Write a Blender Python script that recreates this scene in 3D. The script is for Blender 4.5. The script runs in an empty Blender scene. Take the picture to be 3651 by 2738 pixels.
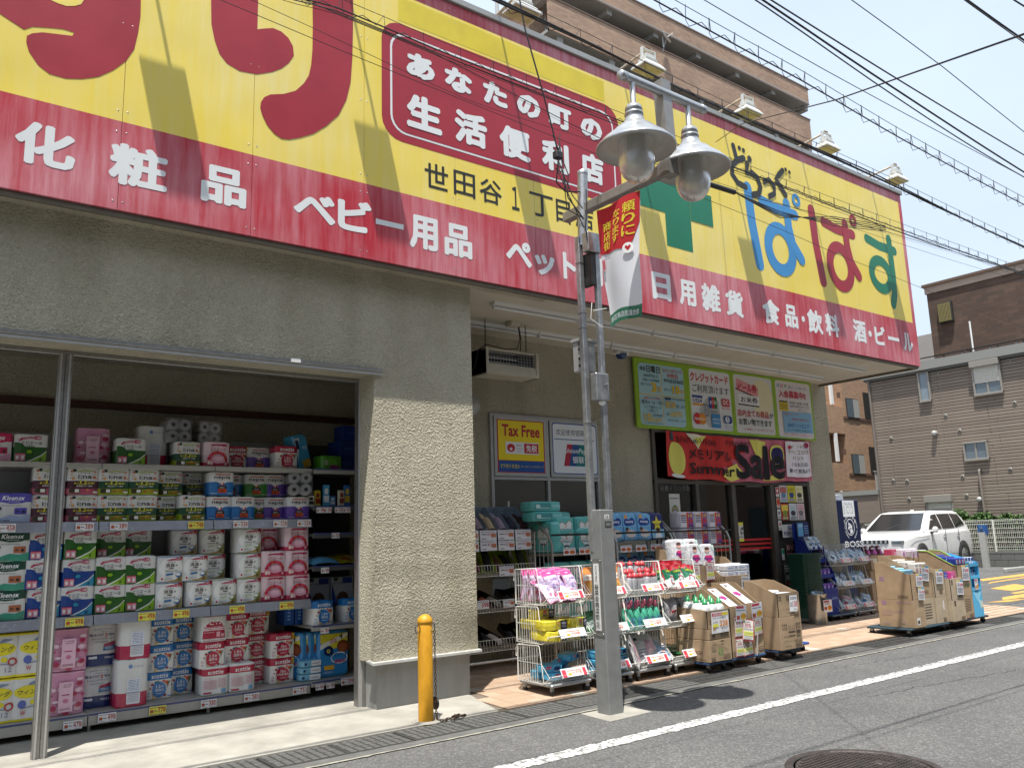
import bpy, bmesh, math, random
from mathutils import Vector, Matrix, noise
from mathutils.geometry import tessellate_polygon
random.seed(7)
R = math.radians
scene = bpy.context.scene
COL = scene.collection

# ------------------------------------------------------------------ camera, sky, sun, exposure
cam_d = bpy.data.cameras.new('camera'); cam = bpy.data.objects.new('camera', cam_d); COL.objects.link(cam)
yaw, pitch, roll = R(37.4945), R(10.4233), R(-1.8066)
_f = Vector((math.sin(yaw)*math.cos(pitch), math.cos(yaw)*math.cos(pitch), math.sin(pitch)))
_r = Vector((math.cos(yaw), -math.sin(yaw), 0)); _u = _r.cross(_f)
_r2 = _r*math.cos(roll)+_u*math.sin(roll); _u2 = -_r*math.sin(roll)+_u*math.cos(roll)
_m = Matrix((_r2, _u2, -_f)).transposed().to_4x4(); _m.translation = Vector((0, 0, 1.36))
cam.matrix_world = _m
cam_d.sensor_width = 36; cam_d.lens = 2954.33/3651*36; cam_d.clip_start = .05; cam_d.clip_end = 2000
scene.camera = cam

SUN = Vector((-.22, -.212, 1)).normalized()
elev = math.asin(SUN.z); az = math.atan2(SUN.x, SUN.y)
world = bpy.data.worlds.new('World'); scene.world = world; world.use_nodes = True
wn = world.node_tree; wn.nodes.clear()
sky = wn.nodes.new('ShaderNodeTexSky'); sky.sky_type = 'NISHITA'; sky.sun_disc = False
sky.sun_elevation = elev; sky.sun_rotation = az; sky.air_density = 1.3; sky.dust_density = 4.0; sky.ozone_density = 1.2
tc = wn.nodes.new('ShaderNodeTexCoord'); mp = wn.nodes.new('ShaderNodeMapping'); mp.inputs['Scale'].default_value = (1, 1, 2.6)
nz = wn.nodes.new('ShaderNodeTexNoise'); nz.inputs['Scale'].default_value = 1.6; nz.inputs['Detail'].default_value = 6; nz.inputs['Roughness'].default_value = .5
cr = wn.nodes.new('ShaderNodeValToRGB'); cr.color_ramp.elements[0].position = .32; cr.color_ramp.elements[1].position = .78
cr.color_ramp.elements[0].color = (.68, .68, .68, 1); cr.color_ramp.elements[1].color = (.88, .88, .88, 1)
mx = wn.nodes.new('ShaderNodeMixRGB'); mx.inputs[2].default_value = (10.7, 12.5, 15.0, 1)
bg = wn.nodes.new('ShaderNodeBackground'); bg.inputs['Strength'].default_value = .065
wo = wn.nodes.new('ShaderNodeOutputWorld')
L = wn.links.new
L(tc.outputs['Generated'], mp.inputs[0]); L(mp.outputs[0], nz.inputs['Vector']); L(nz.outputs['Fac'], cr.inputs[0])
L(cr.outputs[0], mx.inputs[0]); L(sky.outputs[0], mx.inputs[1]); L(mx.outputs[0], bg.inputs[0]); L(bg.outputs[0], wo.inputs[0])
sd = bpy.data.lights.new('sun', 'SUN'); sd.energy = 5.0; sd.angle = R(.55); sd.color = (1, .955, .88)
sun = bpy.data.objects.new('sun', sd); COL.objects.link(sun); sun.rotation_euler = SUN.to_track_quat('Z', 'Y').to_euler()
scene.view_settings.view_transform = 'Standard'; scene.view_settings.look = 'None'
scene.view_settings.exposure = .55; scene.view_settings.gamma = 1; scene.view_settings.use_curve_mapping = False
scene.render.engine = 'CYCLES'; scene.cycles.max_bounces = 8; scene.cycles.transparent_max_bounces = 12
scene.cycles.use_denoising = True; scene.cycles.sample_clamp_indirect = 6

# ------------------------------------------------------------------ materials
def lin(c):
    if isinstance(c, str):
        c = c.lstrip('#'); c = [int(c[i:i+2], 16)/255 for i in (0, 2, 4)]
    return tuple((x/12.92 if x <= .04045 else ((x+.055)/1.055)**2.4) for x in c)
_mats = {}
def M(name, col, rough=.6, metal=0, var=0, vs=8, bump=0, bs=60, coat=0, lin_in=False, emit=0, stretch=None, spec=.5):
    if name in _mats: return _mats[name]
    m = bpy.data.materials.new(name); m.use_nodes = True; nt = m.node_tree; b = nt.nodes['Principled BSDF']
    c = col if lin_in else lin(col)
    b.inputs['Base Color'].default_value = (*c, 1); b.inputs['Roughness'].default_value = rough
    b.inputs['Metallic'].default_value = metal; b.inputs['Coat Weight'].default_value = coat; b.inputs['Coat Roughness'].default_value = .15
    b.inputs['Specular IOR Level'].default_value = spec
    if emit: b.inputs['Emission Color'].default_value = (*c, 1); b.inputs['Emission Strength'].default_value = emit
    if var or bump:
        t = nt.nodes.new('ShaderNodeTexCoord'); src = t.outputs['Object']
        if stretch:
            q = nt.nodes.new('ShaderNodeMapping'); q.inputs['Scale'].default_value = stretch; nt.links.new(src, q.inputs[0]); src = q.outputs[0]
    if var:
        n = nt.nodes.new('ShaderNodeTexNoise'); n.inputs['Scale'].default_value = vs; n.inputs['Detail'].default_value = 7; n.inputs['Roughness'].default_value = .62
        nt.links.new(src, n.inputs['Vector'])
        r = nt.nodes.new('ShaderNodeValToRGB'); r.color_ramp.elements[0].position = .3; r.color_ramp.elements[1].position = .7
        r.color_ramp.elements[0].color = (*[x*(1-var) for x in c], 1); r.color_ramp.elements[1].color = (*[min(1, x*(1+var*.6)) for x in c], 1)
        nt.links.new(n.outputs['Fac'], r.inputs[0]); nt.links.new(r.outputs[0], b.inputs['Base Color'])
        mr = nt.nodes.new('ShaderNodeMapRange'); mr.inputs[3].default_value = max(0, rough-.1); mr.inputs[4].default_value = min(1, rough+.1)
        nt.links.new(n.outputs['Fac'], mr.inputs[0]); nt.links.new(mr.outputs[0], b.inputs['Roughness'])
    if bump:
        n2 = nt.nodes.new('ShaderNodeTexNoise'); n2.inputs['Scale'].default_value = bs; n2.inputs['Detail'].default_value = 4
        nt.links.new(src, n2.inputs['Vector'])
        bp = nt.nodes.new('ShaderNodeBump'); bp.inputs['Strength'].default_value = min(1, bump); bp.inputs['Distance'].default_value = .01*max(1, bump)
        nt.links.new(n2.outputs['Fac'], bp.inputs['Height']); nt.links.new(bp.outputs[0], b.inputs['Normal'])
    _mats[name] = m; return m
def nodes_of(m): return m.node_tree.nodes, m.node_tree.links, m.node_tree.nodes['Principled BSDF']
def K(hexcol, rough=.35):                       # print colour, cached by value; glossy film is crinkled
    return M('print_'+hexcol.lstrip('#')+('' if rough == .35 else str(rough)), hexcol, rough, bump=.8 if rough <= .3 else 0, bs=24, coat=.45 if rough <= .3 else 0)

def mat_stucco():
    m = M('stucco', (.5, .45, .33), .95, lin_in=True); N, Lk, b = nodes_of(m)
    t = N.new('ShaderNodeTexCoord')
    a = N.new('ShaderNodeTexNoise'); a.inputs['Scale'].default_value = 48; a.inputs['Detail'].default_value = 4; a.inputs['Distortion'].default_value = 1.9
    v = N.new('ShaderNodeTexVoronoi'); v.inputs['Scale'].default_value = 75; v.feature = 'SMOOTH_F1'
    c = N.new('ShaderNodeTexNoise'); c.inputs['Scale'].default_value = 1.3; c.inputs['Detail'].default_value = 5
    for x in (a, v, c): Lk.new(t.outputs['Object'], x.inputs['Vector'])
    ad = N.new('ShaderNodeMath'); ad.operation = 'ADD'; Lk.new(a.outputs['Fac'], ad.inputs[0]); Lk.new(v.outputs['Distance'], ad.inputs[1])
    bp = N.new('ShaderNodeBump'); bp.inputs['Strength'].default_value = 1; bp.inputs['Distance'].default_value = .016
    Lk.new(ad.outputs[0], bp.inputs['Height']); Lk.new(bp.outputs[0], b.inputs['Normal'])
    r = N.new('ShaderNodeValToRGB'); r.color_ramp.elements[0].position = .3; r.color_ramp.elements[1].position = .75
    r.color_ramp.elements[0].color = (.50, .46, .35, 1); r.color_ramp.elements[1].color = (.63, .585, .455, 1)
    Lk.new(c.outputs['Fac'], r.inputs[0])
    mm = N.new('ShaderNodeMixRGB'); mm.blend_type = 'MULTIPLY'; mm.inputs[0].default_value = .55
    r2 = N.new('ShaderNodeValToRGB'); r2.color_ramp.elements[0].position = .36; r2.color_ramp.elements[1].position = .58
    r2.color_ramp.elements[0].color = (.6, .58, .53, 1)
    Lk.new(a.outputs['Fac'], r2.inputs[0]); Lk.new(r.outputs[0], mm.inputs[1]); Lk.new(r2.outputs[0], mm.inputs[2]); 
    q = N.new('ShaderNodeMapping'); q.inputs['Scale'].default_value = (1.6, 1.6, .35); Lk.new(t.outputs['Object'], q.inputs[0]); w = N.new('ShaderNodeTexNoise'); w.inputs['Scale'].default_value = 1.5; w.inputs['Detail'].default_value = 7; Lk.new(q.outputs[0], w.inputs['Vector'])
    r3 = N.new('ShaderNodeValToRGB'); r3.color_ramp.elements[0].position = .34; r3.color_ramp.elements[1].position = .52; r3.color_ramp.elements[0].color = (.84, .83, .80, 1); Lk.new(w.outputs['Fac'], r3.inputs[0])
    m3 = N.new('ShaderNodeMixRGB'); m3.blend_type = 'MULTIPLY'; m3.inputs[0].default_value = 1; Lk.new(mm.outputs[0], m3.inputs[1]); Lk.new(r3.outputs[0], m3.inputs[2]); Lk.new(m3.outputs[0], b.inputs['Base Color'])
    return m
def mat_asphalt():
    m = M('asphalt', (.1, .1, .1), .9, lin_in=True); N, Lk, b = nodes_of(m)
    t = N.new('ShaderNodeTexCoord')
    a = N.new('ShaderNodeTexVoronoi'); a.inputs['Scale'].default_value = 85
    f = N.new('ShaderNodeTexNoise'); f.inputs['Scale'].default_value = 160; f.inputs['Detail'].default_value = 3
    c = N.new('ShaderNodeTexNoise'); c.inputs['Scale'].default_value = .9; c.inputs['Detail'].default_value = 8; c.inputs['Roughness'].default_value = .65
    for x in (a, f, c): Lk.new(t.outputs['Object'], x.inputs['Vector'])
    r = N.new('ShaderNodeValToRGB'); e = r.color_ramp.elements
    e[0].position = .25; e[0].color = (.078, .079, .081, 1); e[1].position = .8; e[1].color = (.126, .125, .121, 1); Lk.new(c.outputs['Fac'], r.inputs[0])
    g = N.new('ShaderNodeValToRGB'); e = g.color_ramp.elements
    e[0].position = .2; e[0].color = (.76, .76, .76, 1); e[1].position = .62; e[1].color = (1.0, 1.0, 1.0, 1); x = e.new(.8); x.color = (1.65, 1.65, 1.6, 1)
    Lk.new(a.outputs['Color'], g.inputs[0])
    mm = N.new('ShaderNodeMixRGB'); mm.blend_type = 'MULTIPLY'; mm.inputs[0].default_value = .8; mm.use_clamp = False
    Lk.new(r.outputs[0], mm.inputs[1]); Lk.new(g.outputs[0], mm.inputs[2]); Lk.new(mm.outputs[0], b.inputs['Base Color'])
    bp = N.new('ShaderNodeBump'); bp.inputs['Strength'].default_value = .5; bp.inputs['Distance'].default_value = .004
    Lk.new(a.outputs['Distance'], bp.inputs['Height']); Lk.new(bp.outputs[0], b.inputs['Normal'])
    return m
def mat_brick(name, c1, c2, mortar, sx, sy, axis='XZ', bump=.3):
    m = M(name, c1, .8, lin_in=True); N, Lk, b = nodes_of(m)
    t = N.new('ShaderNodeTexCoord'); sp = N.new('ShaderNodeSeparateXYZ'); cb = N.new('ShaderNodeCombineXYZ'); Lk.new(t.outputs['Object'], sp.inputs[0])
    ad = N.new('ShaderNodeMath'); ad.operation = 'ADD'; Lk.new(sp.outputs['X'], ad.inputs[0]); Lk.new(sp.outputs['Y'], ad.inputs[1])
    Lk.new(ad.outputs[0], cb.inputs[0]); Lk.new(sp.outputs['Z'], cb.inputs[1])
    k = N.new('ShaderNodeTexBrick'); k.inputs['Scale'].default_value = 1; k.inputs['Brick Width'].default_value = sx; k.inputs['Row Height'].default_value = sy
    k.inputs['Mortar Size'].default_value = .006; k.inputs['Color1'].default_value = (*c1, 1); k.inputs['Color2'].default_value = (*c2, 1); k.inputs['Mortar'].default_value = (*mortar, 1)
    Lk.new(cb.outputs[0], k.inputs['Vector'])
    n = N.new('ShaderNodeTexNoise'); n.inputs['Scale'].default_value = .5; n.inputs['Detail'].default_value = 6; Lk.new(t.outputs['Object'], n.inputs['Vector'])
    r = N.new('ShaderNodeValToRGB'); r.color_ramp.elements[0].color = (.75, .75, .75, 1); r.color_ramp.elements[0].position = .3; r.color_ramp.elements[1].position = .7
    Lk.new(n.outputs['Fac'], r.inputs[0])
    mm = N.new('ShaderNodeMixRGB'); mm.blend_type = 'MULTIPLY'; mm.inputs[0].default_value = 1
    Lk.new(k.outputs['Color'], mm.inputs[1]); Lk.new(r.outputs[0], mm.inputs[2]); Lk.new(mm.outputs[0], b.inputs['Base Color'])
    return m
def mat_glass(name, tint=(.8, .85, .85), rough=.03, alpha=.35):
    m = bpy.data.materials.new(name); m.use_nodes = True; nt = m.node_tree; nt.nodes.clear()
    o = nt.nodes.new('ShaderNodeOutputMaterial'); g = nt.nodes.new('ShaderNodeBsdfGlossy'); t = nt.nodes.new('ShaderNodeBsdfTransparent'); x = nt.nodes.new('ShaderNodeMixShader')
    f = nt.nodes.new('ShaderNodeFresnel'); f.inputs[0].default_value = 1.5
    a = nt.nodes.new('ShaderNodeMath'); a.operation = 'MULTIPLY_ADD'; a.inputs[1].default_value = 1; a.inputs[2].default_value = alpha*.2
    t.inputs[0].default_value = (*tint, 1); g.inputs['Roughness'].default_value = rough; g.inputs[0].default_value = (.9, .9, .9, 1)
    nt.links.new(f.outputs[0], a.inputs[0]); nt.links.new(a.outputs[0], x.inputs[0]); nt.links.new(t.outputs[0], x.inputs[1]); nt.links.new(g.outputs[0], x.inputs[2]); nt.links.new(x.outputs[0], o.inputs[0])
    _mats[name] = m; return m
def mat_sign(name, base, fade, amount):
    """weathered sign film: chalky vertical streaks and cloudy fading of the print itself"""
    m = M(name, base, .42, lin_in=True); N, Lk, b = nodes_of(m); t = N.new('ShaderNodeTexCoord')
    q = N.new('ShaderNodeMapping'); q.inputs['Scale'].default_value = (7, 1, .55); Lk.new(t.outputs['Object'], q.inputs[0])
    n = N.new('ShaderNodeTexNoise'); n.inputs['Scale'].default_value = 2.2; n.inputs['Detail'].default_value = 8; n.inputs['Roughness'].default_value = .68; Lk.new(q.outputs[0], n.inputs['Vector'])
    n2 = N.new('ShaderNodeTexNoise'); n2.inputs['Scale'].default_value = .9; n2.inputs['Detail'].default_value = 4; Lk.new(t.outputs['Object'], n2.inputs['Vector'])
    mu = N.new('ShaderNodeMath'); mu.operation = 'MULTIPLY'; Lk.new(n.outputs['Fac'], mu.inputs[0]); Lk.new(n2.outputs['Fac'], mu.inputs[1])
    r = N.new('ShaderNodeMapRange'); r.inputs[1].default_value = .14; r.inputs[2].default_value = .42; r.inputs[3].default_value = 0; r.inputs[4].default_value = amount; Lk.new(mu.outputs[0], r.inputs[0])
    x = N.new('ShaderNodeMixRGB'); x.inputs[1].default_value = (*base, 1); x.inputs[2].default_value = (*fade, 1); Lk.new(r.outputs[0], x.inputs[0]); Lk.new(x.outputs[0], b.inputs['Base Color'])
    w = N.new('ShaderNodeTexNoise'); w.inputs['Scale'].default_value = 1.7; w.inputs['Detail'].default_value = 1; Lk.new(t.outputs['Object'], w.inputs['Vector'])
    bp = N.new('ShaderNodeBump'); bp.inputs['Strength'].default_value = .35; bp.inputs['Distance'].default_value = .03; Lk.new(w.outputs['Fac'], bp.inputs['Height']); Lk.new(bp.outputs[0], b.inputs['Normal'])
    return m

STUCCO = None
GLASS = mat_glass('window_glass'); CARGLASS = M('dark_glass', (.012, .014, .016), .05, lin_in=True, coat=1)
FILM = mat_glass('clear_film', (.93, .93, .93), .12, .5)
ALU = M('brushed_aluminium', (.36, .355, .34), .42, .85, .15, 30, .12, 90, lin_in=True)
ALUP = M('painted_aluminium', (.44, .44, .42), .45, .2, .1, 12, lin_in=True)
GALV = M('galvanised_steel', (.40, .41, .42), .38, .75, .28, 14, .15, 60, lin_in=True)
POLEP = M('pole_paint', (.235, .24, .235), .5, .15, .14, 9, .25, 220, lin_in=True)
SILV = M('silver_lamp_paint', (.48, .49, .50), .32, .65, .12, 12, lin_in=True)
WHITE = M('white_enamel', (.78, .78, .76), .38, 0, .06, 10, lin_in=True)
WIRE = M('white_wire', (.72, .71, .66), .4, .1, .1, 20, lin_in=True)
BLACK = M('black_rubber', (.018, .018, .018), .6, 0, .2, 30, lin_in=True)
DARKM = M('dark_bronze_frame', (.055, .05, .045), .4, .5, .15, 20, lin_in=True)
CARD = M('cardboard', (.40, .285, .175), .85, 0, .2, 3, .45, 7, lin_in=True)
CARD2 = M('pale_cardboard', (.46, .37, .26), .85, 0, .2, 3, .45, 7, lin_in=True)
CABLE = M('cable_black', (.02, .02, .022), .5, 0, .3, 60, lin_in=True)
CREAM = M('cream_soffit', (.60, .565, .46), .8, 0, .10, 1.6, .1, 40, lin_in=True)
# ------------------------------------------------------------------ mesh helpers
class MB:
    def __init__(s): s.v = []; s.f = []; s.m = []; s.mats = []; s.sm = []
    def mi(s, mat):
        if mat not in s.mats: s.mats.append(mat)
        return s.mats.index(mat)
    def add(s, vs, fs, mat, smooth=False):
        b = len(s.v); s.v += [tuple(v) for v in vs]; k = s.mi(mat)
        for f in fs: s.f.append([b+i for i in f]); s.m.append(k); s.sm.append(smooth)
        return s
    def quad(s, a, b, c, d, mat): return s.add([a, b, c, d], [(0, 1, 2, 3)], mat)
    def box(s, x0, x1, y0, y1, z0, z1, mat, c=0):
        if x0 > x1: x0, x1 = x1, x0
        if y0 > y1: y0, y1 = y1, y0
        if z0 > z1: z0, z1 = z1, z0
        if c:
            c = min(c, (x1-x0)*.49, (y1-y0)*.49, (z1-z0)*.49)
            vs = []; X = (x0, x1); Y = (y0, y1); Z = (z0, z1)
            idx = {}
            for i in (0, 1):
                for j in (0, 1):
                    for k in (0, 1):
                        sx, sy, sz = (1-2*i)*c, (1-2*j)*c, (1-2*k)*c
                        for a, p in enumerate(((X[i], Y[j]+sy, Z[k]+sz), (X[i]+sx, Y[j], Z[k]+sz), (X[i]+sx, Y[j]+sy, Z[k]))):
                            idx[(i, j, k, a)] = len(vs); vs.append(p)
            fs = []
            for i in (0, 1):
                q = [idx[(i, j, k, 0)] for j, k in ((0, 0), (1, 0), (1, 1), (0, 1))]; fs.append(q if i else q[::-1])
                q = [idx[(j, i, k, 1)] for j, k in ((0, 0), (0, 1), (1, 1), (1, 0))]; fs.append(q if i else q[::-1])
                q = [idx[(j, k, i, 2)] for j, k in ((0, 0), (1, 0), (1, 1), (0, 1))]; fs.append(q if i else q[::-1])
            for i in (0, 1):
                for j in (0, 1):
                    q = [idx[(i, j, 0, 0)], idx[(i, j, 1, 0)], idx[(i, j, 1, 1)], idx[(i, j, 0, 1)]]; fs.append(q if (i ^ j) else q[::-1])
                    q = [idx[(i, 0, j, 0)], idx[(i, 1, j, 0)], idx[(i, 1, j, 2)], idx[(i, 0, j, 2)]]; fs.append(q if not (i ^ j) else q[::-1])
                    q = [idx[(0, i, j, 1)], idx[(1, i, j, 1)], idx[(1, i, j, 2)], idx[(0, i, j, 2)]]; fs.append(q if (i ^ j) else q[::-1])
                    for k in (0, 1):
                        q = [idx[(i, j, k, a)] for a in (0, 1, 2)]; fs.append(q if not (i ^ j ^ k) else q[::-1])
            return s.add(vs, fs, mat)
        vs = [(x, y, z) for x in (x0, x1) for y in (y0, y1) for z in (z0, z1)]
        return s.add(vs, [(0, 1, 3, 2), (4, 6, 7, 5), (0, 4, 5, 1), (2, 3, 7, 6), (0, 2, 6, 4), (1, 5, 7, 3)], mat)
    def tube(s, p0, p1, r, mat, n=8, r2=None, caps=True):
        return s.path([p0, p1], r, mat, n, caps, [r, r if r2 is None else r2])
    def path(s, pts, r, mat, n=6, caps=True, rs=None, smooth=True):
        pts = [Vector(p) for p in pts]; vs = []; fs = []
        t0 = (pts[1]-pts[0]).normalized(); ref = Vector((0, 0, 1)) if abs(t0.z) < .9 else Vector((1, 0, 0))
        a = t0.cross(ref).normalized()
        for i, p in enumerate(pts):
            t = ((pts[min(i+1, len(pts)-1)]-pts[max(i-1, 0)])).normalized()
            a = (a-t*a.dot(t)); a = a.normalized() if a.length > 1e-6 else t.orthogonal().normalized()
            b = t.cross(a); rr = rs[i] if rs else r
            for k in range(n):
                q = 2*math.pi*(k+.5)/n; vs.append(p+a*math.cos(q)*rr+b*math.sin(q)*rr)
        for i in range(len(pts)-1):
            for k in range(n):
                k2 = (k+1) % n; fs.append((i*n+k, i*n+k2, (i+1)*n+k2, (i+1)*n+k))
        s.add(vs, fs, mat, smooth and n > 4)
        if caps:
            s.add(vs[:n], [tuple(range(n))[::-1]], mat); s.add(vs[-n:], [tuple(range(n))], mat)
        return s
    def lathe(s, prof, c, mat, n=24, smooth=True, axis='Z'):
        vs = []; fs = []
        for r, z in prof:
            for k in range(n):
                q = 2*math.pi*k/n
                p = (r*math.cos(q), r*math.sin(q), z) if axis == 'Z' else ((r*math.cos(q), z, r*math.sin(q)) if axis == 'Y' else (z, r*math.cos(q), r*math.sin(q)))
                vs.append((c[0]+p[0], c[1]+p[1], c[2]+p[2]))
        for i in range(len(prof)-1):
            for k in range(n):
                k2 = (k+1) % n; fs.append((i*n+k, i*n+k2, (i+1)*n+k2, (i+1)*n+k))
        return s.add(vs, fs, mat, smooth)
    def prism(s, poly, o, u, v, d, mat, back=True):
        """polygon in the (u,v) frame at o, thickness d along -n (n = u x v)"""
        o, u, v = Vector(o), Vector(u), Vector(v); n = u.cross(v).normalized()
        A = [o+u*x+v*y for x, y in poly]; B = [p-n*d for p in A]
        area = sum(poly[i][0]*poly[(i+1) % len(poly)][1]-poly[(i+1) % len(poly)][0]*poly[i][1] for i in range(len(poly)))
        if area < 0: A.reverse(); B.reverse()
        k = len(A); tr = tessellate_polygon([[Vector((*p, 0)) for p in poly]]) if k > 4 else None
        if tr:
            q = [tuple(t) if area > 0 else tuple(k-1-i for i in t) for t in tr]
            def fix(t):
                a, b, c = (A[i] for i in t); return t if (b-a).cross(c-a).dot(n) > 0 else t[::-1]
            q = [fix(t) for t in q]; s.add(A, q, mat)
            if back: s.add(B, [t[::-1] for t in q], mat)
        else:
            s.add(A, [tuple(range(k))], mat)
            if back: s.add(B, [tuple(range(k))[::-1]], mat)
        s.add(A+B, [(i, k+i, k+(i+1) % k, (i+1) % k) for i in range(k)], mat)
        return s
    def slice_x(s, cuts, fn):
        """cut every face at x = each cut, then move the vertices by fn(co)"""
        me = s.mesh('tmp'); bm = bmesh.new(); bm.from_mesh(me); bpy.data.meshes.remove(me)
        for c in cuts: bmesh.ops.bisect_plane(bm, geom=bm.verts[:]+bm.edges[:]+bm.faces[:], plane_co=(c, 0, 0), plane_no=(1, 0, 0), dist=1e-5)
        for v in bm.verts: v.co = fn(v.co)
        me = bpy.data.meshes.new('m'); bm.to_mesh(me); bm.free()
        for m in s.mats: me.materials.append(m)
        s.cache = me; return s
    cache = None
    def mesh(s, name='m'):
        if s.cache: s.cache.name = name; return s.cache
        me = bpy.data.meshes.new(name); me.from_pydata(s.v, [], s.f)
        for m in s.mats: me.materials.append(m)
        me.polygons.foreach_set('material_index', s.m); me.polygons.foreach_set('use_smooth', s.sm); me.update()
        return me
    def build(s, name, parent=None, **kw): return obj(name, s.mesh(name), parent, **kw)

def tag(o, label=None, cat=None, group=None, kind=None):
    if label: o['label'] = label
    if cat: o['category'] = cat
    if group: o['group'] = group
    if kind: o['kind'] = kind
    return o
def obj(name, me, parent=None, loc=None, rot=None, **kw):
    o = bpy.data.objects.new(name, me); COL.objects.link(o)
    if parent is not None: o.parent = parent
    if loc is not None: o.location = loc
    if rot is not None: o.rotation_euler = rot if hasattr(rot, '__len__') else (0, 0, rot)
    return tag(o, **kw)
def empty(name, loc, label=None, cat=None, group=None, rot=0):
    o = bpy.data.objects.new(name, None); COL.objects.link(o); o.location = loc; o.rotation_euler = rot if hasattr(rot, '__len__') else (0, 0, rot); o.empty_display_size = .1
    return tag(o, label, cat, group)
def copy_tree(o, parent=None):
    c = o.copy(); COL.objects.link(c)
    if parent is not None: c.parent = parent
    for ch in kids.get(o.name, []): copy_tree(ch, c)
    return c
kids = {}
def reg(root):
    for o in bpy.data.objects:
        if o.parent is not None: kids.setdefault(o.parent.name, [])
    def rec(p):
        kids[p.name] = [o for o in bpy.data.objects if o.parent == p]
        for c in kids[p.name]: rec(c)
    rec(root)
def dup(root, loc, rot, label, group=None):
    c = copy_tree(root); c.location = loc; c.rotation_euler = rot if hasattr(rot, '__len__') else (0, 0, rot)
    c['label'] = label
    if group: c['group'] = group
    return c
def bevel_mesh(me, w=.01, seg=2, ang=30):
    bm = bmesh.new(); bm.from_mesh(me); bmesh.ops.remove_doubles(bm, verts=bm.verts, dist=1e-5)
    ed = [e for e in bm.edges if len(e.link_faces) == 2 and e.calc_face_angle(0) > R(ang)]
    bmesh.ops.bevel(bm, geom=ed, offset=w, segments=seg, profile=.6, affect='EDGES', clamp_overlap=True)
    bm.to_mesh(me); bm.free()
    for p in me.polygons: p.use_smooth = True
    return me
_tx = {}
def tmesh(s, bold=0, shear=0, n=4):
    """glyphs as (x, y, layer) in the unit box; weight is added by overlaying shifted copies"""
    k = (s, bold, shear, n)
    if k in _tx: return _tx[k]
    c = bpy.data.curves.new('t', 'FONT'); c.body = s; c.resolution_u = 2; c.shear = shear
    o = bpy.data.objects.new('t', c); COL.objects.link(o); dg = bpy.context.evaluated_depsgraph_get()
    m = bpy.data.meshes.new_from_object(o.evaluated_get(dg)); vs = [v.co.copy() for v in m.vertices]; fs = [tuple(p.vertices) if p.normal.z >= 0 else tuple(p.vertices)[::-1] for p in m.polygons]
    bpy.data.objects.remove(o); bpy.data.curves.remove(c); bpy.data.meshes.remove(m)
    b = max(0, bold); V = [(v.x, v.y, 0) for v in vs]; F = list(fs)
    if b > .005:
        for i in range(n):
            q = 2*math.pi*(i+.5)/n; base = len(V); V += [(v.x+b*math.cos(q), v.y+b*math.sin(q), i+1) for v in vs]; F += [tuple(base+j for j in f) for f in fs]
    x0 = min(v[0] for v in V); x1 = max(v[0] for v in V); y0 = min(v[1] for v in V); y1 = max(v[1] for v in V)
    V = [((x-x0)/(x1-x0+1e-9), (y-y0)/(y1-y0+1e-9), l) for x, y, l in V]
    _tx[k] = (V, F, (x1-x0)/(y1-y0+1e-9)); return _tx[k]
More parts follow.
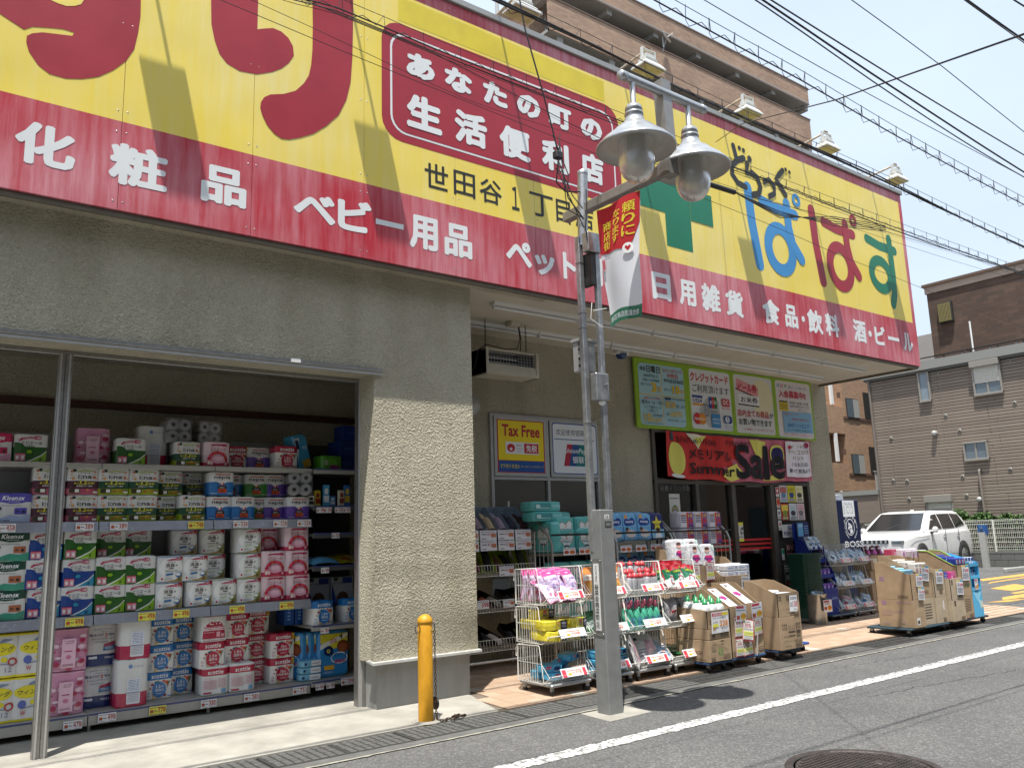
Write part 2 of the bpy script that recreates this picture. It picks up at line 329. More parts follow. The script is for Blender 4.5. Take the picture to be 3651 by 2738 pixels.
class P:
    """flat print laid on a surface: frame origin o, unit axes u (right) and v (up), scaled to w x h"""
    def __init__(s, mb, o, u=(1, 0, 0), v=(0, 0, 1), w=1, h=1, t=.0007, t0=.001):
        s.mb = mb; s.o = Vector(o); s.u = Vector(u).normalized(); s.v = Vector(v).normalized(); s.n = s.u.cross(s.v).normalized(); s.w = w; s.h = h; s.t = t; s.z = t0
    def pt(s, x, y, z=None): return s.o+s.u*(x*s.w)+s.v*(y*s.h)+s.n*(s.z if z is None else z)
    def face(s, pts, fs, mat): s.mb.add([s.pt(*p) for p in pts], fs, mat); s.z += s.t; return s
    def rect(s, x0, y0, x1, y1, mat): return s.face([(x0, y0), (x1, y0), (x1, y1), (x0, y1)], [(0, 1, 2, 3)], mat)
    def ell(s, cx, cy, rx, ry, mat, n=18): return s.face([(cx+rx*math.cos(2*math.pi*k/n), cy+ry*math.sin(2*math.pi*k/n)) for k in range(n)], [tuple(range(n))], mat)
    def ring(s, cx, cy, rx, ry, t, mat, n=28, tx=None):
        tx = tx or t; A = [(cx+rx*math.cos(2*math.pi*k/n), cy+ry*math.sin(2*math.pi*k/n)) for k in range(n)]; B = [(cx+(rx-tx)*math.cos(2*math.pi*k/n), cy+(ry-t)*math.sin(2*math.pi*k/n)) for k in range(n)]
        return s.face(A+B, [(k, (k+1) % n, n+(k+1) % n, n+k) for k in range(n)], mat)
    def poly(s, pts, mat):
        tr = tessellate_polygon([[Vector((*p, 0)) for p in pts]])
        def fix(t):
            a, b, c = (pts[i] for i in t); return tuple(t) if (b[0]-a[0])*(c[1]-a[1])-(b[1]-a[1])*(c[0]-a[0]) > 0 else tuple(t)[::-1]
        return s.face(pts, [fix(t) for t in tr], mat)
    def rrect(s, x0, y0, x1, y1, r, mat, ry=None):
        return s.poly(rr_pts(x0, y0, x1, y1, r, ry or r), mat)
    def stroke(s, pts, w, mat, cap=True):
        """thick line in METRE-like units of the frame, rounded ends"""
        pts = [Vector((*p,)) for p in pts]; L_ = []; Rr = []
        for i, p in enumerate(pts):
            t = (pts[min(i+1, len(pts)-1)]-pts[max(i-1, 0)]).normalized(); q = Vector((-t.y, t.x))*w/2; L_.append(p+q); Rr.append(p-q)
        out = list(L_)
        t = (pts[-1]-pts[-2]).normalized(); b = math.atan2(t.y, t.x)
        if cap: out += [pts[-1]+Vector((math.cos(b+R(a)), math.sin(b+R(a))))*w/2 for a in (60, 30, 0, -30, -60)]
        out += Rr[::-1]
        t = (pts[0]-pts[1]).normalized(); b = math.atan2(t.y, t.x)
        if cap: out += [pts[0]+Vector((math.cos(b+R(a)), math.sin(b+R(a))))*w/2 for a in (60, 30, 0, -30, -60)]
        return s.poly([tuple(p) for p in out], mat)
    def text(s, t, x0, y0, x1, y1, mat, bold=0, shear=0, keep=False):
        big = (y1-y0)*s.h > .12; vs, fs, asp = tmesh(t, bold*(.9 if big else .42), shear, 8 if big else 4)
        if keep:                       # keep the letters' own proportions, centred in the box
            W = (x1-x0)*s.w; H = (y1-y0)*s.h
            if asp*H > W: h = W/asp/s.h; y0, y1 = (y0+y1-h)/2, (y0+y1+h)/2
            else: w = H*asp/s.w; x0, x1 = (x0+x1-w)/2, (x0+x1+w)/2
        return s.face([(x0+(x1-x0)*x, y0+(y1-y0)*y, s.z+l*2e-5) for x, y, l in vs], fs, mat)
    def vtext(s, t, x0, y0, x1, y1, mat, bold=0):
        n = len(t); h = (y1-y0)/n
        for i, c in enumerate(t):
            if c == 'ー': continue
            s.text(c, x0, y1-(i+.95)*h, x1, y1-(i+.05)*h, mat, bold)
    def lines(s, x0, y0, x1, y1, n, mat, fill=.45):
        rnd = random.Random(n+int(x0*100)); h = (y1-y0)/n; vs = []; fs = []
        for i in range(n):
            y = y1-(i+.5)*h; x = x0
            while x < x1:
                w = rnd.uniform(.02, .09)*(x1-x0)*3; w = min(w, x1-x)
                b = len(vs); vs += [(x, y-h*fill/2), (x+w, y-h*fill/2), (x+w, y+h*fill/2), (x, y+h*fill/2)]; fs.append((b, b+1, b+2, b+3)); x += w+.02*(x1-x0)*rnd.uniform(.6, 2)
        return s.face(vs, fs, mat)
def rr_pts(x0, y0, x1, y1, r, ry):
    out = []
    for cx, cy, a0 in ((x1-r, y0+ry, -90), (x1-r, y1-ry, 0), (x0+r, y1-ry, 90), (x0+r, y0+ry, 180)):
        for k in range(6): a = R(a0+18*k); out.append((cx+r*math.cos(a), cy+ry*math.sin(a)))
    return out
ORD = ['first', 'second', 'third', 'fourth', 'fifth', 'sixth', 'seventh', 'eighth', 'ninth', 'tenth', 'eleventh', 'twelfth', 'thirteenth', 'fourteenth', 'fifteenth']+['sixteenth', 'seventeenth', 'eighteenth', 'nineteenth', 'twentieth', 'twenty-first', 'twenty-second']
# ------------------------------------------------------------------ ground, road, drain, paving
STUCCO = mat_stucco(); ASPH = mat_asphalt()
CONC = M('pavement_concrete', (.35, .335, .295), .85, 0, .3, 2.6, .25, 90, lin_in=True)
CONC2 = M('plinth_concrete', (.30, .30, .285), .8, 0, .18, 3, .12, 60, lin_in=True, stretch=(3, 3, .6))
PAINT = M('road_paint', (.70, .70, .68), .7, lin_in=True); N_, Lk_, b_ = nodes_of(PAINT)
_t = N_.new('ShaderNodeTexCoord'); _n = N_.new('ShaderNodeTexNoise'); _n.inputs['Scale'].default_value = 26; _n.inputs['Detail'].default_value = 9; _n.inputs['Roughness'].default_value = .75; Lk_.new(_t.outputs['Object'], _n.inputs['Vector'])
_r = N_.new('ShaderNodeValToRGB'); _r.color_ramp.elements[0].position = .44; _r.color_ramp.elements[1].position = .54; _r.color_ramp.elements[0].color = (.13, .13, .125, 1); _r.color_ramp.elements[1].color = (.70, .70, .68, 1); Lk_.new(_n.outputs['Fac'], _r.inputs[0]); Lk_.new(_r.outputs[0], b_.inputs['Base Color'])
def struct(name, mb, **kw): return mb.build(name, kind='structure', **kw)
def sheet(x0, x1, y0, y1, z, mat): return MB().quad((x0, y0, z), (x1, y0, z), (x1, y1, z), (x0, y1, z), mat)
struct('ground', sheet(-300, 400, -300, 500, -.03, M('far_ground', (.12, .12, .11), .9, 0, .2, .2, lin_in=True)))
struct('road', sheet(-60, 160, -6, 5.1, 0, ASPH))
struct('parking_lot', sheet(14.0, 27.3, 5.57, 34, .004, ASPH))
GUT = M('gutter_asphalt', (.12, .12, .115), .9, 0, .3, 7, .5, 120, lin_in=True)
struct('gutter', sheet(-60, 160, 5.1, 5.24, .003, GUT))
g = MB(); rnd = random.Random(3)
def rough_line(x0, x1, y, w, z, mat, step=.06, jit=.006):
    n = int((x1-x0)/step); A = [(x0+i*(x1-x0)/n, y-w/2+rnd.gauss(0, jit), z) for i in range(n+1)]; B = [(x0+i*(x1-x0)/n, y+w/2+rnd.gauss(0, jit), z) for i in range(n+1)]
    g.add(A+B, [(i, i+1, n+2+i, n+1+i) for i in range(n)], mat)
rough_line(-20, 60, 4.255, .145, .004, PAINT); struct('white_road_line', g)
g = MB(); rough_line(-5, 30, 5.105, .022, .007, M('mortar_line', (.34, .33, .27), .9, 0, .3, 20, lin_in=True), .05, .004); struct('gutter_edge_line', g)
# tarmac repairs and crack seen on the road
OR = M('orange_marking', (.62, .33, .08), .75, 0, .3, 9, .2, 120, lin_in=True)
g = MB()
for pts in (((20.6, 9.15), (23.4, 9.15), (24.4, 9.55), (21.2, 9.5)), ((19.8, 8.7), (22.6, 8.86), (22.9, 9.0), (20.3, 8.86)), ((18.4, 8.05), (19.9, 8.2), (19.3, 7.5), (17.9, 7.42)), ((17.4, 7.25), (18.9, 7.32), (18.6, 7.12), (17.2, 7.08)),
            ((16.3, 6.95), (17.9, 7.0), (17.0, 6.62), (15.8, 6.72)), ((15.2, 6.75), (15.9, 6.66), (16.4, 6.5), (15.5, 6.5))):
    g.add([(x, y, .009) for x, y in pts], [(0, 1, 2, 3)], OR)
g.build('parking_marking', kind='structure')
g = MB(); g.box(24.2, 27.2, 10.1, 10.2, 0, .12, ALUP, .02); tag(g.build('barrier_rail'), 'low grey metal wheel barrier lying in front of the parking meter', 'barrier')
CRK = M('road_crack', (.05, .05, .05), .95, lin_in=True)
for x0, y0, x1, y1, sd_ in ((6.5, 3.9, 11.5, 3.2, 1), (7.5, 4.9, 9.2, 4.62, 2), (9.0, 2.2, 12.5, 3.1, 3)):
    rr = random.Random(sd_); g = MB(); n = 60; P_ = [(x0+(x1-x0)*i/n+rr.gauss(0, .01), y0+(y1-y0)*i/n+rr.gauss(0, .02)) for i in range(n+1)]
    for (a, b), (c, d) in zip(P_, P_[1:]): g.quad((a, b-.003, .0035), (c, d-.003, .0035), (c, d+.003, .0035), (a, b+.003, .0035), CRK)
    struct('road_crack', g)
# drain covers
DR = M('drain_iron', (.045, .045, .042), .75, .1, .35, 18, .5, 160, lin_in=True); DRD = M('drain_slot', (.006, .006, .006), .9, lin_in=True); DRW = M('drain_worn', (.10, .10, .095), .8, 0, .3, 10, .4, 120, lin_in=True)
drain = MB().box(-60, 120, 5.24, 5.60, -.028, -.004, DRD).build('drain_channel', kind='structure')
def cover(slots):
    b = MB(); b.box(0, .492, 0, .34, -.004, .003, DR, .003)
    for i in range(8):
        for j in range(5):
            x = .02+i*.058; y = .02+j*.062
            if slots and j in (1, 3): b.box(x, x+.042, y+.006, y+.036, .0025, .0042, DRD)
            else: b.box(x+.004*(j % 2), x+.046, y, y+.05, .002, .008, DRW if not slots else DR, .003)
    return b.mesh('drain_cover')
dc = [cover(False), cover(True)]
for i in range(64):
    x = -2.4+i*.5
    obj('drain_cover', dc[1 if (x > 4.6 and i % 3 != 1) else 0], drain, (x, 5.245, .001*math.sin(i*3)))
# concrete apron, with the slanting joint against the tiles
def zp(y): return 0.012 if y < 5.6 else (.012+(y-5.6)/.6*.02 if y < 6.2 else .034)
g = MB(); rows = [5.59, 5.75, 5.9, 6.05, 6.2, 8.0, 14]; e = lambda y: 4.04+(min(y, 6.2)-5.53)*.25
for a, b in zip(rows, rows[1:]): g.quad((-40, a, zp(a)), (e(a), a, zp(a)), (e(b), b, zp(b)), (-40, b, zp(b)), CONC)
g.quad((-40, 5.59, -.03), (e(5.59), 5.59, -.03), (e(5.59), 5.59, zp(5.59)), (-40, 5.59, zp(5.59)), CONC)
struct('pavement', g)
TL = [M('tile_tan', (.42, .295, .205), .7, 0, .14, 6, .15, 120, lin_in=True), M('tile_tan_light', (.47, .345, .25), .7, 0, .14, 6, .15, 120, lin_in=True), M('tile_grey', (.50, .46, .39), .7, 0, .1, 6, lin_in=True)]
GR = M('tile_grout', (.16, .13, .10), .9, 0, .2, 9, lin_in=True)
g = MB()
for a, b in zip(rows[:-1], rows[1:-1]): g.quad((e(a), a, zp(a)-.006), (14.6, a, zp(a)-.006), (14.6, b, zp(b)-.006), (e(b), b, zp(b)-.006), GR)
g.quad((e(5.6), 5.59, -.03), (14.6, 5.59, -.03), (14.6, 5.59, .006), (e(5.6), 5.59, .006), GR)
apron = g.build('tiled_pavement', kind='structure')
g = MB(); g.box(14.6, 30, 5.57, 5.68, -.02, .03, CONC2, .01); struct('kerb', g)
ts = .148; tm = []
for k, m in enumerate(TL):
    b = MB(); b.box(0, ts-.006, 0, ts-.006, -.006, .001, m, .002); tm.append(b.mesh('tile'))
cells = []; rnd = random.Random(11)
for i in range(72):
    for j in range(14):
        x = 4.0+i*ts; y = 5.60+j*ts
        if x < e(y)+.01 or x > 14.5: continue
        cells.append((x, y, math.hypot(x+.05, y), (4.05 < x < 5.6 and y < 6.7) or (8.2 < x < 12.5)))
cells.sort(key=lambda c: (not c[3], c[2])); rest = MB()
for n, (x, y, d, v) in enumerate(cells):
    q = rnd.random(); k = 2 if q < .05 else (1 if q < .4 else 0); z = zp(y+.07)
    sl = math.atan2(.02, .6) if y < 6.15 else 0
    if n < 300: obj('tile', tm[k], apron, (x, y, z+rnd.uniform(-.0008, .0008)), (sl, 0, 0))
    else: rest.box(x, x+ts-.006, y, y+ts-.006, z-.006, z+.001, TL[k])
rest.build('tiles_far', apron, kind='stuff')
# manhole
g = MB(); MH = M('manhole_iron', (.07, .058, .054), .55, .4, .35, 16, .4, 120, lin_in=True)
g.lathe([(0, .004), (.37, .004), (.375, .0), (.385, .0), (.39, .006), (.43, .006), (.435, 0)], (4.6, 2.82, 0), MH, 48, False)
mh = tag(g.build('manhole_cover'), 'round rust brown iron manhole cover set in the road', 'manhole cover')
g = MB()
for i in range(-12, 13):
    for j in range(-12, 13):
        x = i*.03; y = j*.03
        if math.hypot(x, y) < .345 and not (abs(abs(x)-.17) < .05 and abs(y) < .05): g.box(4.6+x-.011, 4.6+x+.011, 2.82+y-.011, 2.82+y+.011, .004, .0085, MH)
for sx in (-1, 1): g.lathe([(.0, .011), (.035, .011), (.04, .004)], (4.6+sx*.17, 2.82, 0), MH, 8, False)
g.build('raised_tread', mh, kind='stuff')

# ------------------------------------------------------------------ shop building
bld = empty('shop_building', (3.8, 7.6, 0), 'two storey beige stucco shop building with deep canopy over its entrance', 'building')
def part(mb, name, parent=None, **kw):
    p = parent or bld; o = mb.build(name, p, **kw)
    if p.type == 'EMPTY': o.matrix_parent_inverse = p.matrix_world.inverted() if False else Matrix.Translation(-p.location)
    return o
g = MB(); g.box(-6, 3.28, 6.2, 6.5, 2.76, 3.70, STUCCO); g.box(3.28, 4.29, 6.2, 6.5, .40, 3.70, STUCCO); g.box(4.14, 4.29, 6.5, 7.64, .40, 3.70, STUCCO)
g.box(-6, 4.14, 8.0, 8.2, 0, 3.2, STUCCO); g.box(-6, 4.14, 6.5, 8.0, 3.0, 3.2, STUCCO); g.box(-6.2, -6, 6.2, 8.2, 0, 3.7, STUCCO)
part(g, 'wall')
g = MB()
g.box(4.29, 5.50, 7.64, 7.84, 0, 3.7, STUCCO); g.box(5.50, 7.17, 7.64, 7.84, 2.76, 3.7, STUCCO); g.box(5.50, 7.17, 7.64, 7.84, 0, .7, STUCCO)
g.box(7.17, 8.15, 7.64, 7.84, 0, 3.7, STUCCO); g.box(8.15, 11.66, 7.64, 7.84, 2.74, 3.7, STUCCO); g.box(11.66, 12.42, 7.64, 7.95, 0, 3.7, STUCCO); g.box(12.22, 12.42, 7.95, 16, 0, 3.7, STUCCO)
part(g, 'entrance_wall')
g = MB(); g.box(-6, 12.29, 6.02, 16, 3.72, 6.36, STUCCO); part(g, 'upper_wall')
g = MB(); g.box(3.32, 4.23, 6.245, 6.48, 0, .39, CONC2); part(g, 'plinth')
g = MB(); g.prism([(0, 0), (.12, .018), (.12, .03), (0, .02)], (3.25, 6.165, .385), (0, 1, 0), (0, 0, 1), -1.06, M('flashing_white', (.55, .55, .52), .5, 0, .15, 8, lin_in=True)); part(g, 'plinth_flashing')
# soffit panels
xs = [4.29, 5.60, 7.33, 9.07, 10.80, 12.28]
for a, b in zip(xs, xs[1:]):
    for y0, y1 in ((6.2, 7.03), (7.035, 7.64)):
        part(MB().box(a+.002, b-.003, y0, y1, 3.672, 3.70, CREAM), 'soffit_panel')
x = -6
while x < 12.2:
    b = min(x+1.86, 12.28); part(MB().box(x, b-.004, 6.0, 6.197, 3.672, 3.70, CREAM if x > 4 else STUCCO), 'soffit_panel'); x += 1.86
part(MB().box(-6, 12.28, 5.985, 6.02, 3.64, 3.672, M('trim_brown', (.16, .14, .105), .7, 0, .2, 8, lin_in=True)), 'soffit_trim')
part(MB().box(12.25, 12.30, 6.02, 7.72, 3.64, 3.672, _mats['trim_brown']), 'soffit_trim')
part(MB().box(-6, 4.1, 7.93, 7.999, 2.585, 2.645, M('painted_brown_beam', (.06, .018, .008), .5, 0, .2, 6, lin_in=True)), 'timber_rail')
# recess opening: head rail, track, jamb, post
g = MB(); g.box(-6, 3.345, 6.155, 6.199, 2.768, 2.80, ALU, .003); g.box(-6, 3.345, 6.165, 6.199, 2.745, 2.766, ALUP)
rail = part(g, 'shutter_rail'); g = MB(); g.box(2.52, 2.60, 6.147, 6.155, 2.775, 2.803, WHITE); part(g, 'label_plate', rail)
g = MB(); g.box(-6, 3.27, 6.47, 6.53, 2.725, 2.76, ALU, .004); g.box(3.27, 3.335, 6.46, 6.54, .034, 2.76, ALU, .004); g.box(3.275, 3.33, 6.45, 6.46, .034, 2.76, ALUP); g.box(3.30, 3.32, 6.42, 6.45, .034, 2.74, ALU)
part(g, 'shutter_jamb')
post = tag(MB().box(.94, .985, 6.47, 6.53, .034, 2.73, ALU, .004).box(.985, 1.03, 6.465, 6.525, .034, 2.73, ALU, .004).box(.95, .96, 6.455, 6.47, .034, 2.73, ALUP).box(1.005, 1.015, 6.45, 6.465, .034, 2.73, ALUP).build('shutter_post'),
           'upright aluminium shutter post standing in front of the toilet roll shelves', 'post')
# windows beside the slipper rack
def window(x0, x1, z0, z1, y=7.62, fw=.035, mullions=(), trans=(), fm=ALUP, gm=GLASS, name='window', parent=bld, depth=.06):
    g = MB(); g.box(x0, x1, y, y+depth, z0, z0+fw, fm, .003); g.box(x0, x1, y, y+depth, z1-fw, z1, fm, .003)
    g.box(x0, x0+fw, y, y+depth, z0+fw, z1-fw, fm, .003); g.box(x1-fw, x1, y, y+depth, z0+fw, z1-fw, fm, .003)
    for m in mullions: g.box(m-fw/2, m+fw/2, y-.002, y+depth-.002, z0+fw, z1-fw, fm, .003)
    for m in trans: g.box(x0+fw, x1-fw, y+.003, y+depth-.004, m-fw/2, m+fw/2, fm, .003)
    f = part(g, name, parent)
    zs = [z0]+list(trans)+[z1]; xs_ = [x0]+list(mullions)+[x1]
    for a, b in zip(xs_, xs_[1:]):
        for c, d in zip(zs, zs[1:]):
            q = MB().box(a+fw/2, b-fw/2, y+.03, y+.036, c+fw/2, d-fw/2, gm); q.build('pane', f)
    return f
WG = mat_glass('dusty_window', (.35, .38, .36), .12, .6)
w = window(5.50, 7.17, .9, 2.76, 7.60, .04, (6.34,), (2.02,), ALUP, WG)
w2 = MB().box(5.52, 7.15, 7.75, 7.76, .95, 2.72, M('window_backing', (.075, .08, .075), .9, 0, .2, 2, lin_in=True)); part(w2, 'blind')
# entrance front: bronze frames, glass
g = MB(); DF = M('door_frame', (.115, .105, .088), .42, .45, .1, 10, lin_in=True)
for a, b in ((8.15, 8.21), (8.96, 9.03), (9.73, 9.82), (10.64, 10.74), (11.60, 11.66)): g.box(a, b, 7.60, 7.74, .034, 2.74, DF, .004)
for z in (1.99, 2.68): g.box(8.15, 11.66, 7.602, 7.735, z, z+.06, DF, .004)
fr = part(g, 'entrance_frame')
for a, b, z0, z1 in ((8.21, 8.96, .06, 1.99), (9.03, 9.73, .06, 1.99), (8.21, 8.96, 2.05, 2.68), (9.03, 9.73, 2.05, 2.68), (9.82, 10.64, 2.05, 2.68), (10.74, 11.6, 2.05, 2.68), (9.82, 10.64, .10, 1.97)):
    part(MB().box(a, b, 7.66, 7.668, z0, z1, GLASS), 'glass_door' if a == 9.82 and z0 < 1 else 'pane')
part(MB().box(10.74, 11.6, 7.66, 7.70, .04, 1.99, M('dark_panel', (.045, .042, .036), .5, 0, .1, 6, lin_in=True)), 'notice_panel')
g = MB(); RED = M('red_film', (.50, .02, .02), .4, lin_in=True)
for z in (1.07, 1.135, 1.195): g.box(9.83, 10.63, 7.652, 7.656, z, z+.03, RED); g.box(9.04, 9.72, 7.652, 7.656, z, z+.03, RED)
part(g, 'safety_stripe')
# dim interior
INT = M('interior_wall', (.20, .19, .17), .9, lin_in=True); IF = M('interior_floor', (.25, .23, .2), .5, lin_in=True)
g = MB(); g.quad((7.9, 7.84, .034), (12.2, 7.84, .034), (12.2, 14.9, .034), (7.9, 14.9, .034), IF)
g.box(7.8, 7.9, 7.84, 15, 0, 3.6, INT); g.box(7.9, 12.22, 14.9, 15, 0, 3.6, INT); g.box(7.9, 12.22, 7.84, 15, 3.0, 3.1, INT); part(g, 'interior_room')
rnd = random.Random(5); pal = ['#8a2c2c', '#c8c2b0', '#2c4f7a', '#b99b3a', '#3c6b45', '#9b9b9b', '#d8d4cc', '#6b3b6b']
for row, yy_ in enumerate((8.9, 10.4, 12.0)):
    for k in range(4):
        g = MB(); x0 = 8.3+k*.95
        g.box(x0, x0+.9, yy_, yy_+.4, .04, .12, INT)
        for s in range(4):
            z = .12+s*.42; g.box(x0, x0+.9, yy_, yy_+.4, z-.02, z, M('interior_shelf', (.4, .4, .38), .6, lin_in=True)); x = x0+.02
            while x < x0+.8:
                wd = rnd.uniform(.05, .13); g.box(x, x+wd-.01, yy_+.04, yy_+.3, z, z+rnd.uniform(.15, .32), K(rnd.choice(pal))); x += wd
        tag(g.build('interior_shelf'), f'dim stocked shelf unit inside the shop, row {ORD[row]} behind the glass doors, {ORD[k]} bay', 'shelf', 'shelf units inside the shop')
# white sheet posters hung inside the door glass
g = MB(); g.box(10.20, 10.56, 7.70, 7.703, 1.74, 1.99, K('#c9ccc8')); g.box(10.20, 10.30, 7.70, 7.703, 1.30, 1.74, K('#c9ccc8')); tag(g.build('paper_sheet'), 'pale paper sheets stuck inside the sliding door glass', 'paper')

# ------------------------------------------------------------------ the big sign
SY = mat_sign('sign_yellow', (.86, .66, .085), (.84, .73, .33), .7); SR = mat_sign('sign_red', (.45, .018, .034), (.66, .30, .34), .95)
SRD = M('sign_red_dark', (.36, .018, .035), .45, 0, .12, 3, lin_in=True); SYB = M('sign_yellow_patch', (.73, .58, .04), .5, 0, .12, 3, lin_in=True)
SW = M('sign_white', (.76, .78, .78), .45, 0, .05, 3, lin_in=True); SK = M('sign_black', (.02, .02, .018), .45, 0, .1, 4, lin_in=True)
SG = M('sign_green', (.008, .19, .10), .45, 0, .12, 2, lin_in=True); SB = M('sign_blue', (.05, .27, .58), .45, 0, .1, 2, lin_in=True)
sg = empty('shop_sign', (3.16, 5.96, 3.68), 'huge yellow and red shop sign running along the top of the shop front', 'sign')
seams = [-1.63, -.70, .23, 1.16, 2.10, 3.06, 3.99, 4.92, 5.85, 6.50, 7.12, 8.04, 8.95, 9.85, 10.77, 11.69, 12.32]
SEAMC = M('sign_seam', (.45, .36, .12), .6, lin_in=True)
for i, (a, b) in enumerate(zip(seams, seams[1:])):
    g = MB(); a += .0018; b -= .0018; y = 5.96; last = i == len(seams)-2; bx = b-.09 if last else b
    for z0, z1, m in ((3.68, 4.34, SR), (4.34, 6.27, SY), (6.27, 6.40, SR)):
        if m is SY and last: g.box(a, bx, y, y+.03, z0, z1, m); g.box(bx, b, y, y+.03, z0, z1, SR)
        else: g.box(a, b, y, y+.03, z0, z1, m)
    p = part(g, 'sign_panel', sg)
    r = MB()
    for z in (3.74, 4.26, 4.42, 5.1, 5.7, 6.2, 6.34):
        for x in (a+.03, b-.03): r.lathe([(0, -.003), (.004, -.002), (.006, 0)], (x, y, z), GALV, 6, True, 'Y')
    r.build('rivet', p, kind='stuff')
part(MB().box(-1.63, 12.32, 5.992, 6.03, 3.66, 6.40, M('sign_frame_steel', (.2, .2, .19), .6, .3, lin_in=True)), 'sign_frame', sg)
part(MB().box(-1.63, 12.34, 5.93, 6.10, 6.403, 6.47, M('coping_grey', (.33, .33, .32), .45, .3, .12, 3, lin_in=True), .006).box(-1.63, 12.33, 5.96, 6.08, 6.47, 6.485, DARKM), 'top_coping', sg)
def sp(): return P(MB(), (0, 5.96, 0), (1, 0, 0), (0, 0, 1), 1, 1, .0012, .002)
def letter(ch, x0, z0, x1, z1, mat, bold=.05):
    p = sp(); p.text(ch, x0, z0, x1, z1, mat, bold); part(p.mb, 'letter', sg)
def glyph(fn, name='letter', t0=.002):
    p = sp(); p.z = t0; fn(p); return part(p.mb, name, sg)
su0 = [(.2, 5.0), (.38, 4.88), (.52, 4.82), (.57, 4.86), (.67, 4.89), (.75, 4.91), (.82, 4.91), (.81, 4.88), (.72, 4.86), (.63, 4.84), (.57, 4.81), (.54, 4.78), (.54, 4.73), (.56, 4.67), (.62, 4.59), (.69, 4.55), (.79, 4.55), (.89, 4.58), (.99, 4.63), (1.08, 4.71), (1.16, 4.81), (1.21, 4.92), (1.23, 5.06), (1.24, 5.2), (1.23, 5.55), (1.55, 5.55), (1.6, 5.62), (1.6, 5.78), (1.55, 5.85), (1.1, 5.85), (1.1, 6.05), (1.02, 6.14), (.86, 6.14), (.78, 6.05), (.78, 5.85), (-.1, 5.85), (-.15, 5.78), (-.15, 5.62), (-.1, 5.55), (.78, 5.55), (.80, 5.42), (.6, 5.44), (.42, 5.38), (.30, 5.2)]
hole = [(.87, 5.19), (.85, 5.14), (.81, 5.11), (.76, 5.09), (.71, 5.09), (.65, 5.1), (.58, 5.16), (.58, 5.24), (.66, 5.3), (.78, 5.3), (.86, 5.26)]
glyph(lambda p: (p.poly(su0, SRD), p.poly(hole, SY)))
ri1 = [(1.73, 6.05), (1.74, 5.54), (1.75, 5.33), (1.78, 5.2), (1.82, 5.1), (1.88, 5.04), (1.98, 5.01), (2.12, 5.03), (2.24, 5.09), (2.32, 5.15), (2.38, 5.22), (2.42, 5.3), (2.41, 5.38), (2.37, 5.44), (2.31, 5.475), (2.24, 5.48), (2.17, 5.45), (2.11, 5.42), (2.11, 6.05), (2.05, 6.13), (1.8, 6.13)]
ri2 = [(2.57, 6.05), (2.58, 5.64), (2.58, 5.41), (2.57, 5.26), (2.55, 5.16), (2.51, 5.08), (2.44, 4.99), (2.34, 4.93), (2.23, 4.89), (2.18, 4.85), (2.155, 4.8), (2.15, 4.75), (2.17, 4.69), (2.21, 4.62), (2.27, 4.565), (2.33, 4.54), (2.39, 4.55), (2.48, 4.59), (2.6, 4.66), (2.71, 4.76), (2.82, 4.89), (2.89, 5.05), (2.93, 5.23), (2.945, 5.47), (2.95, 5.75), (2.95, 6.05), (2.88, 6.13), (2.64, 6.13)]
glyph(lambda p: (p.poly(ri1, SRD), p.poly(ri2, SRD)))
for ch, a, b, c, d in (('化', .52, .88, 3.88, 4.18), ('粧', 1.09, 1.48, 3.87, 4.18), ('品', 1.72, 2.06, 3.88, 4.18), ('ベ', 2.44, 2.80, 3.90, 4.14), ('ビ', 2.82, 3.13, 3.89, 4.17), ('ー', 3.17, 3.44, 4.0, 4.05), ('用', 3.5, 3.79, 3.86, 4.17), ('品', 3.86, 4.16, 3.86, 4.17),
                   ('ペ', 4.55, 4.86, 3.90, 4.15), ('ッ', 4.90, 5.15, 3.86, 4.07), ('ト', 5.26, 5.43, 3.87, 4.15), ('用', 5.5, 5.8, 3.86, 4.17), ('日', 6.54, 6.84, 3.86, 4.17), ('用', 6.98, 7.26, 3.86, 4.16), ('雑', 7.36, 7.69, 3.85, 4.18), ('貨', 7.79, 8.12, 3.85, 4.17),
                   ('食', 8.5, 8.85, 3.85, 4.17), ('品', 8.96, 9.23, 3.86, 4.16), ('・', 9.32, 9.39, 3.97, 4.05), ('飲', 9.45, 9.79, 3.85, 4.17), ('料', 9.86, 10.18, 3.86, 4.17), ('酒', 10.54, 10.86, 3.86, 4.18), ('・', 10.92, 11.01, 3.97, 4.06), ('ビ', 11.09, 11.37, 3.88, 4.16), ('ー', 11.45, 11.76, 3.99, 4.045), ('ル', 11.88, 12.15, 3.88, 4.16)):
    letter(ch, a, c, b, d, SW, .047)
glyph(lambda p: p.poly([(3.40, 6.0), (5.97, 6.0), (5.97, 6.24), (3.40, 6.24)], SYB), 'repair_patch', .0012)
def box_red(p):
    p.rrect(3.23, 4.82, 6.16, 5.97, .2, SRD); p.rrect(3.315, 4.895, 6.075, 5.875, .16, SW); p.rrect(3.335, 4.915, 6.055, 5.855, .145, SRD)
glyph(box_red, 'slogan_panel', .0014)
def letter2(ch, a, b, c, d, bold):
    p = sp(); p.z = .007; p.text(ch, a, c, b, d, SW, bold); part(p.mb, 'letter', sg)
for ch, a, b in (('あ', 3.48, 3.78), ('な', 3.89, 4.2), ('た', 4.33, 4.62), ('の', 4.74, 5.04), ('町', 5.15, 5.46), ('の', 5.59, 5.9)): letter2(ch, a, b, 5.49, 5.73, .07)
for ch, a, b in (('生', 3.48, 3.85), ('活', 3.99, 4.36), ('便', 4.51, 4.89), ('利', 5.04, 5.4), ('店', 5.56, 5.89)): letter2(ch, a, b, 4.99, 5.32, .062)
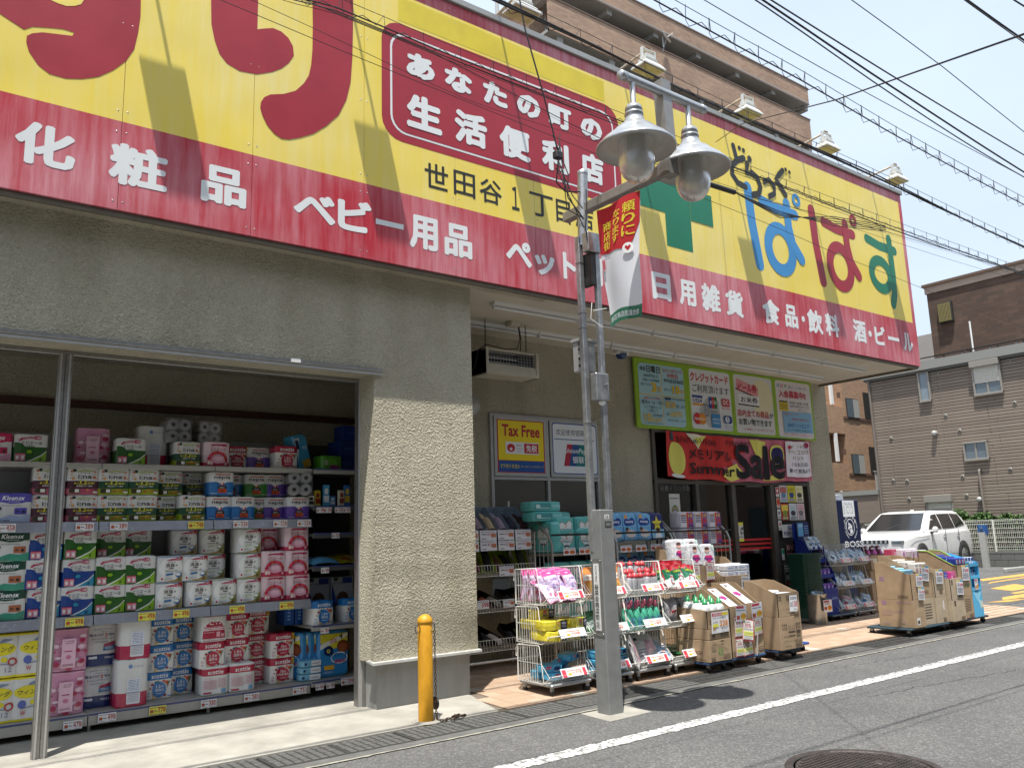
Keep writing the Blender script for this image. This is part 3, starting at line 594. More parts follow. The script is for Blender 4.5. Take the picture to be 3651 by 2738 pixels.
for ch, a, b in (('世', 3.66, 3.91), ('田', 3.97, 4.21), ('谷', 4.26, 4.52), ('１', 4.64, 4.73), ('丁', 4.86, 5.16), ('目', 5.2, 5.39), ('店', 5.46, 5.71)): letter(ch, a, 4.46, b, 4.70, SK, .012)
glyph(lambda p: (p.rect(6.83, 4.52, 7.27, 5.70, SG), p.rect(6.42, 4.91, 6.83, 5.30, SG), p.rect(7.27, 4.91, 7.67, 5.30, SG)), 'green_cross')
def pa(p, dx, m, dz=0):
    p.stroke([(8.41+dx, 5.59+dz), (8.44+dx, 5.14+dz), (8.53+dx, 4.60+dz)], .165, m)
    p.stroke([(8.68+dx, 5.48+dz), (8.96+dx, 5.44+dz), (9.40+dx, 5.44+dz)], .145, m)
    p.ring(9.0+dx, 4.89+dz, .34, .365, .165, m, 32); p.stroke([(9.22+dx, 5.56+dz), (9.22+dx, 5.25+dz), (9.28+dx, 5.02+dz), (9.45+dx, 4.83+dz)], .155, m)
    p.ring(9.45+dx, 5.66+dz, .095, .095, .055, m, 20)
glyph(lambda p: pa(p, 0, SB)); glyph(lambda p: pa(p, 1.385, SRD, .01))
def su(p):
    p.stroke([(11.17, 5.47), (11.5, 5.42), (11.93, 5.42)], .14, SG); p.stroke([(11.80, 5.58), (11.81, 5.0), (11.79, 4.72), (11.72, 4.56)], .15, SG); p.ring(11.46, 4.97, .33, .29, .15, SG, 32)
glyph(su)
def drug(p):
    p.stroke([(8.19, 6.10), (8.24, 5.91)], .08, SK); p.stroke([(8.38, 5.98), (8.25, 5.92), (8.13, 5.82), (8.12, 5.70), (8.22, 5.61), (8.37, 5.59)], .085, SK); p.ell(8.31, 6.10, .032, .03, SK); p.ell(8.39, 6.09, .032, .03, SK)
    p.ell(8.50, 6.00, .045, .045, SK); p.stroke([(8.44, 5.92), (8.41, 5.79), (8.52, 5.82), (8.63, 5.78), (8.68, 5.67), (8.63, 5.56), (8.52, 5.52)], .085, SK)
    p.stroke([(8.77, 5.76), (8.88, 5.81), (8.98, 5.75), (8.97, 5.64), (8.86, 5.58)], .075, SK)
    p.stroke([(9.20, 6.02), (9.10, 5.93), (9.03, 5.86), (9.13, 5.77), (9.22, 5.68)], .078, SK); p.ell(9.27, 6.05, .03, .03, SK); p.ell(9.35, 6.03, .03, .03, SK)
glyph(drug)
# ------------------------------------------------------------------ floodlights on the sign
def flood():
    t = empty('floodlight', (0, 0, 0)); W_ = M('floodlight_white', (.66, .66, .62), .45, .1, .2, 12, lin_in=True); RU = M('rust', (.20, .08, .035), .8, 0, .4, 40, lin_in=True)
    g = MB(); g.path([(0, .14, -.01), (0, 0, .03), (0, -.40, .06)], .013, M('arm_cream', (.60, .50, .38), .6, 0, .35, 25, lin_in=True), 8); g.box(-.03, .03, .08, .14, -.05, .0, GALV, .003); part(g, 'arm', t)
    hd = Vector((0, -.17, -.20))
    g = MB(); g.box(-.10, -.085, -.345, -.30, .10, .25, W_, .003); g.box(.085, .10, -.345, -.30, .10, .25, W_, .003); g.box(-.10, .10, -.34, -.305, .235, .25, W_, .003); g.tube((-.03, -.32, .262), (.03, -.32, .27), .016, RU, 6); bk_ = part(g, 'bracket', t); bk_.location = hd; bk_.scale = (1, .72, 1)
    g = MB(); T = lambda w, y0, y1, z: [(-w, y0, z), (w, y0, z), (w, y1, z), (-w, y1, z)]
    L4 = [T(.155, -.45, -.17, .02), T(.155, -.45, -.17, .035), T(.105, -.41, -.21, .085), T(.085, -.385, -.235, .09), T(.085, -.385, -.235, .135), T(.07, -.375, -.25, .14), T(.07, -.375, -.25, .18), T(.045, -.35, -.28, .195)]
    vs = sum(L4, []); fs = []
    for i in range(len(L4)-1):
        for k in range(4): fs.append((i*4+k, i*4+(k+1) % 4, (i+1)*4+(k+1) % 4, (i+1)*4+k))
    fs.append((28, 29, 30, 31)); fs.append((3, 2, 1, 0)); g.add(vs, fs, W_)
    for i in range(6): g.box(-.088, .088, -.387, -.384, .095+i*.007, .097+i*.007, W_)
    h = part(g, 'housing', t); h.location = hd; h.scale = (1, .72, 1)
    MB().box(-.13, .13, -.43, -.19, .012, .019, M('lamp_lens', (.52, .48, .30), .25, 0, .3, 8, lin_in=True)).build('lens', h)
    return t
fl = flood(); reg(fl)
names = ['floodlight on a rusty arm above the {0}']
fx = [(1.1, 'above the giant red hiragana at the sign\'s near end'), (2.82, 'above the big red hooked letter'), (4.53, 'above the middle of the red slogan panel'), (6.26, 'just behind the street lamp\'s top bar'), (7.98, 'between the street lamp and the blue letter'), (9.66, 'above the gap between the blue and red logo letters'), (11.44, 'nearest the far end of the sign')]
for i, (x, w_) in enumerate(fx):
    o = fl if i == 0 else copy_tree(fl)
    o.location = (x, 5.97, 6.46); o.scale = (1.05, 1.05, 1.05); tag(o, 'white box floodlight on an arm '+w_, 'floodlight', 'floodlights along the top of the shop sign')

# ------------------------------------------------------------------ street lamp
sl = empty('street_lamp', (4.67, 4.94, 0), 'grey steel street lamp with two bell shaped shades and twin square posts', 'street lamp')
g = MB(); g.box(4.573, 4.722, 4.87, 5.01, 0, 1.55, POLEP, .006); part(g, 'base_post', sl)
g = MB(); g.box(4.568, 4.618, 4.962, 5.014, 1.22, 3.86, GALV, .005); part(g, 'post', sl)
g = MB(); g.box(4.676, 4.722, 4.872, 4.918, 1.55, 3.80, GALV, .005); part(g, 'post', sl)
g = MB(); g.path([(4.625, 4.97, 3.78), (4.64, 4.97, 4.1), (4.66, 4.97, 4.44)], .044, GALV, 20); g.lathe([(.044, -.01), (.047, 0), (.046, .03), (.02, .045), (0, .046)], (4.66, 4.97, 4.44), GALV, 20); part(g, 'upper_pole', sl)
g = MB(); g.box(4.625, 4.70, 3.98, 5.22, 4.08, 4.165, M('arm_steel', (.30, .29, .275), .42, .5, .15, 10, lin_in=True), .006); part(g, 'arm', sl)
g = MB(); g.prism([(0, 0), (.10, 0), (.10, .80), (0, .80)], (4.62, 3.95, 4.06), (1, 0, 0), (0, .03, 1), .095, _mats['arm_steel']); part(g, 'upright', sl)
g = MB(); g.tube((4.18, 3.99, 4.745), (5.13, 3.99, 4.745), .036, SILV, 16)
for x in (4.18, 5.13): g.lathe([(0, -.015), (.03, -.012), (.039, 0), (.039, .05), (.036, .05)] if x < 4.5 else [(.036, -.05), (.039, -.05), (.039, 0), (.03, .012), (0, .015)], (x, 3.99, 4.745), SILV, 16, True, 'X')
part(g, 'crossbar', sl)
BULB = M('frosted_globe', (.62, .61, .57), .32, 0, .05, 4, lin_in=True, coat=.8); nodes_of(BULB)[2].inputs['Transmission Weight'].default_value = .5
def lampshade(x):
    g = MB(); c = (x, 3.99, 0)
    g.lathe([(.022, 4.72), (.022, 4.545), (.03, 4.54), (.05, 4.53), (.062, 4.515), (.066, 4.50), (.066, 4.485), (.060, 4.482), (.060, 4.47), (.070, 4.465), (.072, 4.45), (.064, 4.445), (.062, 4.425), (.073, 4.42), (.075, 4.405), (.085, 4.385), (.125, 4.35), (.150, 4.335), (.158, 4.322), (.20, 4.285), (.25, 4.245), (.285, 4.205), (.298, 4.192), (.302, 4.18), (.298, 4.172), (.290, 4.172)], c, SILV, 40)
    p = part(g, 'lamp_shade', sl)
    LW = M('shade_lining', (.52, .51, .47), .5, 0, .05, 5, lin_in=True)
    MB().lathe([(.290, 4.173), (.28, 4.195), (.25, 4.225), (.205, 4.24), (.20, 4.232), (.165, 4.236), (.135, 4.24)], c, LW, 40).build('lining', p)
    MB().lathe([(.135, 4.245), (.136, 4.15), (.135, 4.06), (.128, 4.02), (.11, 3.975), (.08, 3.94), (.04, 3.922), (0.012, 3.918), (.012, 3.91), (0, 3.908)], c, BULB, 32).build('globe', p)
for x in (4.30, 4.93): lampshade(x)
g = MB(); g.box(4.575, 4.725, 4.85, 4.93, 3.70, 3.87, GALV, .006); g.box(4.622, 4.672, 4.88, 5.0, 3.42, 3.70, DARKM); part(g, 'junction_box', sl)
g = MB(); g.box(4.585, 4.728, 4.845, 4.92, 2.43, 2.655, GALV, .006); g.lathe([(0, -.035), (.02, -.028), (.03, -.01), (.03, 0)], (4.67, 4.88, 2.425), WHITE, 12); g.tube((4.69, 4.845, 2.56), (4.69, 4.82, 2.56), .008, GALV, 8); part(g, 'sensor_box', sl)
g = MB(); g.box(4.60, 4.77, 5.03, 5.14, 2.70, 2.98, M('plastic_grey', (.28, .28, .27), .5, 0, .08, 9, lin_in=True), .01); g.box(4.59, 4.78, 5.02, 5.15, 2.96, 2.985, _mats['plastic_grey'], .004)
for z in (2.74, 2.80, 2.88, 2.93): g.box(4.592, 4.60, 5.04, 5.06, z, z+.02, DARKM)
part(g, 'control_box', sl)
for z in (3.62, 2.25, 3.05, 3.18): part(MB().box(4.565, 4.621, 4.959, 5.017, z, z+.008, M('steel_band', (.3, .3, .3), .3, .8, lin_in=True)), 'steel_strap', sl)
# street name plate on the post face turned to the passer-by
g = MB(); g.box(4.5685, 4.573, 4.88, 5.0, .58, 1.17, M('plate_frame', (.27, .27, .26), .4, .6, .1, 12, lin_in=True)); g.box(4.565, 4.5685, 4.91, 4.97, .62, 1.13, WHITE)
p = P(g, (4.565, 4.97, 0), (0, -1, 0), (0, 0, 1), 1, 1, .0005, .0006)
p.vtext('ボロ市通り', .02, .985, .04, 1.12, SK, .01); p.vtext('桜栄会商店街', .008, .70, .052, .975, SK, .05); p.text('(振)', .006, .635, .054, .685, SK, .02)
for a in (.595, 1.155):
    for y_ in (4.89, 4.99): g.lathe([(0, -.006), (.005, -.004), (.006, 0)], (4.5685, y_, a), GALV, 6, True, 'X')
part(g, 'street_name_plate', sl)
g = MB(); p = P(g, (4.545, 4.87, 0), (1, 0, 0), (0, 0, 1), 1, 1, .0005, .0006); p.rect(.075, 1.475, .125, 1.51, WHITE); p.text('26', .082, 1.48, .118, 1.505, SK, .03); p.rect(.075, 1.41, .145, 1.455, SK); p.lines(.082, 1.417, .138, 1.448, 3, K('#a8a8a8')); part(g, 'number_plate', sl)
g = MB(); g.prism([(0, 0), (.46, .02), (.48, .34), (.03, .36)], (4.43, 4.72, .004), (1, 0, 0), (0, 1, 0), .02, CONC); struct('pole_footing', g)
# shopping street banner on the lamp arm: waving cloth
bn = empty('street_banner', (4.66, 4.55, 3.5), 'red and white shopping street banner with yellow lettering hanging from the lamp arm', 'banner')
CLR = M('cloth_red', (.48, .012, .02), .8, lin_in=True); CLW = M('cloth_white', (.68, .70, .74), .85, lin_in=True); CLG = M('cloth_green', (.03, .17, .10), .8, lin_in=True); CLY = M('cloth_yellow', (.74, .60, .04), .8, lin_in=True)
def warp(co):           # flat cloth (x across 0..0.5, z height 0..1.05) to the waving hanging cloth
    x, y, z = co; s = (1.05-z)/1.05
    px = 4.645+.025*math.sin(x*13+s*3)+.05*s*math.sin(x*8+1)
    py = 4.80-x*(1-.12*s)+.05*s*math.sin(s*5); pz = 4.045-s*(1.02)+.02*math.sin(x*9)*s
    return Vector((px-y, py, pz))
def cloth():
    g = MB(); n = 16; k = 30; vs = []; fs = []
    for j in range(k+1):
        for i in range(n+1): vs.append((i/n*.5, 0, j/k*1.05))
    for j in range(k):
        zc = (j+.5)/k*1.05
        for i in range(n):
            xc = (i+.5)/n
            m = CLG if zc < .09 else CLW
            b = j*(n+1)+i; g.add([vs[b], vs[b+1], vs[b+n+2], vs[b+n+1]], [(0, 1, 2, 3)], m, True)
    g.slice_x([], lambda c: warp(c)); return g
c = cloth(); o = c.build('cloth', bn); o.matrix_parent_inverse = Matrix.Translation(-bn.location)
# outward side of the print faces the pavement walker: -X
g = MB(); p = P(g, (0, 0, 0), (1, 0, 0), (0, 0, 1), 1, 1, .001, .003)
p.poly([(.0, 1.05), (.0, .66), (.12, .63), (.25, .62), (.38, .60), (.44, .66), (.5, .80), (.5, 1.05)][::-1], CLR); p.vtext('頼りに', .33, .70, .46, 1.0, CLY, .04); p.vtext('なります', .19, .68, .30, .98, CLY, .035); p.vtext('商店街', .05, .66, .155, .92, CLY, .035)
p.text('谷区商店街連合会', .03, .022, .47, .072, CLW, .03); p.ell(.40, .60, .055, .045, K('#f4f4f4')); p.poly([(.40, .575), (.37, .605), (.38, .625), (.40, .612), (.42, .625), (.43, .605)], CLR); p.rect(.02, .50, .06, .60, K('#d8909a')); p.lines(.025, .51, .055, .59, 5, CLR)
g.slice_x([i/16*.5 for i in range(1, 16)], lambda c: warp(Vector((c.x, -c.y, c.z)))+Vector((0, 0, 0)))
o = g.build('banner_print', bn); o.matrix_parent_inverse = Matrix.Translation(-bn.location)
g = MB(); g.path([(4.655, 4.79, 4.05), (4.66, 4.79, 4.085)], .003, GALV, 5); g.path([(4.655, 4.33, 4.05), (4.66, 4.33, 4.085)], .003, GALV, 5); g.path([(4.60, 4.87, 3.25), (4.55, 4.84, 3.10), (4.64, 4.80, 3.03)], .003, WHITE, 5); g.path([(4.60, 4.86, 3.18), (4.7, 4.8, 3.2)], .003, WHITE, 5)
o = g.build('tie_cord', bn); o.matrix_parent_inverse = Matrix.Translation(-bn.location)

# ------------------------------------------------------------------ overhead cables, along the street
def cable(pts, Y, r, label, loops=0, twin=0, ext=True, name='overhead_cable', group=None):
    """pts: (x, z) samples; Y constant; smooth path extended past the frame"""
    pts = [(x, z) for x, z in pts]
    if ext:
        (x0, z0), (x1, z1) = pts[0], pts[1]; pts = [(x0-14, z0-(z1-z0)/(x1-x0)*14*.3+.5), (x0-5, z0-(z1-z0)/(x1-x0)*5*.6+.06)]+pts
        (x0, z0), (x1, z1) = pts[-2], pts[-1]; s = (z1-z0)/(x1-x0); pts += [(x1+6, z1+s*6*.7+.05), (x1+25, z1+s*12+.7)]
    out = []
    for i in range(len(pts)-1):
        p0 = pts[max(i-1, 0)]; p1 = pts[i]; p2 = pts[i+1]; p3 = pts[min(i+2, len(pts)-1)]
        n = max(2, int((p2[0]-p1[0])/.35))
        for k in range(n):
            t = k/n; m1 = (p2[1]-p0[1])/(p2[0]-p0[0])*(p2[0]-p1[0]); m2 = (p3[1]-p1[1])/(p3[0]-p1[0])*(p2[0]-p1[0])
            z = (2*t**3-3*t*t+1)*p1[1]+(t**3-2*t*t+t)*m1+(-2*t**3+3*t*t)*p2[1]+(t**3-t*t)*m2
            out.append((p1[0]+(p2[0]-p1[0])*t, Y, z))
    out.append((pts[-1][0], Y, pts[-1][1]))
    g = MB(); r *= .5; g.path(out, r, CABLE, 6, False)
    rnd = random.Random(int(Y*100)+len(pts))
    if twin:
        for q in range(twin):
            dy = rnd.uniform(-.05, .05); dz = rnd.uniform(-.05, .01); g.path([(x, y+dy+.01*math.sin(x*1.3+q), z+dz+.012*math.sin(x*.9+q*2)) for x, y, z in out], r*rnd.uniform(.35, .8), CABLE, 5, False)
    if loops:
        hz = [(x, z) for x, _, z in out if -1 < x < 40]; step = loops; x = hz[0][0]
        g.path([(a, Y, b+.09) for a, b in hz], .0026, CABLE, 4, False)
        def zz(x):
            for (a, b), (c, d) in zip(hz, hz[1:]):
                if a <= x <= c: return b+(d-b)*(x-a)/(c-a)
            return hz[-1][1]
        lp = []
        while x < hz[-1][0]-step:
            lp += [(x, Y, zz(x)+.10), (x+step*.06, Y+.02, zz(x)+.0), (x+step*.2, Y+.025, zz(x+step*.2)-.03), (x+step*.5, Y-.02, zz(x+step*.5)+.01), (x+step*.85, Y-.02, zz(x+step*.85)-.025)]; x += step*rnd.uniform(.9, 1.1)
        g.path(lp, .003, CABLE, 4, False)
    return tag(g.build(name), label, 'cable', group)
cable([(3.87, 4.82), (4.74, 4.80), (5.47, 4.79), (7.06, 4.72), (9.51, 4.68)], 3.3, .011, 'spiral wrapped black cable crossing the open sky just above the apartment roof', .27)
cable([(3.94, 4.7), (5.29, 4.67), (8.75, 4.69)], 3.0, .006, 'thin single cable in the sky between spiral cable and thick pair')
cable([(3.67, 4.24), (4.79, 4.17), (7.02, 4.07)], 2.4, .012, 'lower knotted cable of the thick dark pair across the sky', 0, 1)
cable([(3.61, 4.15), (5.02, 4.12), (6.77, 4.11)], 2.3, .009, 'upper smooth cable of the thick dark pair across the sky')
cable([(3.1, 3.54), (3.88, 3.5), (4.76, 3.42)], 1.6, .004, 'steep thin wire running down the upper sky past the thick pair')
cable([(3.21, 3.35), (3.73, 3.37)], 1.2, .008, 'brown black cable cutting the top right sky corner', 0, 1)
cable([(3.07, 3.18), (3.16, 3.19)], 1.0, .006, 'outermost cable at the very sky corner above the brown one')
cable([(3.39, 5.35), (4.31, 5.34), (5.76, 5.29), (6.89, 5.28), (8.74, 5.27), (12.74, 5.19)], 4.5, .022, 'thick black bundled cable skimming the top edge of the sign', .36, 2)
cable([(2.13, 5.27), (2.44, 5.31), (3.31, 5.28), (5.43, 5.27), (7.1, 5.24), (10.18, 5.25), (14.56, 5.31)], 5.2, .012, 'tangled cable bundle crossing the slogan panel and logo letters', .33, 3)
cable([(2.49, 5.34), (3.38, 5.31), (5.22, 5.08), (6.8, 5.0), (10.35, 5.21), (14.84, 5.39)], 5.3, .008, 'pair of black wires sagging below the tangled bundle on the sign', 0, 1)
cable([(1.63, 5.17), (2.54, 5.11), (5.22, 4.97), (6.14, 4.91), (7.9, 4.83), (9.82, 4.7)], 5.4, .006, 'lowest thin wire across the sign passing behind the lamp globes')
cable([(1.89, 5.27), (2.78, 5.18), (3.77, 5.08), (5.23, 5.11), (7.2, 5.14)], 5.42, .005, 'second lowest thin wire across the sign over the hooked letter')
g = MB(); g.path([(4.0, 5.0, 6.4), (4.05, 5.0, 5.91), (4.1, 5.0, 5.64), (4.27, 5.0, 5.11), (4.36, 5.0, 4.8), (4.42, 5.0, 4.57), (4.38, 5.0, 4.31), (4.46, 4.98, 4.24), (4.60, 4.95, 4.26)], .007, CABLE, 6)
for q in range(5):
    r_ = random.Random(q); g.path([(4.40+r_.uniform(-.05, .05), 5.0, 4.6+r_.uniform(-.2, .2)), (4.45+r_.uniform(-.08, .08), 4.97, 4.4), (4.52+r_.uniform(-.1, .05), 4.95, 4.2+r_.uniform(-.15, .1)), (4.58, 4.9, 4.1-.25*r_.random())], .005, CABLE, 5)
g.box(4.37, 4.45, 4.97, 5.03, 4.53, 4.60, CABLE, .01); g.path([(4.60, 4.87, 4.25), (4.57, 4.85, 4.0), (4.56, 4.86, 3.9), (4.59, 4.86, 3.7)], .006, CABLE, 6)
tag(g.build('drop_cable'), 'black drop cable falling across the slogan panel onto the lamp pole', 'cable')
g = MB(); g.path([(7.8, 5.93, 6.02), (6.5, 4.6, 5.3), (4.6, 2.55, 4.0), (3.11, 1.0, 3.06)], .0045, CABLE, 5); tag(g.build('service_wire'), 'thin wire rising from the sign across all the other cables', 'cable')
g = MB(); g.tube((6.62, 5.2, 4.93), (7.10, 5.2, 4.94), .028, CABLE, 10)
for q in range(5): g.path([(7.10, 5.2, 4.94), (7.9, 5.2, 4.90-.02*q), (9.0, 5.2, 4.96+.03*q), (10.3, 5.22, 5.16+.02*q)], .005, CABLE, 5)
tag(g.build('cable_closure'), 'black tubular cable splice in front of the green cross', 'cable closure')

# ------------------------------------------------------------------ under the canopy
TUBE = M('tube_white', (.74, .75, .74), .3, lin_in=True)
def fluor():
    g = MB(); g.prism([(-.045, 0), (.045, 0), (.03, -.035), (-.03, -.035)], (0, 0, 0), (0, 1, 0), (0, 0, 1), -1.13, M('fitting_white', (.66, .66, .63), .4, lin_in=True))
    o = g.build('fluorescent_light'); g = MB(); g.tube((.03, 0, -.052), (1.10, 0, -.052), .016, TUBE, 10); g.build('tube', o)
    g = MB(); g.box(.005, .03, -.016, .016, -.07, -.03, _mats['fitting_white'], .003); g.box(1.10, 1.125, -.016, .016, -.07, -.03, _mats['fitting_white'], .003); g.build('lamp_holder', o); return o
f0 = fluor(); reg(f0); n = 0
for row, (y, nm) in enumerate(((6.45, 'front'), (7.18, 'back'))):
    for k in range(6):
        o = f0 if n == 0 else copy_tree(f0); n += 1
        o.location = (4.73+k*1.147+(.03 if row else 0), y, 3.671)
        tag(o, f'white fluorescent batten in the {nm} line under the canopy, {ORD[k]} from the pier', 'light fitting', 'fluorescent battens under the canopy')
h = empty('hanging_heater', (5.3, 7.0, 3.2), 'cream electric heater hung on chains beneath the canopy', 'heater')
CR = M('heater_cream', (.56, .53, .44), .45, 0, .12, 9, lin_in=True)
g = MB(); y0 = 6.88
g.prism([(0, 0), (.28, 0), (.28, .25), (0, .27)], (4.95, y0+.28, 3.05), (0, -1, 0), (0, 0, 1), .012, CR)
g.box(4.95, 5.66, y0+.02, y0+.28, 3.05, 3.07, CR, .004); g.box(4.95, 5.66, y0+.02, y0+.28, 3.305, 3.325, CR, .004); g.box(4.95, 4.985, y0, y0+.28, 3.05, 3.325, CR, .004); g.box(5.625, 5.66, y0, y0+.28, 3.05, 3.325, CR, .004)
g.prism([(0, 0), (.64, 0), (.64, .11), (0, .11)], (4.985, y0, 3.055), (1, 0, 0), (0, .25, 1), .01, CR); part(g, 'casing', h)
g = MB(); g.box(4.985, 5.625, y0+.16, y0+.18, 3.07, 3.30, M('heater_inside', (.05, .045, .04), .3, .5, lin_in=True)); g.box(5.43, 5.625, y0+.06, y0+.16, 3.16, 3.30, _mats['heater_inside']); part(g, 'reflector', h)
for z in (3.19, 3.245): part(MB().tube((5.0, y0+.1, z), (5.55, y0+.1, z), .011, M('quartz', (.5, .5, .48), .2, .3, lin_in=True), 8), 'heating_element', h)
g = MB()
for k in range(16): g.box(4.99+k*.04, 4.993+k*.04, y0+.02, y0+.024, 3.165, 3.30, GALV)
for k in range(4): g.box(4.985, 5.625, y0+.018, y0+.021, 3.18+k*.032, 3.183+k*.032, GALV)
part(g, 'guard_grille', h)
def chain(g, p0, p1, n, r=.0035, s=.014, mat=None):
    p0 = Vector(p0); p1 = Vector(p1); d = (p1-p0)
    for i in range(n):
        c = p0+d*((i+.5)/n); t = d.normalized(); a = t.orthogonal().normalized() if i % 2 else t.cross(t.orthogonal()).normalized()
        L_ = d.length/n*.62; pts = [c+t*L_*math.cos(q)+a*s*.55*math.sin(q) for q in [2*math.pi*k/8 for k in range(9)]]; g.path(pts, r, mat or GALV, 4, False)
CH = M('chain_dark', (.05, .045, .04), .6, .5, .3, 50, lin_in=True)
g = MB(); chain(g, (5.03, 7.0, 3.32), (5.03, 7.0, 3.66), 14, mat=CH); chain(g, (5.58, 7.0, 3.32), (5.58, 7.0, 3.66), 14, mat=CH); part(g, 'hanging_chain', h)
g = MB(); g.path([(5.48, 7.0, 3.64), (5.50, 7.0, 3.5), (5.46, 7.0, 3.38), (5.3, 7.0, 3.36), (5.0, 6.95, 3.37), (4.9, 6.95, 3.30), (4.88, 7.0, 3.1)], .006, CABLE, 6); g.path([(5.49, 7.0, 3.64), (5.53, 7.02, 3.5), (5.50, 7.0, 3.36)], .006, CABLE, 6); part(g, 'power_cord', h)
g = MB(); g.box(5.33, 5.46, 6.92, 7.04, 3.62, 3.672, CR, .005); g.lathe([(0, -.02), (.02, -.015), (.025, 0)], (5.48, 6.98, 3.66), CH, 10); part(g, 'ceiling_socket', h)
g = MB(); g.box(5.0, 5.09, 7.5, 7.63, 3.30, 3.63, WHITE, .01); g.path([(5.05, 7.55, 3.3), (5.03, 7.5, 3.2), (5.05, 7.5, 3.0)], .012, CABLE, 6); tag(g.build('meter_box'), 'white tall meter box high on the wall behind the heater', 'box')
g = MB(); g.lathe([(0, 0), (.1, -.01), (.13, -.06), (.12, -.11), (.0, -.12)], (5.19, 7.63, 2.82), ALUP, 16, True, 'Y'); tag(g.build('vent_hood'), 'round grey vent hood on the wall below the meter box', 'vent')
g = MB(); g.box(7.24, 7.44, 7.22, 7.34, 3.57, 3.672, WHITE, .02); g.lathe([(0, -.06), (.05, -.05), (.07, -.02), (.075, 0)], (7.33, 7.27, 3.575), M('lens_blue', (.02, .05, .16), .15, lin_in=True), 16); p = P(g, (7.24, 7.22, 3.57)); p.text('SECOM', .06, .05, .14, .07, K('#23448a'), .02); tag(g.build('security_sensor'), 'small white and blue security sensor at the canopy corner left of the notice board', 'sensor')

# ------------------------------------------------------------------ window posters (tax free, card)
def board(name, x0, x1, z0, z1, y, label, cat, fn, fm=ALUP, th=.02, fw=.03):
    g = MB(); g.box(x0, x1, y, y+th, z0, z1, fm, .004); t = g.build(name); tag(t, label, cat)
    q = MB(); fn(P(q, (x0, y, z0), (1, 0, 0), (0, 0, 1), x1-x0, z1-z0, .0008, .001)); q.build('poster_print', t); return t
def tax(p):
    R_ = K('#b3202c'); Yl = K('#f3d813'); B_ = K('#12509c')
    p.rect(.05, .06, .95, .94, R_); p.rect(.07, .265, .93, .925, Yl); p.rect(.07, .075, .93, .255, B_); p.text('Tax Free', .14, .66, .86, .86, R_, .035)
    p.rect(.20, .37, .83, .57, K('#ececec')); p.ell(.30, .47, .075, .07, K('#c01c30')); p.ell(.30, .45, .025, .025, K('#ececec')); p.text('Japan.', .40, .50, .50, .54, K('#333333')); p.text('Tax-free', .40, .45, .52, .48, K('#999999')); p.text('Shop', .42, .40, .50, .43, K('#999999'))
    p.rect(.55, .39, .82, .55, K('#c01c30')); p.text('免税', .58, .41, .79, .53, K('#f2f2f2'), .05)
    p.text('マツモトキヨシ', .09, .13, .45, .20, K('#f2e34a'), .05, .3); p.text('ホールディングスグループ', .47, .145, .92, .185, K('#f2e34a'))
board('tax_free_board', 5.54, 6.315, 2.04, 2.735, 7.585, 'yellow and red tax free poster panel in the left window beside the heater', 'poster', tax)
def union(p):
    W_ = K('#e6eaec'); B_ = K('#1a4a94'); p.rrect(.04, .06, .98, .95, .05, B_); p.rrect(.055, .075, .965, .93, .045, W_)
    p.text('欢迎使用银联卡', .12, .73, .82, .84, SK, .004); p.rect(.08, .655, .92, .67, B_)
    p.poly([(.26, .20), (.34, .58), (.46, .58), (.38, .20)], K('#b3243c')); p.poly([(.37, .20), (.45, .58), (.60, .58), (.52, .20)], K('#1c4c8c')); p.poly([(.51, .20), (.59, .58), (.78, .58), (.70, .20)], K('#127a78'))
    p.text('UnionPay', .28, .40, .74, .51, K('#f4f4f4'), .02, .2); p.text('银联', .44, .25, .68, .37, K('#f4f4f4'), .03)
board('union_pay_board', 6.37, 7.14, 2.04, 2.735, 7.585, 'white card payment poster panel with blue border in the window behind the pole', 'poster', union)
# green notice board
GB = M('board_green', (.30, .50, .03), .4, 0, .08, 4, lin_in=True); BLU = K('#a9d3df'); PW = K('#dfe4e6')
def b1(p):
    p.rrect(.07, .05, .93, .93, .06, BLU); Yl = K('#e8c020'); Rd = K('#d0454c'); Kk = K('#2b2b33')
    p.rect(.07, .478, .93, .49, Yl); p.rect(.49, .06, .50, .92, Yl)
    p.text('毎週', .10, .82, .20, .88, Kk, .03); p.text('日曜日', .22, .80, .47, .90, K('#3b3413'), .06); p.text('3000円以上', .16, .73, .44, .78, Kk, .01); p.text('お買上げのお客様', .14, .67, .45, .71, Kk, .01); p.text('ポイント', .10, .60, .29, .65, Kk, .02); p.text('3', .29, .52, .39, .66, Yl, .05); p.text('倍', .40, .53, .47, .61, Yl, .04)
    p.text('カウンセリング', .53, .83, .90, .89, Rd, .03); p.text('化粧品', .60, .76, .82, .82, Rd, .03); p.text('毎月', .53, .69, .62, .74, Kk, .02); p.text('25日26日', .63, .68, .91, .74, Kk, .04); p.text('ポイント', .53, .56, .68, .60, Kk, .02); p.text('10', .69, .52, .83, .65, Yl, .05); p.text('倍', .84, .53, .91, .60, Yl, .03)
    p.text('60歳以上の方限定', .13, .41, .45, .45, Rd, .02); p.text('毎月15・16・17日', .09, .34, .47, .40, Kk, .03); p.text('シニア優待カード', .13, .28, .45, .32, Kk, .01); p.text('ご提示にて', .20, .23, .38, .27, Kk); p.text('10', .12, .09, .25, .21, Yl, .05); p.text('%OFF', .26, .09, .44, .15, Yl, .04); p.text('お買物総額', .27, .17, .46, .21, Kk, .01)
    p.rect(.52, .43, .64, .46, K('#223a6a')); p.lines(.65, .43, .91, .46, 1, Kk); p.text('配達', .53, .31, .72, .41, K('#e0b010'), .05); p.text('致します', .73, .32, .91, .37, Kk, .02); p.text('1回', .53, .20, .58, .24, Kk, .01); p.text('100円', .60, .18, .83, .27, Yl, .04); p.text('一部対象外商品がございます', .53, .12, .90, .15, Kk); p.lines(.12, .065, .45, .08, 1, Kk)
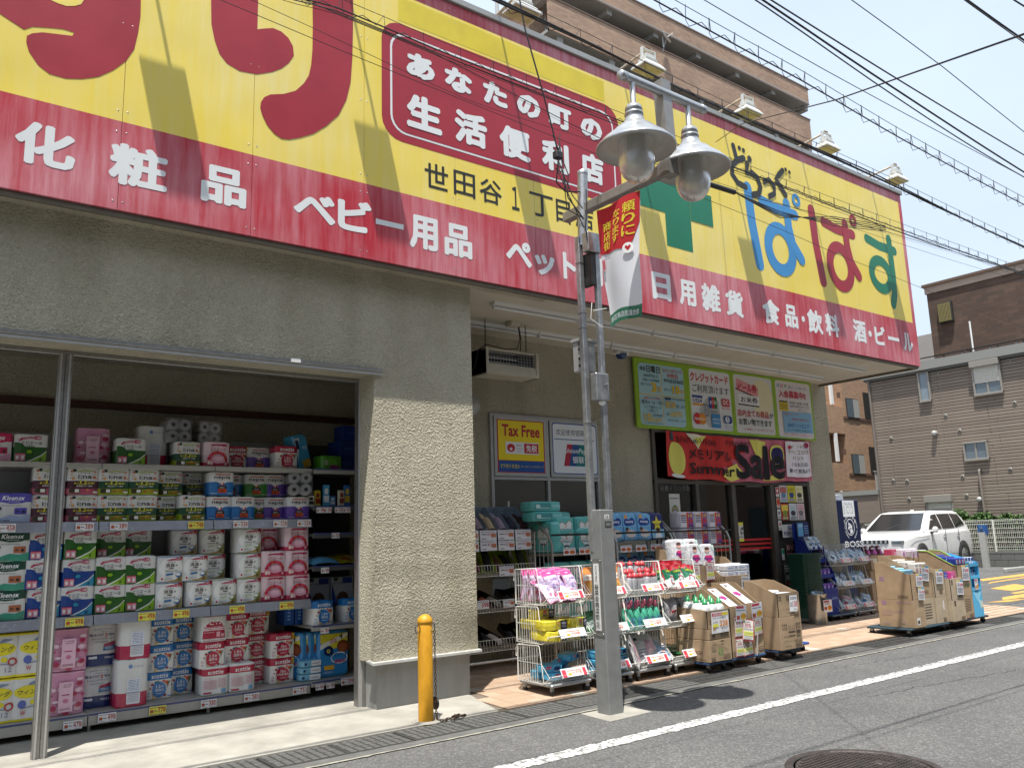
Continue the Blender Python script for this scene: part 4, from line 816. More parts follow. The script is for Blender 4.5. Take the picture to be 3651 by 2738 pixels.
def b2(p):
    Rd = K('#c4404c'); Kk = K('#26262e'); p.rrect(.05, .05, .96, .95, .05, PW)
    p.text('クレジットカード', .07, .76, .92, .90, Rd, .05); p.text('ご利用頂けます', .10, .60, .92, .72, Kk, .02)
    p.poly([(.22, .33), (.40, .52), (.66, .50), (.70, .10), (.42, .08)], K('#b9bec2')); p.text('CREDIT', .30, .24, .46, .44, K('#555d63'), 0, .3)
    p.rect(.08, .40, .31, .55, K('#e8e8ea')); p.rect(.08, .515, .31, .55, K('#20408c')); p.rect(.08, .40, .31, .43, K('#e0a020')); p.text('VISA', .10, .44, .29, .505, K('#20408c'), .03, .3)
    for k, c in enumerate(('#1c4fa0', '#c02838', '#1d7a3c')): p.rrect(.44+k*.06, .37, .50+k*.06, .55, .02, K(c))
    p.text('JCB', .45, .43, .61, .49, K('#f0f0f0'), .02); p.text('JCB CARD', .46, .31, .62, .34, Kk, .01)
    p.rrect(.73, .42, .91, .54, .02, Rd); p.text('DC', .76, .45, .88, .52, K('#f0f0f0'), .05); p.text('DC CARD', .73, .375, .91, .405, Rd)
    p.ell(.16, .20, .08, .085, K('#cc3030')); p.ell(.27, .20, .08, .085, K('#e0902c')); p.text('MasterCard', .09, .18, .33, .22, K('#f2f2f2'), .03, .2)
    p.rect(.47, .08, .66, .29, K('#3c8cc4')); p.text('AMERICAN', .48, .19, .65, .225, K('#e8f0f4'), .01); p.text('EXPRESS', .49, .14, .64, .17, K('#e8f0f4'), .01)
    p.rrect(.74, .16, .93, .28, .05, K('#1c3f8c')); p.ell(.82, .22, .05, .05, PW); p.rect(.82, .18, .835, .26, K('#1c3f8c')); p.text('Diners Club', .74, .10, .94, .13, K('#5b7ca8')); p.text('International', .74, .065, .94, .09, K('#5b7ca8'))
def b3(p):
    Rd = K('#bf3346'); Kk = K('#24242c'); p.rrect(.05, .04, .96, .96, .05, K('#d9dbd8')); p.ell(.7, .62, .26, .30, K('#e8e2ba'))
    p.poly([(.09, .74), (.12, .90), (.62, .78), (.60, .62)], K('#e6a0a4')); p.poly([(.075, .725), (.60, .605), (.60, .625), (.09, .745)], Kk); p.text('ビール券', .14, .69, .58, .83, Rd, .05)
    p.poly([(.13, .50), (.14, .65), (.62, .64), (.62, .49)], K('#eef0f4')); p.poly([(.115, .48), (.61, .47), (.61, .49), (.13, .50)], Kk); p.text('お米券', .18, .52, .58, .62, Kk, .04)
    p.text('店内全ての商品', .08, .30, .82, .41, Rd, .045); p.text('が', .84, .31, .93, .39, Kk, .02); p.text('お買い物できます', .10, .165, .88, .27, Kk, .03); p.text('※一部取扱いしてない券もございます', .20, .085, .90, .12, Rd, .01)
def b4(p):
    Rd = K('#c44a58'); Kk = K('#3c4a5a'); p.rrect(.05, .03, .95, .96, .05, K('#e2dcdc'))
    p.text('ぱ', .09, .845, .16, .91, K('#2b86c4'), .05); p.text('ぱ', .18, .845, .25, .91, K('#c43040'), .05); p.text('す', .27, .845, .34, .91, K('#1d8a50'), .05); p.text('ポイントカード', .38, .84, .84, .90, K('#4c78a8'), .02); p.text('入会募集中!!', .12, .68, .82, .81, Rd, .045)
    p.rect(.11, .46, .33, .63, K('#e6cc20')); p.rect(.12, .60, .32, .625, Kk); p.lines(.13, .48, .31, .58, 3, K('#6b5a20')); p.text('発行費・年会費一切不要', .38, .585, .86, .63, Kk, .01); p.text('100円お買上げごとに', .38, .53, .88, .575, Kk, .01); p.text('1ポイント', .58, .475, .80, .515, Kk, .01)
    p.poly([(.18, .10), (.17, .45), (.92, .46), (.93, .12)], K('#86b8d8')); p.text('貯めたポイントで', .20, .39, .55, .435, Rd, .02); p.text('お支払が出来ます!', .38, .31, .85, .355, Rd, .02); p.text('200ポイント以上で', .27, .19, .82, .27, K('#2f6fb4'), .04); p.text('1ポイント=1円換算でご利用頂けます', .25, .135, .85, .165, Kk); p.text('詳しくは店内スタッフにお尋ねください', .20, .06, .90, .09, Rd, .01)
for x0, x1, fn, l in ((7.86, 8.90, b1, 'green framed notice panel with pale blue points offers, nearest the pole'), (8.90, 9.88, b2, 'green framed notice panel listing accepted credit cards'), (9.88, 10.90, b3, 'green framed notice panel about beer and rice gift coupons'), (10.90, 11.925, b4, 'green framed notice panel about the points card, farthest from the pole')):
    board('notice_panel', x0+.001, x1-.001, 2.715, 3.665, 7.575, l, 'notice board', fn, GB, .03)
# summer sale banner, cloth with sag
bt = empty('sale_banner', (10.0, 7.56, 2.4), 'red and pink summer sale cloth banner hung over the entrance doors', 'banner')
def warp2(co):
    x, y, z = co; s = (x-8.37)/3.29; sag = .05*math.sin(math.pi*s)
    t = (2.70-z)/.62
    return Vector((x, 7.555+y+.018*math.sin(x*9+t*2)+.012*math.sin(x*23), z-sag*(.6+.4*t)+.012*math.sin(x*7)*t))
RB = M('banner_red', (.60, .035, .03), .75, 0, .1, 4, lin_in=True); PB = M('banner_pink', (.62, .16, .23), .75, 0, .1, 4, lin_in=True)
g = MB(); n = 60
for i in range(n):
    for j in range(6):
        xa = 8.37+i/n*3.29; xb = 8.37+(i+1)/n*3.29; za = 2.70-.62*j/6; zb = 2.70-.62*(j+1)/6
        g.add([(xa, 0, zb), (xb, 0, zb), (xb, 0, za), (xa, 0, za)], [(0, 1, 2, 3)], RB if (xa < 9.75+.25*math.sin(j*1.1)) else PB, True)
g.slice_x([], warp2); o = g.build('cloth', bt); o.matrix_parent_inverse = Matrix.Translation(-bt.location)
g = MB(); p = P(g, (8.37, 0, 2.08), (1, 0, 0), (0, 0, 1), 3.29, .62, .0015, .006); YB = K('#e3dc6a', .7); Kk = K('#161218', .7)
p.ell(.055, .42, .045, .36, YB, 24); p.rect(.05, .02, .06, .2, YB); p.ell(.055, .04, .035, .04, K('#e8e8e8', .7)); p.rect(.03, .8, .05, .98, K('#2c5060', .7))
p.poly([(.12, .99), (.19, .65), (.25, .97)], K('#e8e6d0', .7)); p.poly([(.16, .9), (.19, .68), (.25, .97), (.2, .93)], YB)
p.text('5/16(Tue)~7/15(Sat)', .065, .74, .31, .90, Kk, .02); p.text('マツキヨココカラ', .37, .78, .54, .92, Kk, .05)
p.poly([(.54, .98), (.57, .62), (.63, .55), (.66, .95)], YB); p.ell(.735, .62, .05, .26, YB); p.ell(.735, .62, .04, .20, K('#241e5a', .7)); p.poly([(.36, .28), (.44, .42), (.50, .12), (.40, .02), (.33, .10)], YB); p.poly([(.62, .05), (.70, .2), (.76, .05)], YB)
p.text('メモリアル', .125, .44, .40, .66, Kk, .025); p.text('Summer', .125, .12, .42, .36, Kk, .028); p.text('Sale', .43, .06, .78, .86, Kk, .035)
p.rrect(.80, .10, .985, .97, .02, K('#ece8ee', .7)); p.text('dポイントと', .84, .80, .95, .90, K('#4a4418', .7), .04); p.text('マツキヨココカラ', .815, .66, .975, .76, K('#6a5f18', .7), .03); p.text('ポイント', .85, .52, .93, .62, K('#6a5f18', .7), .03); p.text('どっちもたまる!', .84, .36, .965, .46, Kk, .03); p.text('使って支払おう', .82, .20, .975, .30, Kk, .03); p.ell(.825, .82, .012, .05, K('#c03048', .7)); p.ell(.965, .88, .014, .07, K('#a02850', .7))
g.slice_x([8.37+k/30*3.29 for k in range(1, 30)]+[8.37+(k+.5)/30*3.29 for k in range(30)], warp2); o = g.build('banner_print', bt); o.matrix_parent_inverse = Matrix.Translation(-bt.location)
# door-side notices
def flyer(x0, x1, z0, z1, label, fn, y=7.592, name='poster'):
    g = MB(); g.box(x0, x1, y+.0015, y+.004, z0, z1, K('#d9d9d2')); t = tag(g.build(name), label, 'poster', None); q = MB(); fn(P(q, (x0, y+.0015, z0), w=x1-x0, h=z1-z0)); q.build('poster_print', t)
def fn_hours(p): p.rect(.28, .62, .70, .90, K('#27357c')); p.text('営業時間', .32, .67, .66, .86, K('#f0f0f0'), .03); p.text('9:00～23:00', .05, .15, .95, .48, K('#23347a'), .03)
flyer(10.84, 11.34, 1.22, 1.41, 'white opening hours notice on the dark panel right of the door', fn_hours)
def fn_11(p): p.rect(0, .84, 1, 1, K('#e4df50')); p.rect(0, 0, 1, .14, K('#e4df50')); p.text('11', .2, .34, .68, .66, K('#1d2c58'), .06); p.text('時', .70, .36, .92, .50, K('#1d2c58'), .03); p.text('よる', .12, .69, .4, .78, K('#1d2c58'), .03); p.ell(.82, .68, .13, .08, K('#2a3a60')); p.lines(.1, .2, .9, .28, 1, K('#1d2c58'))
flyer(9.83, 9.99, 1.19, 1.46, 'yellow and white notice on the glass door reading eleven o\'clock', fn_11, 7.652)
cols = [('#cfd6da', '#b86a60', '#5f87a8'), ('#e6d92c', '#3a3414', '#2b4a86'), ('#ece9c8', '#c9bd3c', '#444444'), ('#b82c2c', '#e8cf50', '#7f9a3c'), ('#dfe3e6', '#8fb4c0', '#33333b'), ('#ead4d8', '#a83a48', '#777777')]
lb = ['pale blue and red product flyer, upper left of six on the notice panel', 'yellow phone flyer, upper middle of six on the notice panel', 'cream bordered notice, upper right of six on the notice panel', 'red and yellow festival flyer, lower left of six on the notice panel', 'white and blue sketch flyer, lower middle of six on the notice panel', 'pink ruled calendar notice, lower right of six on the notice panel']
for i, (c, l) in enumerate(zip(cols, lb)):
    x0 = 10.85+(i % 3)*.205; z1 = 1.995-(i//3)*.27
    def fn(p, c=c, i=i):
        p.rect(.0, 0, 1, 1, K(c[0])); p.rect(.08, .55, .92, .92, K(c[1])) if i in (0, 3) else p.lines(.1, .45, .9, .92, 6, K(c[1])); p.ell(.5, .42, .32, .16, K(c[2])); p.rect(.15, .05, .85, .22, K(c[2])); p.lines(.18, .07, .82, .2, 2, K('#e8e8e8')); p.lines(.15, .25, .85, .3, 1, K(c[1]))
    flyer(x0, x0+.19, z1-.25, z1, l, fn)
for i, (c1, c2, l) in enumerate((('#c02030', '#f0e0e0', 'small red heart sticker at the top of the door side strip'), ('#d86028', '#c82020', 'small orange heart sticker below the red one beside the door'), ('#e0e0dc', '#555555', 'small white figure notice below the orange sticker beside the door'), ('#dcdcd8', '#b84050', 'small white shop notice just above the opening hours sign'))):
    z1 = 1.97-i*.165
    flyer(10.755, 10.835, z1-.145, z1, l, lambda p, c1=c1, c2=c2: (p.rect(.06, .3, .94, .94, K(c1)), p.ell(.5, .62, .25, .18, K(c2)), p.lines(.1, .08, .9, .26, 2, K(c2))))
for i in range(4):
    x = 10.90+i*.115
    flyer(x, x+.095, .96, 1.14, f'small prohibition sign with a struck out pictogram, {ORD[i]} from the door', lambda p: (p.rect(0, 0, 1, 1, K('#2e2b28')), p.ell(.5, .62, .44, .26, K('#b8b0b0')), p.ring(.5, .62, .44, .26, .05, K('#a02030'), 20, .09), p.ell(.5, .62, .16, .12, K('#222222')), p.poly([(.2, .78), (.26, .82), (.8, .46), (.74, .42)], K('#a02030')), p.rect(.05, .08, .95, .2, K('#a02030'))))
flyer(10.78, 10.84, .90, 1.06, 'tiny green and white sticker low on the door side strip', lambda p: (p.rect(.05, .5, .95, .95, K('#2c8a60')), p.lines(.1, .1, .9, .4, 3, K('#888888'))))
flyer(10.81, 10.93, .52, .84, 'dark notice with pale characters low beside the stacked baskets', lambda p: (p.rect(0, 0, 1, 1, K('#2e342e')), p.text('抗菌', .2, .25, .95, .5, K('#c8ccc0'), .04), p.lines(.1, .6, .9, .95, 3, K('#a8b0a0')), p.rect(.1, .06, .9, .16, K('#8a3020'))))
flyer(8.47, 8.68, 1.44, 1.86, 'white certificate with a rainbow arch inside the entrance window', lambda p: (p.lines(.08, .82, .92, .9, 1, K('#777777')), p.ring(.5, .35, .36, .30, .06, K('#4d8a6a'), 24), p.ring(.5, .35, .29, .24, .06, K('#c8a050'), 24), p.ring(.5, .35, .22, .18, .05, K('#5a7aa8'), 24), p.rect(.05, .05, .95, .34, K('#d9d9d2')), p.rect(.1, .08, .9, .12, K('#4d8a6a'))), 7.655)
g = MB(); p = P(g, (0, 7.655, 0)); p.text('栄養ドリンク剤', 8.30, 1.90, 8.90, 1.975, K('#777c7a'), .01); g.build('lettering', fr)
# ------------------------------------------------------------------ product packs on the recess shelves
def pk_body(w, h, d, bands, cols=2, k=.055):
    """roll pack: film drawn over upright rolls; bands = [(z0..z1 fraction, mat)]"""
    g = MB(); r = w/cols/2; n = 6*cols
    def yf(x):
        c = -w/2+r+2*r*min(cols-1, max(0, int((x+w/2)/(2*r)))); t = max(-1, min(1, (x-c)/r)); edge = abs(x) > w/2-r
        q = 1-math.sqrt(max(0, 1-t*t)); lim = .30*r if (edge and ((x < 0) == (t < 0))) else .10*r
        return -d/2+min(q*r*.8, lim)
    xs_ = [-w/2+w*i/n for i in range(n+1)]
    ring = [(x, yf(x)) for x in xs_]+[(x, -yf(x)) for x in reversed(xs_)]; m = len(ring)
    zs = sorted({0, .04*h, .96*h, h}|{b[0]*h for b in bands}|{.5*h})
    def sc(z): return 1-(.03 if z in (0, h) else 0)
    def at_(z):
        for z0, z1, mt in bands:
            if z0*h <= z <= z1*h: return mt
        return bands[0][2]
    L_ = [[(x*sc(z), y*sc(z), z) for x, y in ring] for z in zs]
    for a in range(len(zs)-1): g.add(L_[a]+L_[a+1], [(i, (i+1) % m, m+(i+1) % m, m+i) for i in range(m)], at_((zs[a]+zs[a+1])/2), True)
    g.add(L_[-1], [tuple(range(m))], at_(h)); g.add(L_[0], [tuple(range(m))[::-1]], at_(0))
    # roll ends / gathered film on top
    for i in range(cols):
        for j in (0, 1):
            c = (-w/2+r+2*r*i, -d/4+d/2*j, h); g.lathe([(r*.88, -.004), (r*.84, .004), (r*.5, .006), (r*.3, .002), (0, .001)], c, at_(h), 14)
    return g, yf
def pk_print(w, h, d, yf, fn, cols=2):
    g = MB(); p = P(g, (-w/2, 0, 0), (1, 0, 0), (0, 0, 1), w, h, .0009, .0012); fn(p)
    n = 6*cols
    def f(c):
        z = c.z/h; return Vector((c.x*.99, c.y+yf(c.x)*(1 if .04 < z < .96 else .985), c.z))
    g.slice_x([-w/2+w*i/n for i in range(1, n)], f); return g
FW = M('film_white', (.70, .71, .70), .3, 0, .05, 12, .12, 30, lin_in=True)
protos = {}
PK = {}
def kind(key, w, h, d, bands, fn, name='toilet_roll_pack', cat='toilet paper', cols=2):
    PK[key] = (w, h, d, bands, fn, name, cat, cols)
def bm_(b): return [(a, c, m) for a, c, m in b]
def ell_fn(dark, light, ink):
    def fn(p):
        D = K(dark, .3); Lt = K(light, .3); W_ = K('#e9ecea', .3); Rb = K('#b32a55', .3); I = K(ink)
        wave = [(0, .0), (1, .0), (1, .50), (.94, .54), (.86, .52), (.78, .46), (.70, .38), (.62, .40), (.55, .52), (.46, .55), (.36, .54), (.30, .60), (.22, .68), (.12, .72), (0, .72)]
        p.poly([(x*.98+.01, y*.96+.01) for x, y in wave], D); p.poly([(.30, .01), (.55, .12), (.80, .26), (.99, .44), (.99, .40), (.8, .22), (.55, .07), (.42, .01)], W_); p.poly([(.42, .01), (.55, .07), (.8, .22), (.99, .40), (.99, .01)], Lt)
        p.poly([(.12, .78), (.20, .86), (.45, .90), (.62, .90), (.62, .84), (.45, .84), (.24, .80), (.16, .74)], Rb); p.rrect(.58, .81, .80, .94, .05, Rb); p.text('1.5倍', .60, .835, .78, .915, W_, .05); p.lines(.24, .845, .56, .87, 1, W_)
        p.text('エリエール', .18, .63, .84, .75, I, .03, .25); p.lines(.35, .585, .68, .60, 1, K('#777777')); p.ell(.48, .55, .14, .028, D); p.text('ダブル', .40, .535, .56, .565, W_, .02)
        p.ell(.46, .38, .085, .06, Lt); p.rect(.05, .06, .19, .28, K('#d8878f')); p.rect(.20, .06, .34, .28, K('#e2a0b4')); p.rect(.05, .28, .34, .315, K('#c23a58')); p.rect(.08, .11, .15, .22, W_); p.rect(.235, .11, .305, .22, W_); p.text('8', .76, .06, .84, .17, I, .04, .2); p.lines(.62, .03, .74, .05, 1, W_)
    return fn
for key, dk, lt, ink in (('green', '#1f5a14', '#86b81c', '#16352c'), ('blue', '#123f8c', '#2b93b8', '#16224c')):
    kind(key, .222, .215, .225, [(0, .55, K(dk, .3)), (.55, 1, FW)], ell_fn(dk, lt, ink))
def ina_fn(mid, low, eight):
    def fn(p):
        W_ = K('#e8e9e2', .3); Rd = K('#b83040'); Y_ = K('#e0d84a'); C = K('#2a2d33'); O = K('#d8853c')
        p.rect(.005, .26, .995, .51, K(mid, .3)); p.rect(.005, .01, .995, .26, K(low, .3)); p.poly([(.005, .26), (.35, .24), (.7, .29), (.995, .26), (.995, .22), (.005, .22)], K(mid, .3))
        p.text('エリエール', .38, .78, .70, .85, C, .03, .2); p.text('i:na', .32, .60, .76, .75, C, .03); p.ell(.20, .90, .06, .055, K('#1d4438')); p.poly([(.28, .86), (.5, .92), (.8, .89), (.8, .86), (.5, .885), (.3, .83)], K('#9db43c' if eight else '#b46a90'))
        for x, y, r, m in ((.12, .87, .045, Rd), (.17, .60, .05, O), (.86, .85, .04, Rd), (.84, .64, .055, Rd), (.08, .62, .02, C), (.93, .6, .03, O), (.1, .73, .03, O)):
            p.ell(x, y, r, r*.95, m, 7); p.ell(x, y, r*.35, r*.35, Y_, 6)
        p.text('3.2', .34, .37, .60, .53, Y_, .06); p.text('長さ', .18, .37, .33, .45, Y_, .04); p.text('倍巻!', .61, .38, .84, .46, Y_, .04); p.text('交換回数少なくて便利!', .26, .28, .78, .345, W_, .02)
        p.rrect(.05, .05, .40, .21, .03, K('#3a3218')); p.rect(.22, .07, .37, .19, W_); p.text('80' if eight != 'p' else '75', .45, .06, .58, .16, Rd, .03); p.text('8' if eight == '8' else '4', .66, .06, .71, .15, Rd, .02); p.rect(.80, .05, .95, .12, W_); p.rect(.80, .13, .95, .17, K('#2c2c20'))
        p.ell(.62, .18, .04, .04, O, 7); p.ell(.75, .15, .035, .035, Rd, 7)
        if eight == '8': p.ring(.90, .84, .07, .065, .012, Rd, 16); p.text('8', .87, .80, .93, .88, Rd, .03)
    return fn
kind('ina_red', .222, .205, .225, [(0, .26, K('#b05a6c', .3)), (.26, .5, K('#4a1830', .3)), (.5, 1, FW)], ina_fn('#4a1830', '#b8607a', 'p'))
kind('ina_green', .222, .205, .225, [(0, .26, K('#94a81c', .3)), (.26, .5, K('#1d5038', .3)), (.5, 1, FW)], ina_fn('#1a4d34', '#98ab1c', '4'))
kind('ina_eight', .205, .205, .225, [(0, .26, K('#94a81c', .3)), (.26, .5, K('#1d5038', .3)), (.5, 1, FW)], ina_fn('#1a4d34', '#98ab1c', '8'))
def nep_fn(col):
    def fn(p):
        C = K(col, .3); W_ = K('#e9ebeb', .3); O = K('#c8502c'); Kk = K('#2a2320'); p.poly([(.01, .02), (.99, .02), (.99, .56), (.80, .58), (.62, .52), (.5, .40), (.38, .52), (.2, .58), (.01, .56)], C)
        p.poly([(.10, .60), (.3, .58), (.5, .44), (.7, .58), (.9, .60), (.9, .62), (.1, .62)], W_); p.rect(.20, .875, .84, .915, O); p.text('nepia', .16, .66, .84, .85, Kk, .035); p.text('1.8', .42, .42, .60, .56, O, .05); p.rrect(.33, .26, .68, .40, .04, Kk); p.lines(.37, .30, .64, .36, 2, W_); p.rrect(.33, .10, .68, .27, .03, O); p.text('100m', .40, .14, .62, .22, Kk, .03); p.lines(.04, .06, .30, .10, 1, W_); p.lines(.72, .06, .96, .10, 1, W_)
    return fn
for key, c in (('nep_blue', '#2a72b4'), ('nep_green', '#3d8436'), ('nep_purple', '#6648a4')): kind(key, .205, .195, .225, [(0, .57, K(c, .3)), (.57, 1, FW)], nep_fn(c))
def klx_fn(col, low):
    def fn(p):
        C = K(col, .3); p.poly([(.01, .99), (.99, .99), (.99, .74), (.7, .66), (.4, .64), (.01, .72)], C); p.text('Kleenex', .14, .76, .80, .92, K('#eef0f4'), .06, .25); p.lines(.3, .70, .66, .725, 1, K('#eef0f4'))
        p.poly([(.01, .01), (.99, .01), (.99, .30), (.7, .22), (.4, .26), (.01, .12)], K(low, .3)); p.lines(.15, .56, .7, .6, 1, K('#6c7c84')); p.rrect(.52, .28, .88, .50, .02, C if col != '#0e4534' else K('#b06a48')); p.ell(.62, .37, .05, .05, K('#2a2a2a')); p.ell(.78, .37, .05, .05, K('#2a2a2a')); p.lines(.05, .04, .4, .10, 2, K('#6c7c84')); p.ell(.08, .48, .06, .06, K('#2c3450'))
    return fn
for key, c, lo in (('klx_purple', '#5650b4', '#a9b8d8'), ('klx_green', '#0e4534', '#3f9a80'), ('klx_pink', '#c01c54', '#e0a0bc')): kind(key, .222, .215, .225, [(0, .7, FW), (.7, 1, K(c, .3))], klx_fn(c, lo))
def sho_fn(col):
    def fn(p):
        W_ = K('#eceeec', .3); Rb = K('#b32a55'); Kk = K('#4a3a30'); p.rect(.01, .01, .99, .99, K(col, .3)); p.poly([(.3, .01), (.99, .01), (.99, .45), (.7, .15)], K('#9a8a54')); p.ell(.5, .52, .45, .45, W_, 28); p.poly([(.80, .99), (.99, .99), (.99, .78)], K('#a0202c')); p.poly([(.26, .84), (.5, .90), (.86, .92), (.88, .85), (.5, .84)], Rb); p.ell(.74, .89, .11, .055, Rb); p.text('1.5倍', .66, .87, .82, .915, W_, .04)
        p.text('エリエール', .36, .75, .66, .81, K('#20242c'), .03, .2); p.text('消臭+', .27, .58, .74, .73, Kk, .03); p.ell(.5, .53, .11, .02, Kk); p.text('W', .62, .39, .74, .48, Kk, .01, .3); p.lines(.26, .41, .58, .46, 1, Kk); p.poly([(.30, .26), (.58, .29), (.56, .36), (.28, .33)], K(col, .3) if col != '#7a9a4a' else K('#c8d4b8')); p.ell(.78, .28, .12, .10, K(col, .3)); p.ell(.76, .30, .09, .06, W_); p.rect(.08, .06, .20, .24, W_); p.ell(.14, .14, .035, .05, K('#b02438')); p.text('8', .76, .05, .85, .16, K('#3a2f1c'), .03, .2); p.lines(.26, .10, .56, .18, 2, K('#7a8288'))
    return fn
kind('sho_blue', .205, .205, .225, [(0, 1, FW)], sho_fn('#2c6fa8')); kind('sho_green', .205, .205, .225, [(0, 1, FW)], sho_fn('#7a9a4a'))
def pink_fn(p):
    Rb = K('#b32a55'); p.rect(.01, .01, .99, .18, K('#c02850', .3)); p.rect(.01, .18, .99, .99, K('#e6ccd4', .3)); p.text('エリエール', .22, .66, .84, .78, K('#9c2440'), .03, .25); p.poly([(.20, .84), (.3, .90), (.6, .92), (.92, .90), (.9, .84), (.5, .86)], Rb); p.ell(.76, .88, .08, .05, Rb)
    for k in range(13):
        a = R(-20+220*k/12); p.ell(.52+.36*math.cos(a), .24+.34*math.sin(a), .07, .07, K(('#c8284c', '#d24058', '#b82040', '#c84a30')[k % 4]), 7)
    p.ell(.52, .30, .26, .16, K('#dfa0b8')); p.ell(.52, .34, .18, .09, K('#e8bccb')); p.rrect(.10, .08, .34, .28, .03, K('#d88a98')); p.rect(.13, .10, .20, .22, K('#e9e4d0')); p.rect(.23, .10, .30, .22, K('#f0d0d8')); p.text('8', .78, .08, .87, .18, K('#f4e8ec'), .03, .2)
kind('pink', .218, .215, .225, [(0, .2, K('#b82c54', .3)), (.2, 1, K('#dcc8d0', .3))], pink_fn)
def wing_fn(p):
    Y_ = K('#e2d42c', .35); p.rect(0, .96, 1, 1, Y_); p.rect(0, 0, 1, .05, Y_); p.ell(.5, .66, .45, .15, Y_, 22); p.text('ウィング', .16, .60, .88, .72, K('#20243c'), .04, .2); p.poly([(.45, .84), (.60, .90), (.85, .88), (.7, .84), (.5, .80)], K('#7f8ca8')); p.ell(.30, .38, .13, .10, K('#5a6cb4'), 8); p.ell(.62, .42, .10, .06, Y_, 9); p.ring(.86, .36, .14, .10, .04, K('#b83838'), 20, .05); p.text('W', .26, .13, .42, .24, K('#c03040'), .03); p.text('12', .66, .13, .86, .24, K('#8088a4'), .02); p.poly([(.3, .30), (.6, .33), (.9, .30), (.9, .28), (.6, .31), (.3, .28)], K('#6f7c98'))
kind('wing', .222, .30, .225, [(0, .04, K('#d8cc30', .35)), (.04, .96, FW), (.96, 1, K('#d8cc30', .35))], wing_fn)
def flower_fn(p):
    rr = random.Random(4); p.rect(.01, .005, .99, .995, K('#dca4be', .3))
    for k in range(16):
        x, y = rr.uniform(.08, .92), rr.uniform(.06, .94); p.ell(x, y, rr.uniform(.06, .14), rr.uniform(.03, .07), K(('#e6c0d2', '#cf88aa', '#ecd2de')[k % 3], .3), 9)
    for x, y, r in ((.85, .72, .10), (.72, .48, .08), (.12, .18, .11), (.84, .22, .10), (.5, .06, .10), (.95, .45, .06), (.05, .48, .05)): p.ell(x, y, r, r*.62, K('#b82c5c', .3), 9); p.ell(x+.01, y, r*.55, r*.35, K('#981c48', .3), 7)
    p.rect(.26, .08, .66, .78, K('#e6bccf', .3)); p.text('FLOWER', .32, .70, .62, .735, K('#8a5a6c')); p.text('PRINT', .36, .65, .60, .685, K('#8a5a6c')); p.rect(.34, .47, .56, .49, K('#b02c58')); p.ell(.46, .34, .08, .05, K('#cc7898'), 7); p.lines(.3, .12, .6, .18, 2, K('#a07080'))
kind('flower', .24, .30, .22, [(0, 1, K('#d090b0', .3))], flower_fn)
def shower_fn(p):
    N_ = K('#17306c', .3); p.rect(.01, .005, .99, .28, N_); p.text('シャワートイレ', .20, .86, .86, .92, N_, .04); p.text('のためにつくった', .40, .815, .84, .845, N_, .02); p.text('吸水力が', .06, .72, .56, .79, N_, .04); p.text('2', .58, .71, .68, .79, K('#c02838'), .05); p.text('倍の', .70, .72, .92, .79, N_, .04); p.text('トイレットペーパー', .14, .63, .92, .69, N_, .04)
    p.poly([(.54, .36), (.56, .48), (.96, .54), (.95, .38)], K('#2f74a8')); p.poly([(.56, .46), (.57, .52), (.97, .58), (.96, .50)], K('#b03a50')); p.lines(.6, .40, .9, .46, 2, K('#dfe8f0')); p.rect(.06, .18, .34, .24, K('#dfe8f0')); p.text('12', .82, .16, .93, .22, K('#dfe8f0'), .02); p.lines(.6, .17, .8, .22, 2, K('#dfe8f0')); p.lines(.2, .56, .7, .6, 1, K('#8a96b0'))
kind('shower', .21, .305, .22, [(0, .28, K('#17306c', .3)), (.28, 1, FW)], shower_fn)
def white_fn(p):
    Cr = K('#b0204c', .3); p.poly([(.01, .005), (.99, .005), (.99, .31), (.5, .28), (.01, .31)], Cr); p.ell(.42, .86, .07, .045, K('#6f8cc4')); p.text('エリエール', .52, .83, .84, .88, K('#7888a8'), .02, .2); p.rrect(.32, .06, .76, .60, .03, K('#dfe2ea', .3)); p.lines(.36, .34, .72, .58, 7, K('#8a9cc0')); p.lines(.36, .10, .72, .30, 6, K('#a8a8b8')); p.rect(.34, .30, .74, .31, K('#3a4c8c'))
kind('white12', .225, .345, .225, [(0, .3, K('#a81c48', .3)), (.3, 1, FW)], white_fn)
def sc_fn(col, t='1.5', eight=False):
    def fn(p):
        C = K(col, .3); W_ = K('#eef0f0', .3); p.rect(.01, .72, .99, .99, C); p.rect(.01, .01, .99, .72, K('#e6e6e2', .3)); p.text('scottie', .20, .78, .84, .94, W_, .045)
        for x, y, r, c in ((.24, .56, .06, '#a82838'), (.38, .62, .06, '#3d7a9a'), (.80, .60, .09, '#d06040'), (.68, .66, .05, '#c84848'), (.30, .20, .05, '#b83c48'), (.74, .14, .06, '#8c2038'), (.16, .42, .035, '#a83848'), (.46, .66, .04, '#5f8a4a')): p.ell(x, y, r, r*.8, K(c), 7)
        p.poly([(.84, .60), (.98, .66), (.90, .58), (.80, .36)], K('#4a6a50')); p.poly([(.2, .02), (.4, .05), (.32, .14)], K('#d8b870')); p.ell(.50, .36, .27, .285, C, 24)
        if eight: p.text('75m', .40, .42, .64, .52, W_, .02); p.text('3倍長持ち', .26, .30, .76, .40, W_, .02); p.poly([(.86, .99), (.99, .99), (.99, .76), (.86, .74)], K('#d8b028')); p.text('8', .885, .80, .96, .92, C, .03)
        else: p.text(t, .38, .42, .56, .53, W_, .03); p.text('倍', .58, .43, .66, .51, W_, .02); p.text('長持ち', .34, .28, .68, .40, W_, .02)
        p.lines(.38, .19, .62, .23, 1, W_); p.rect(.82, .08, .97, .11, C); p.ring(.10, .26, .045, .04, .012, C, 12); p.ring(.10, .14, .045, .04, .012, C, 12)
    return fn
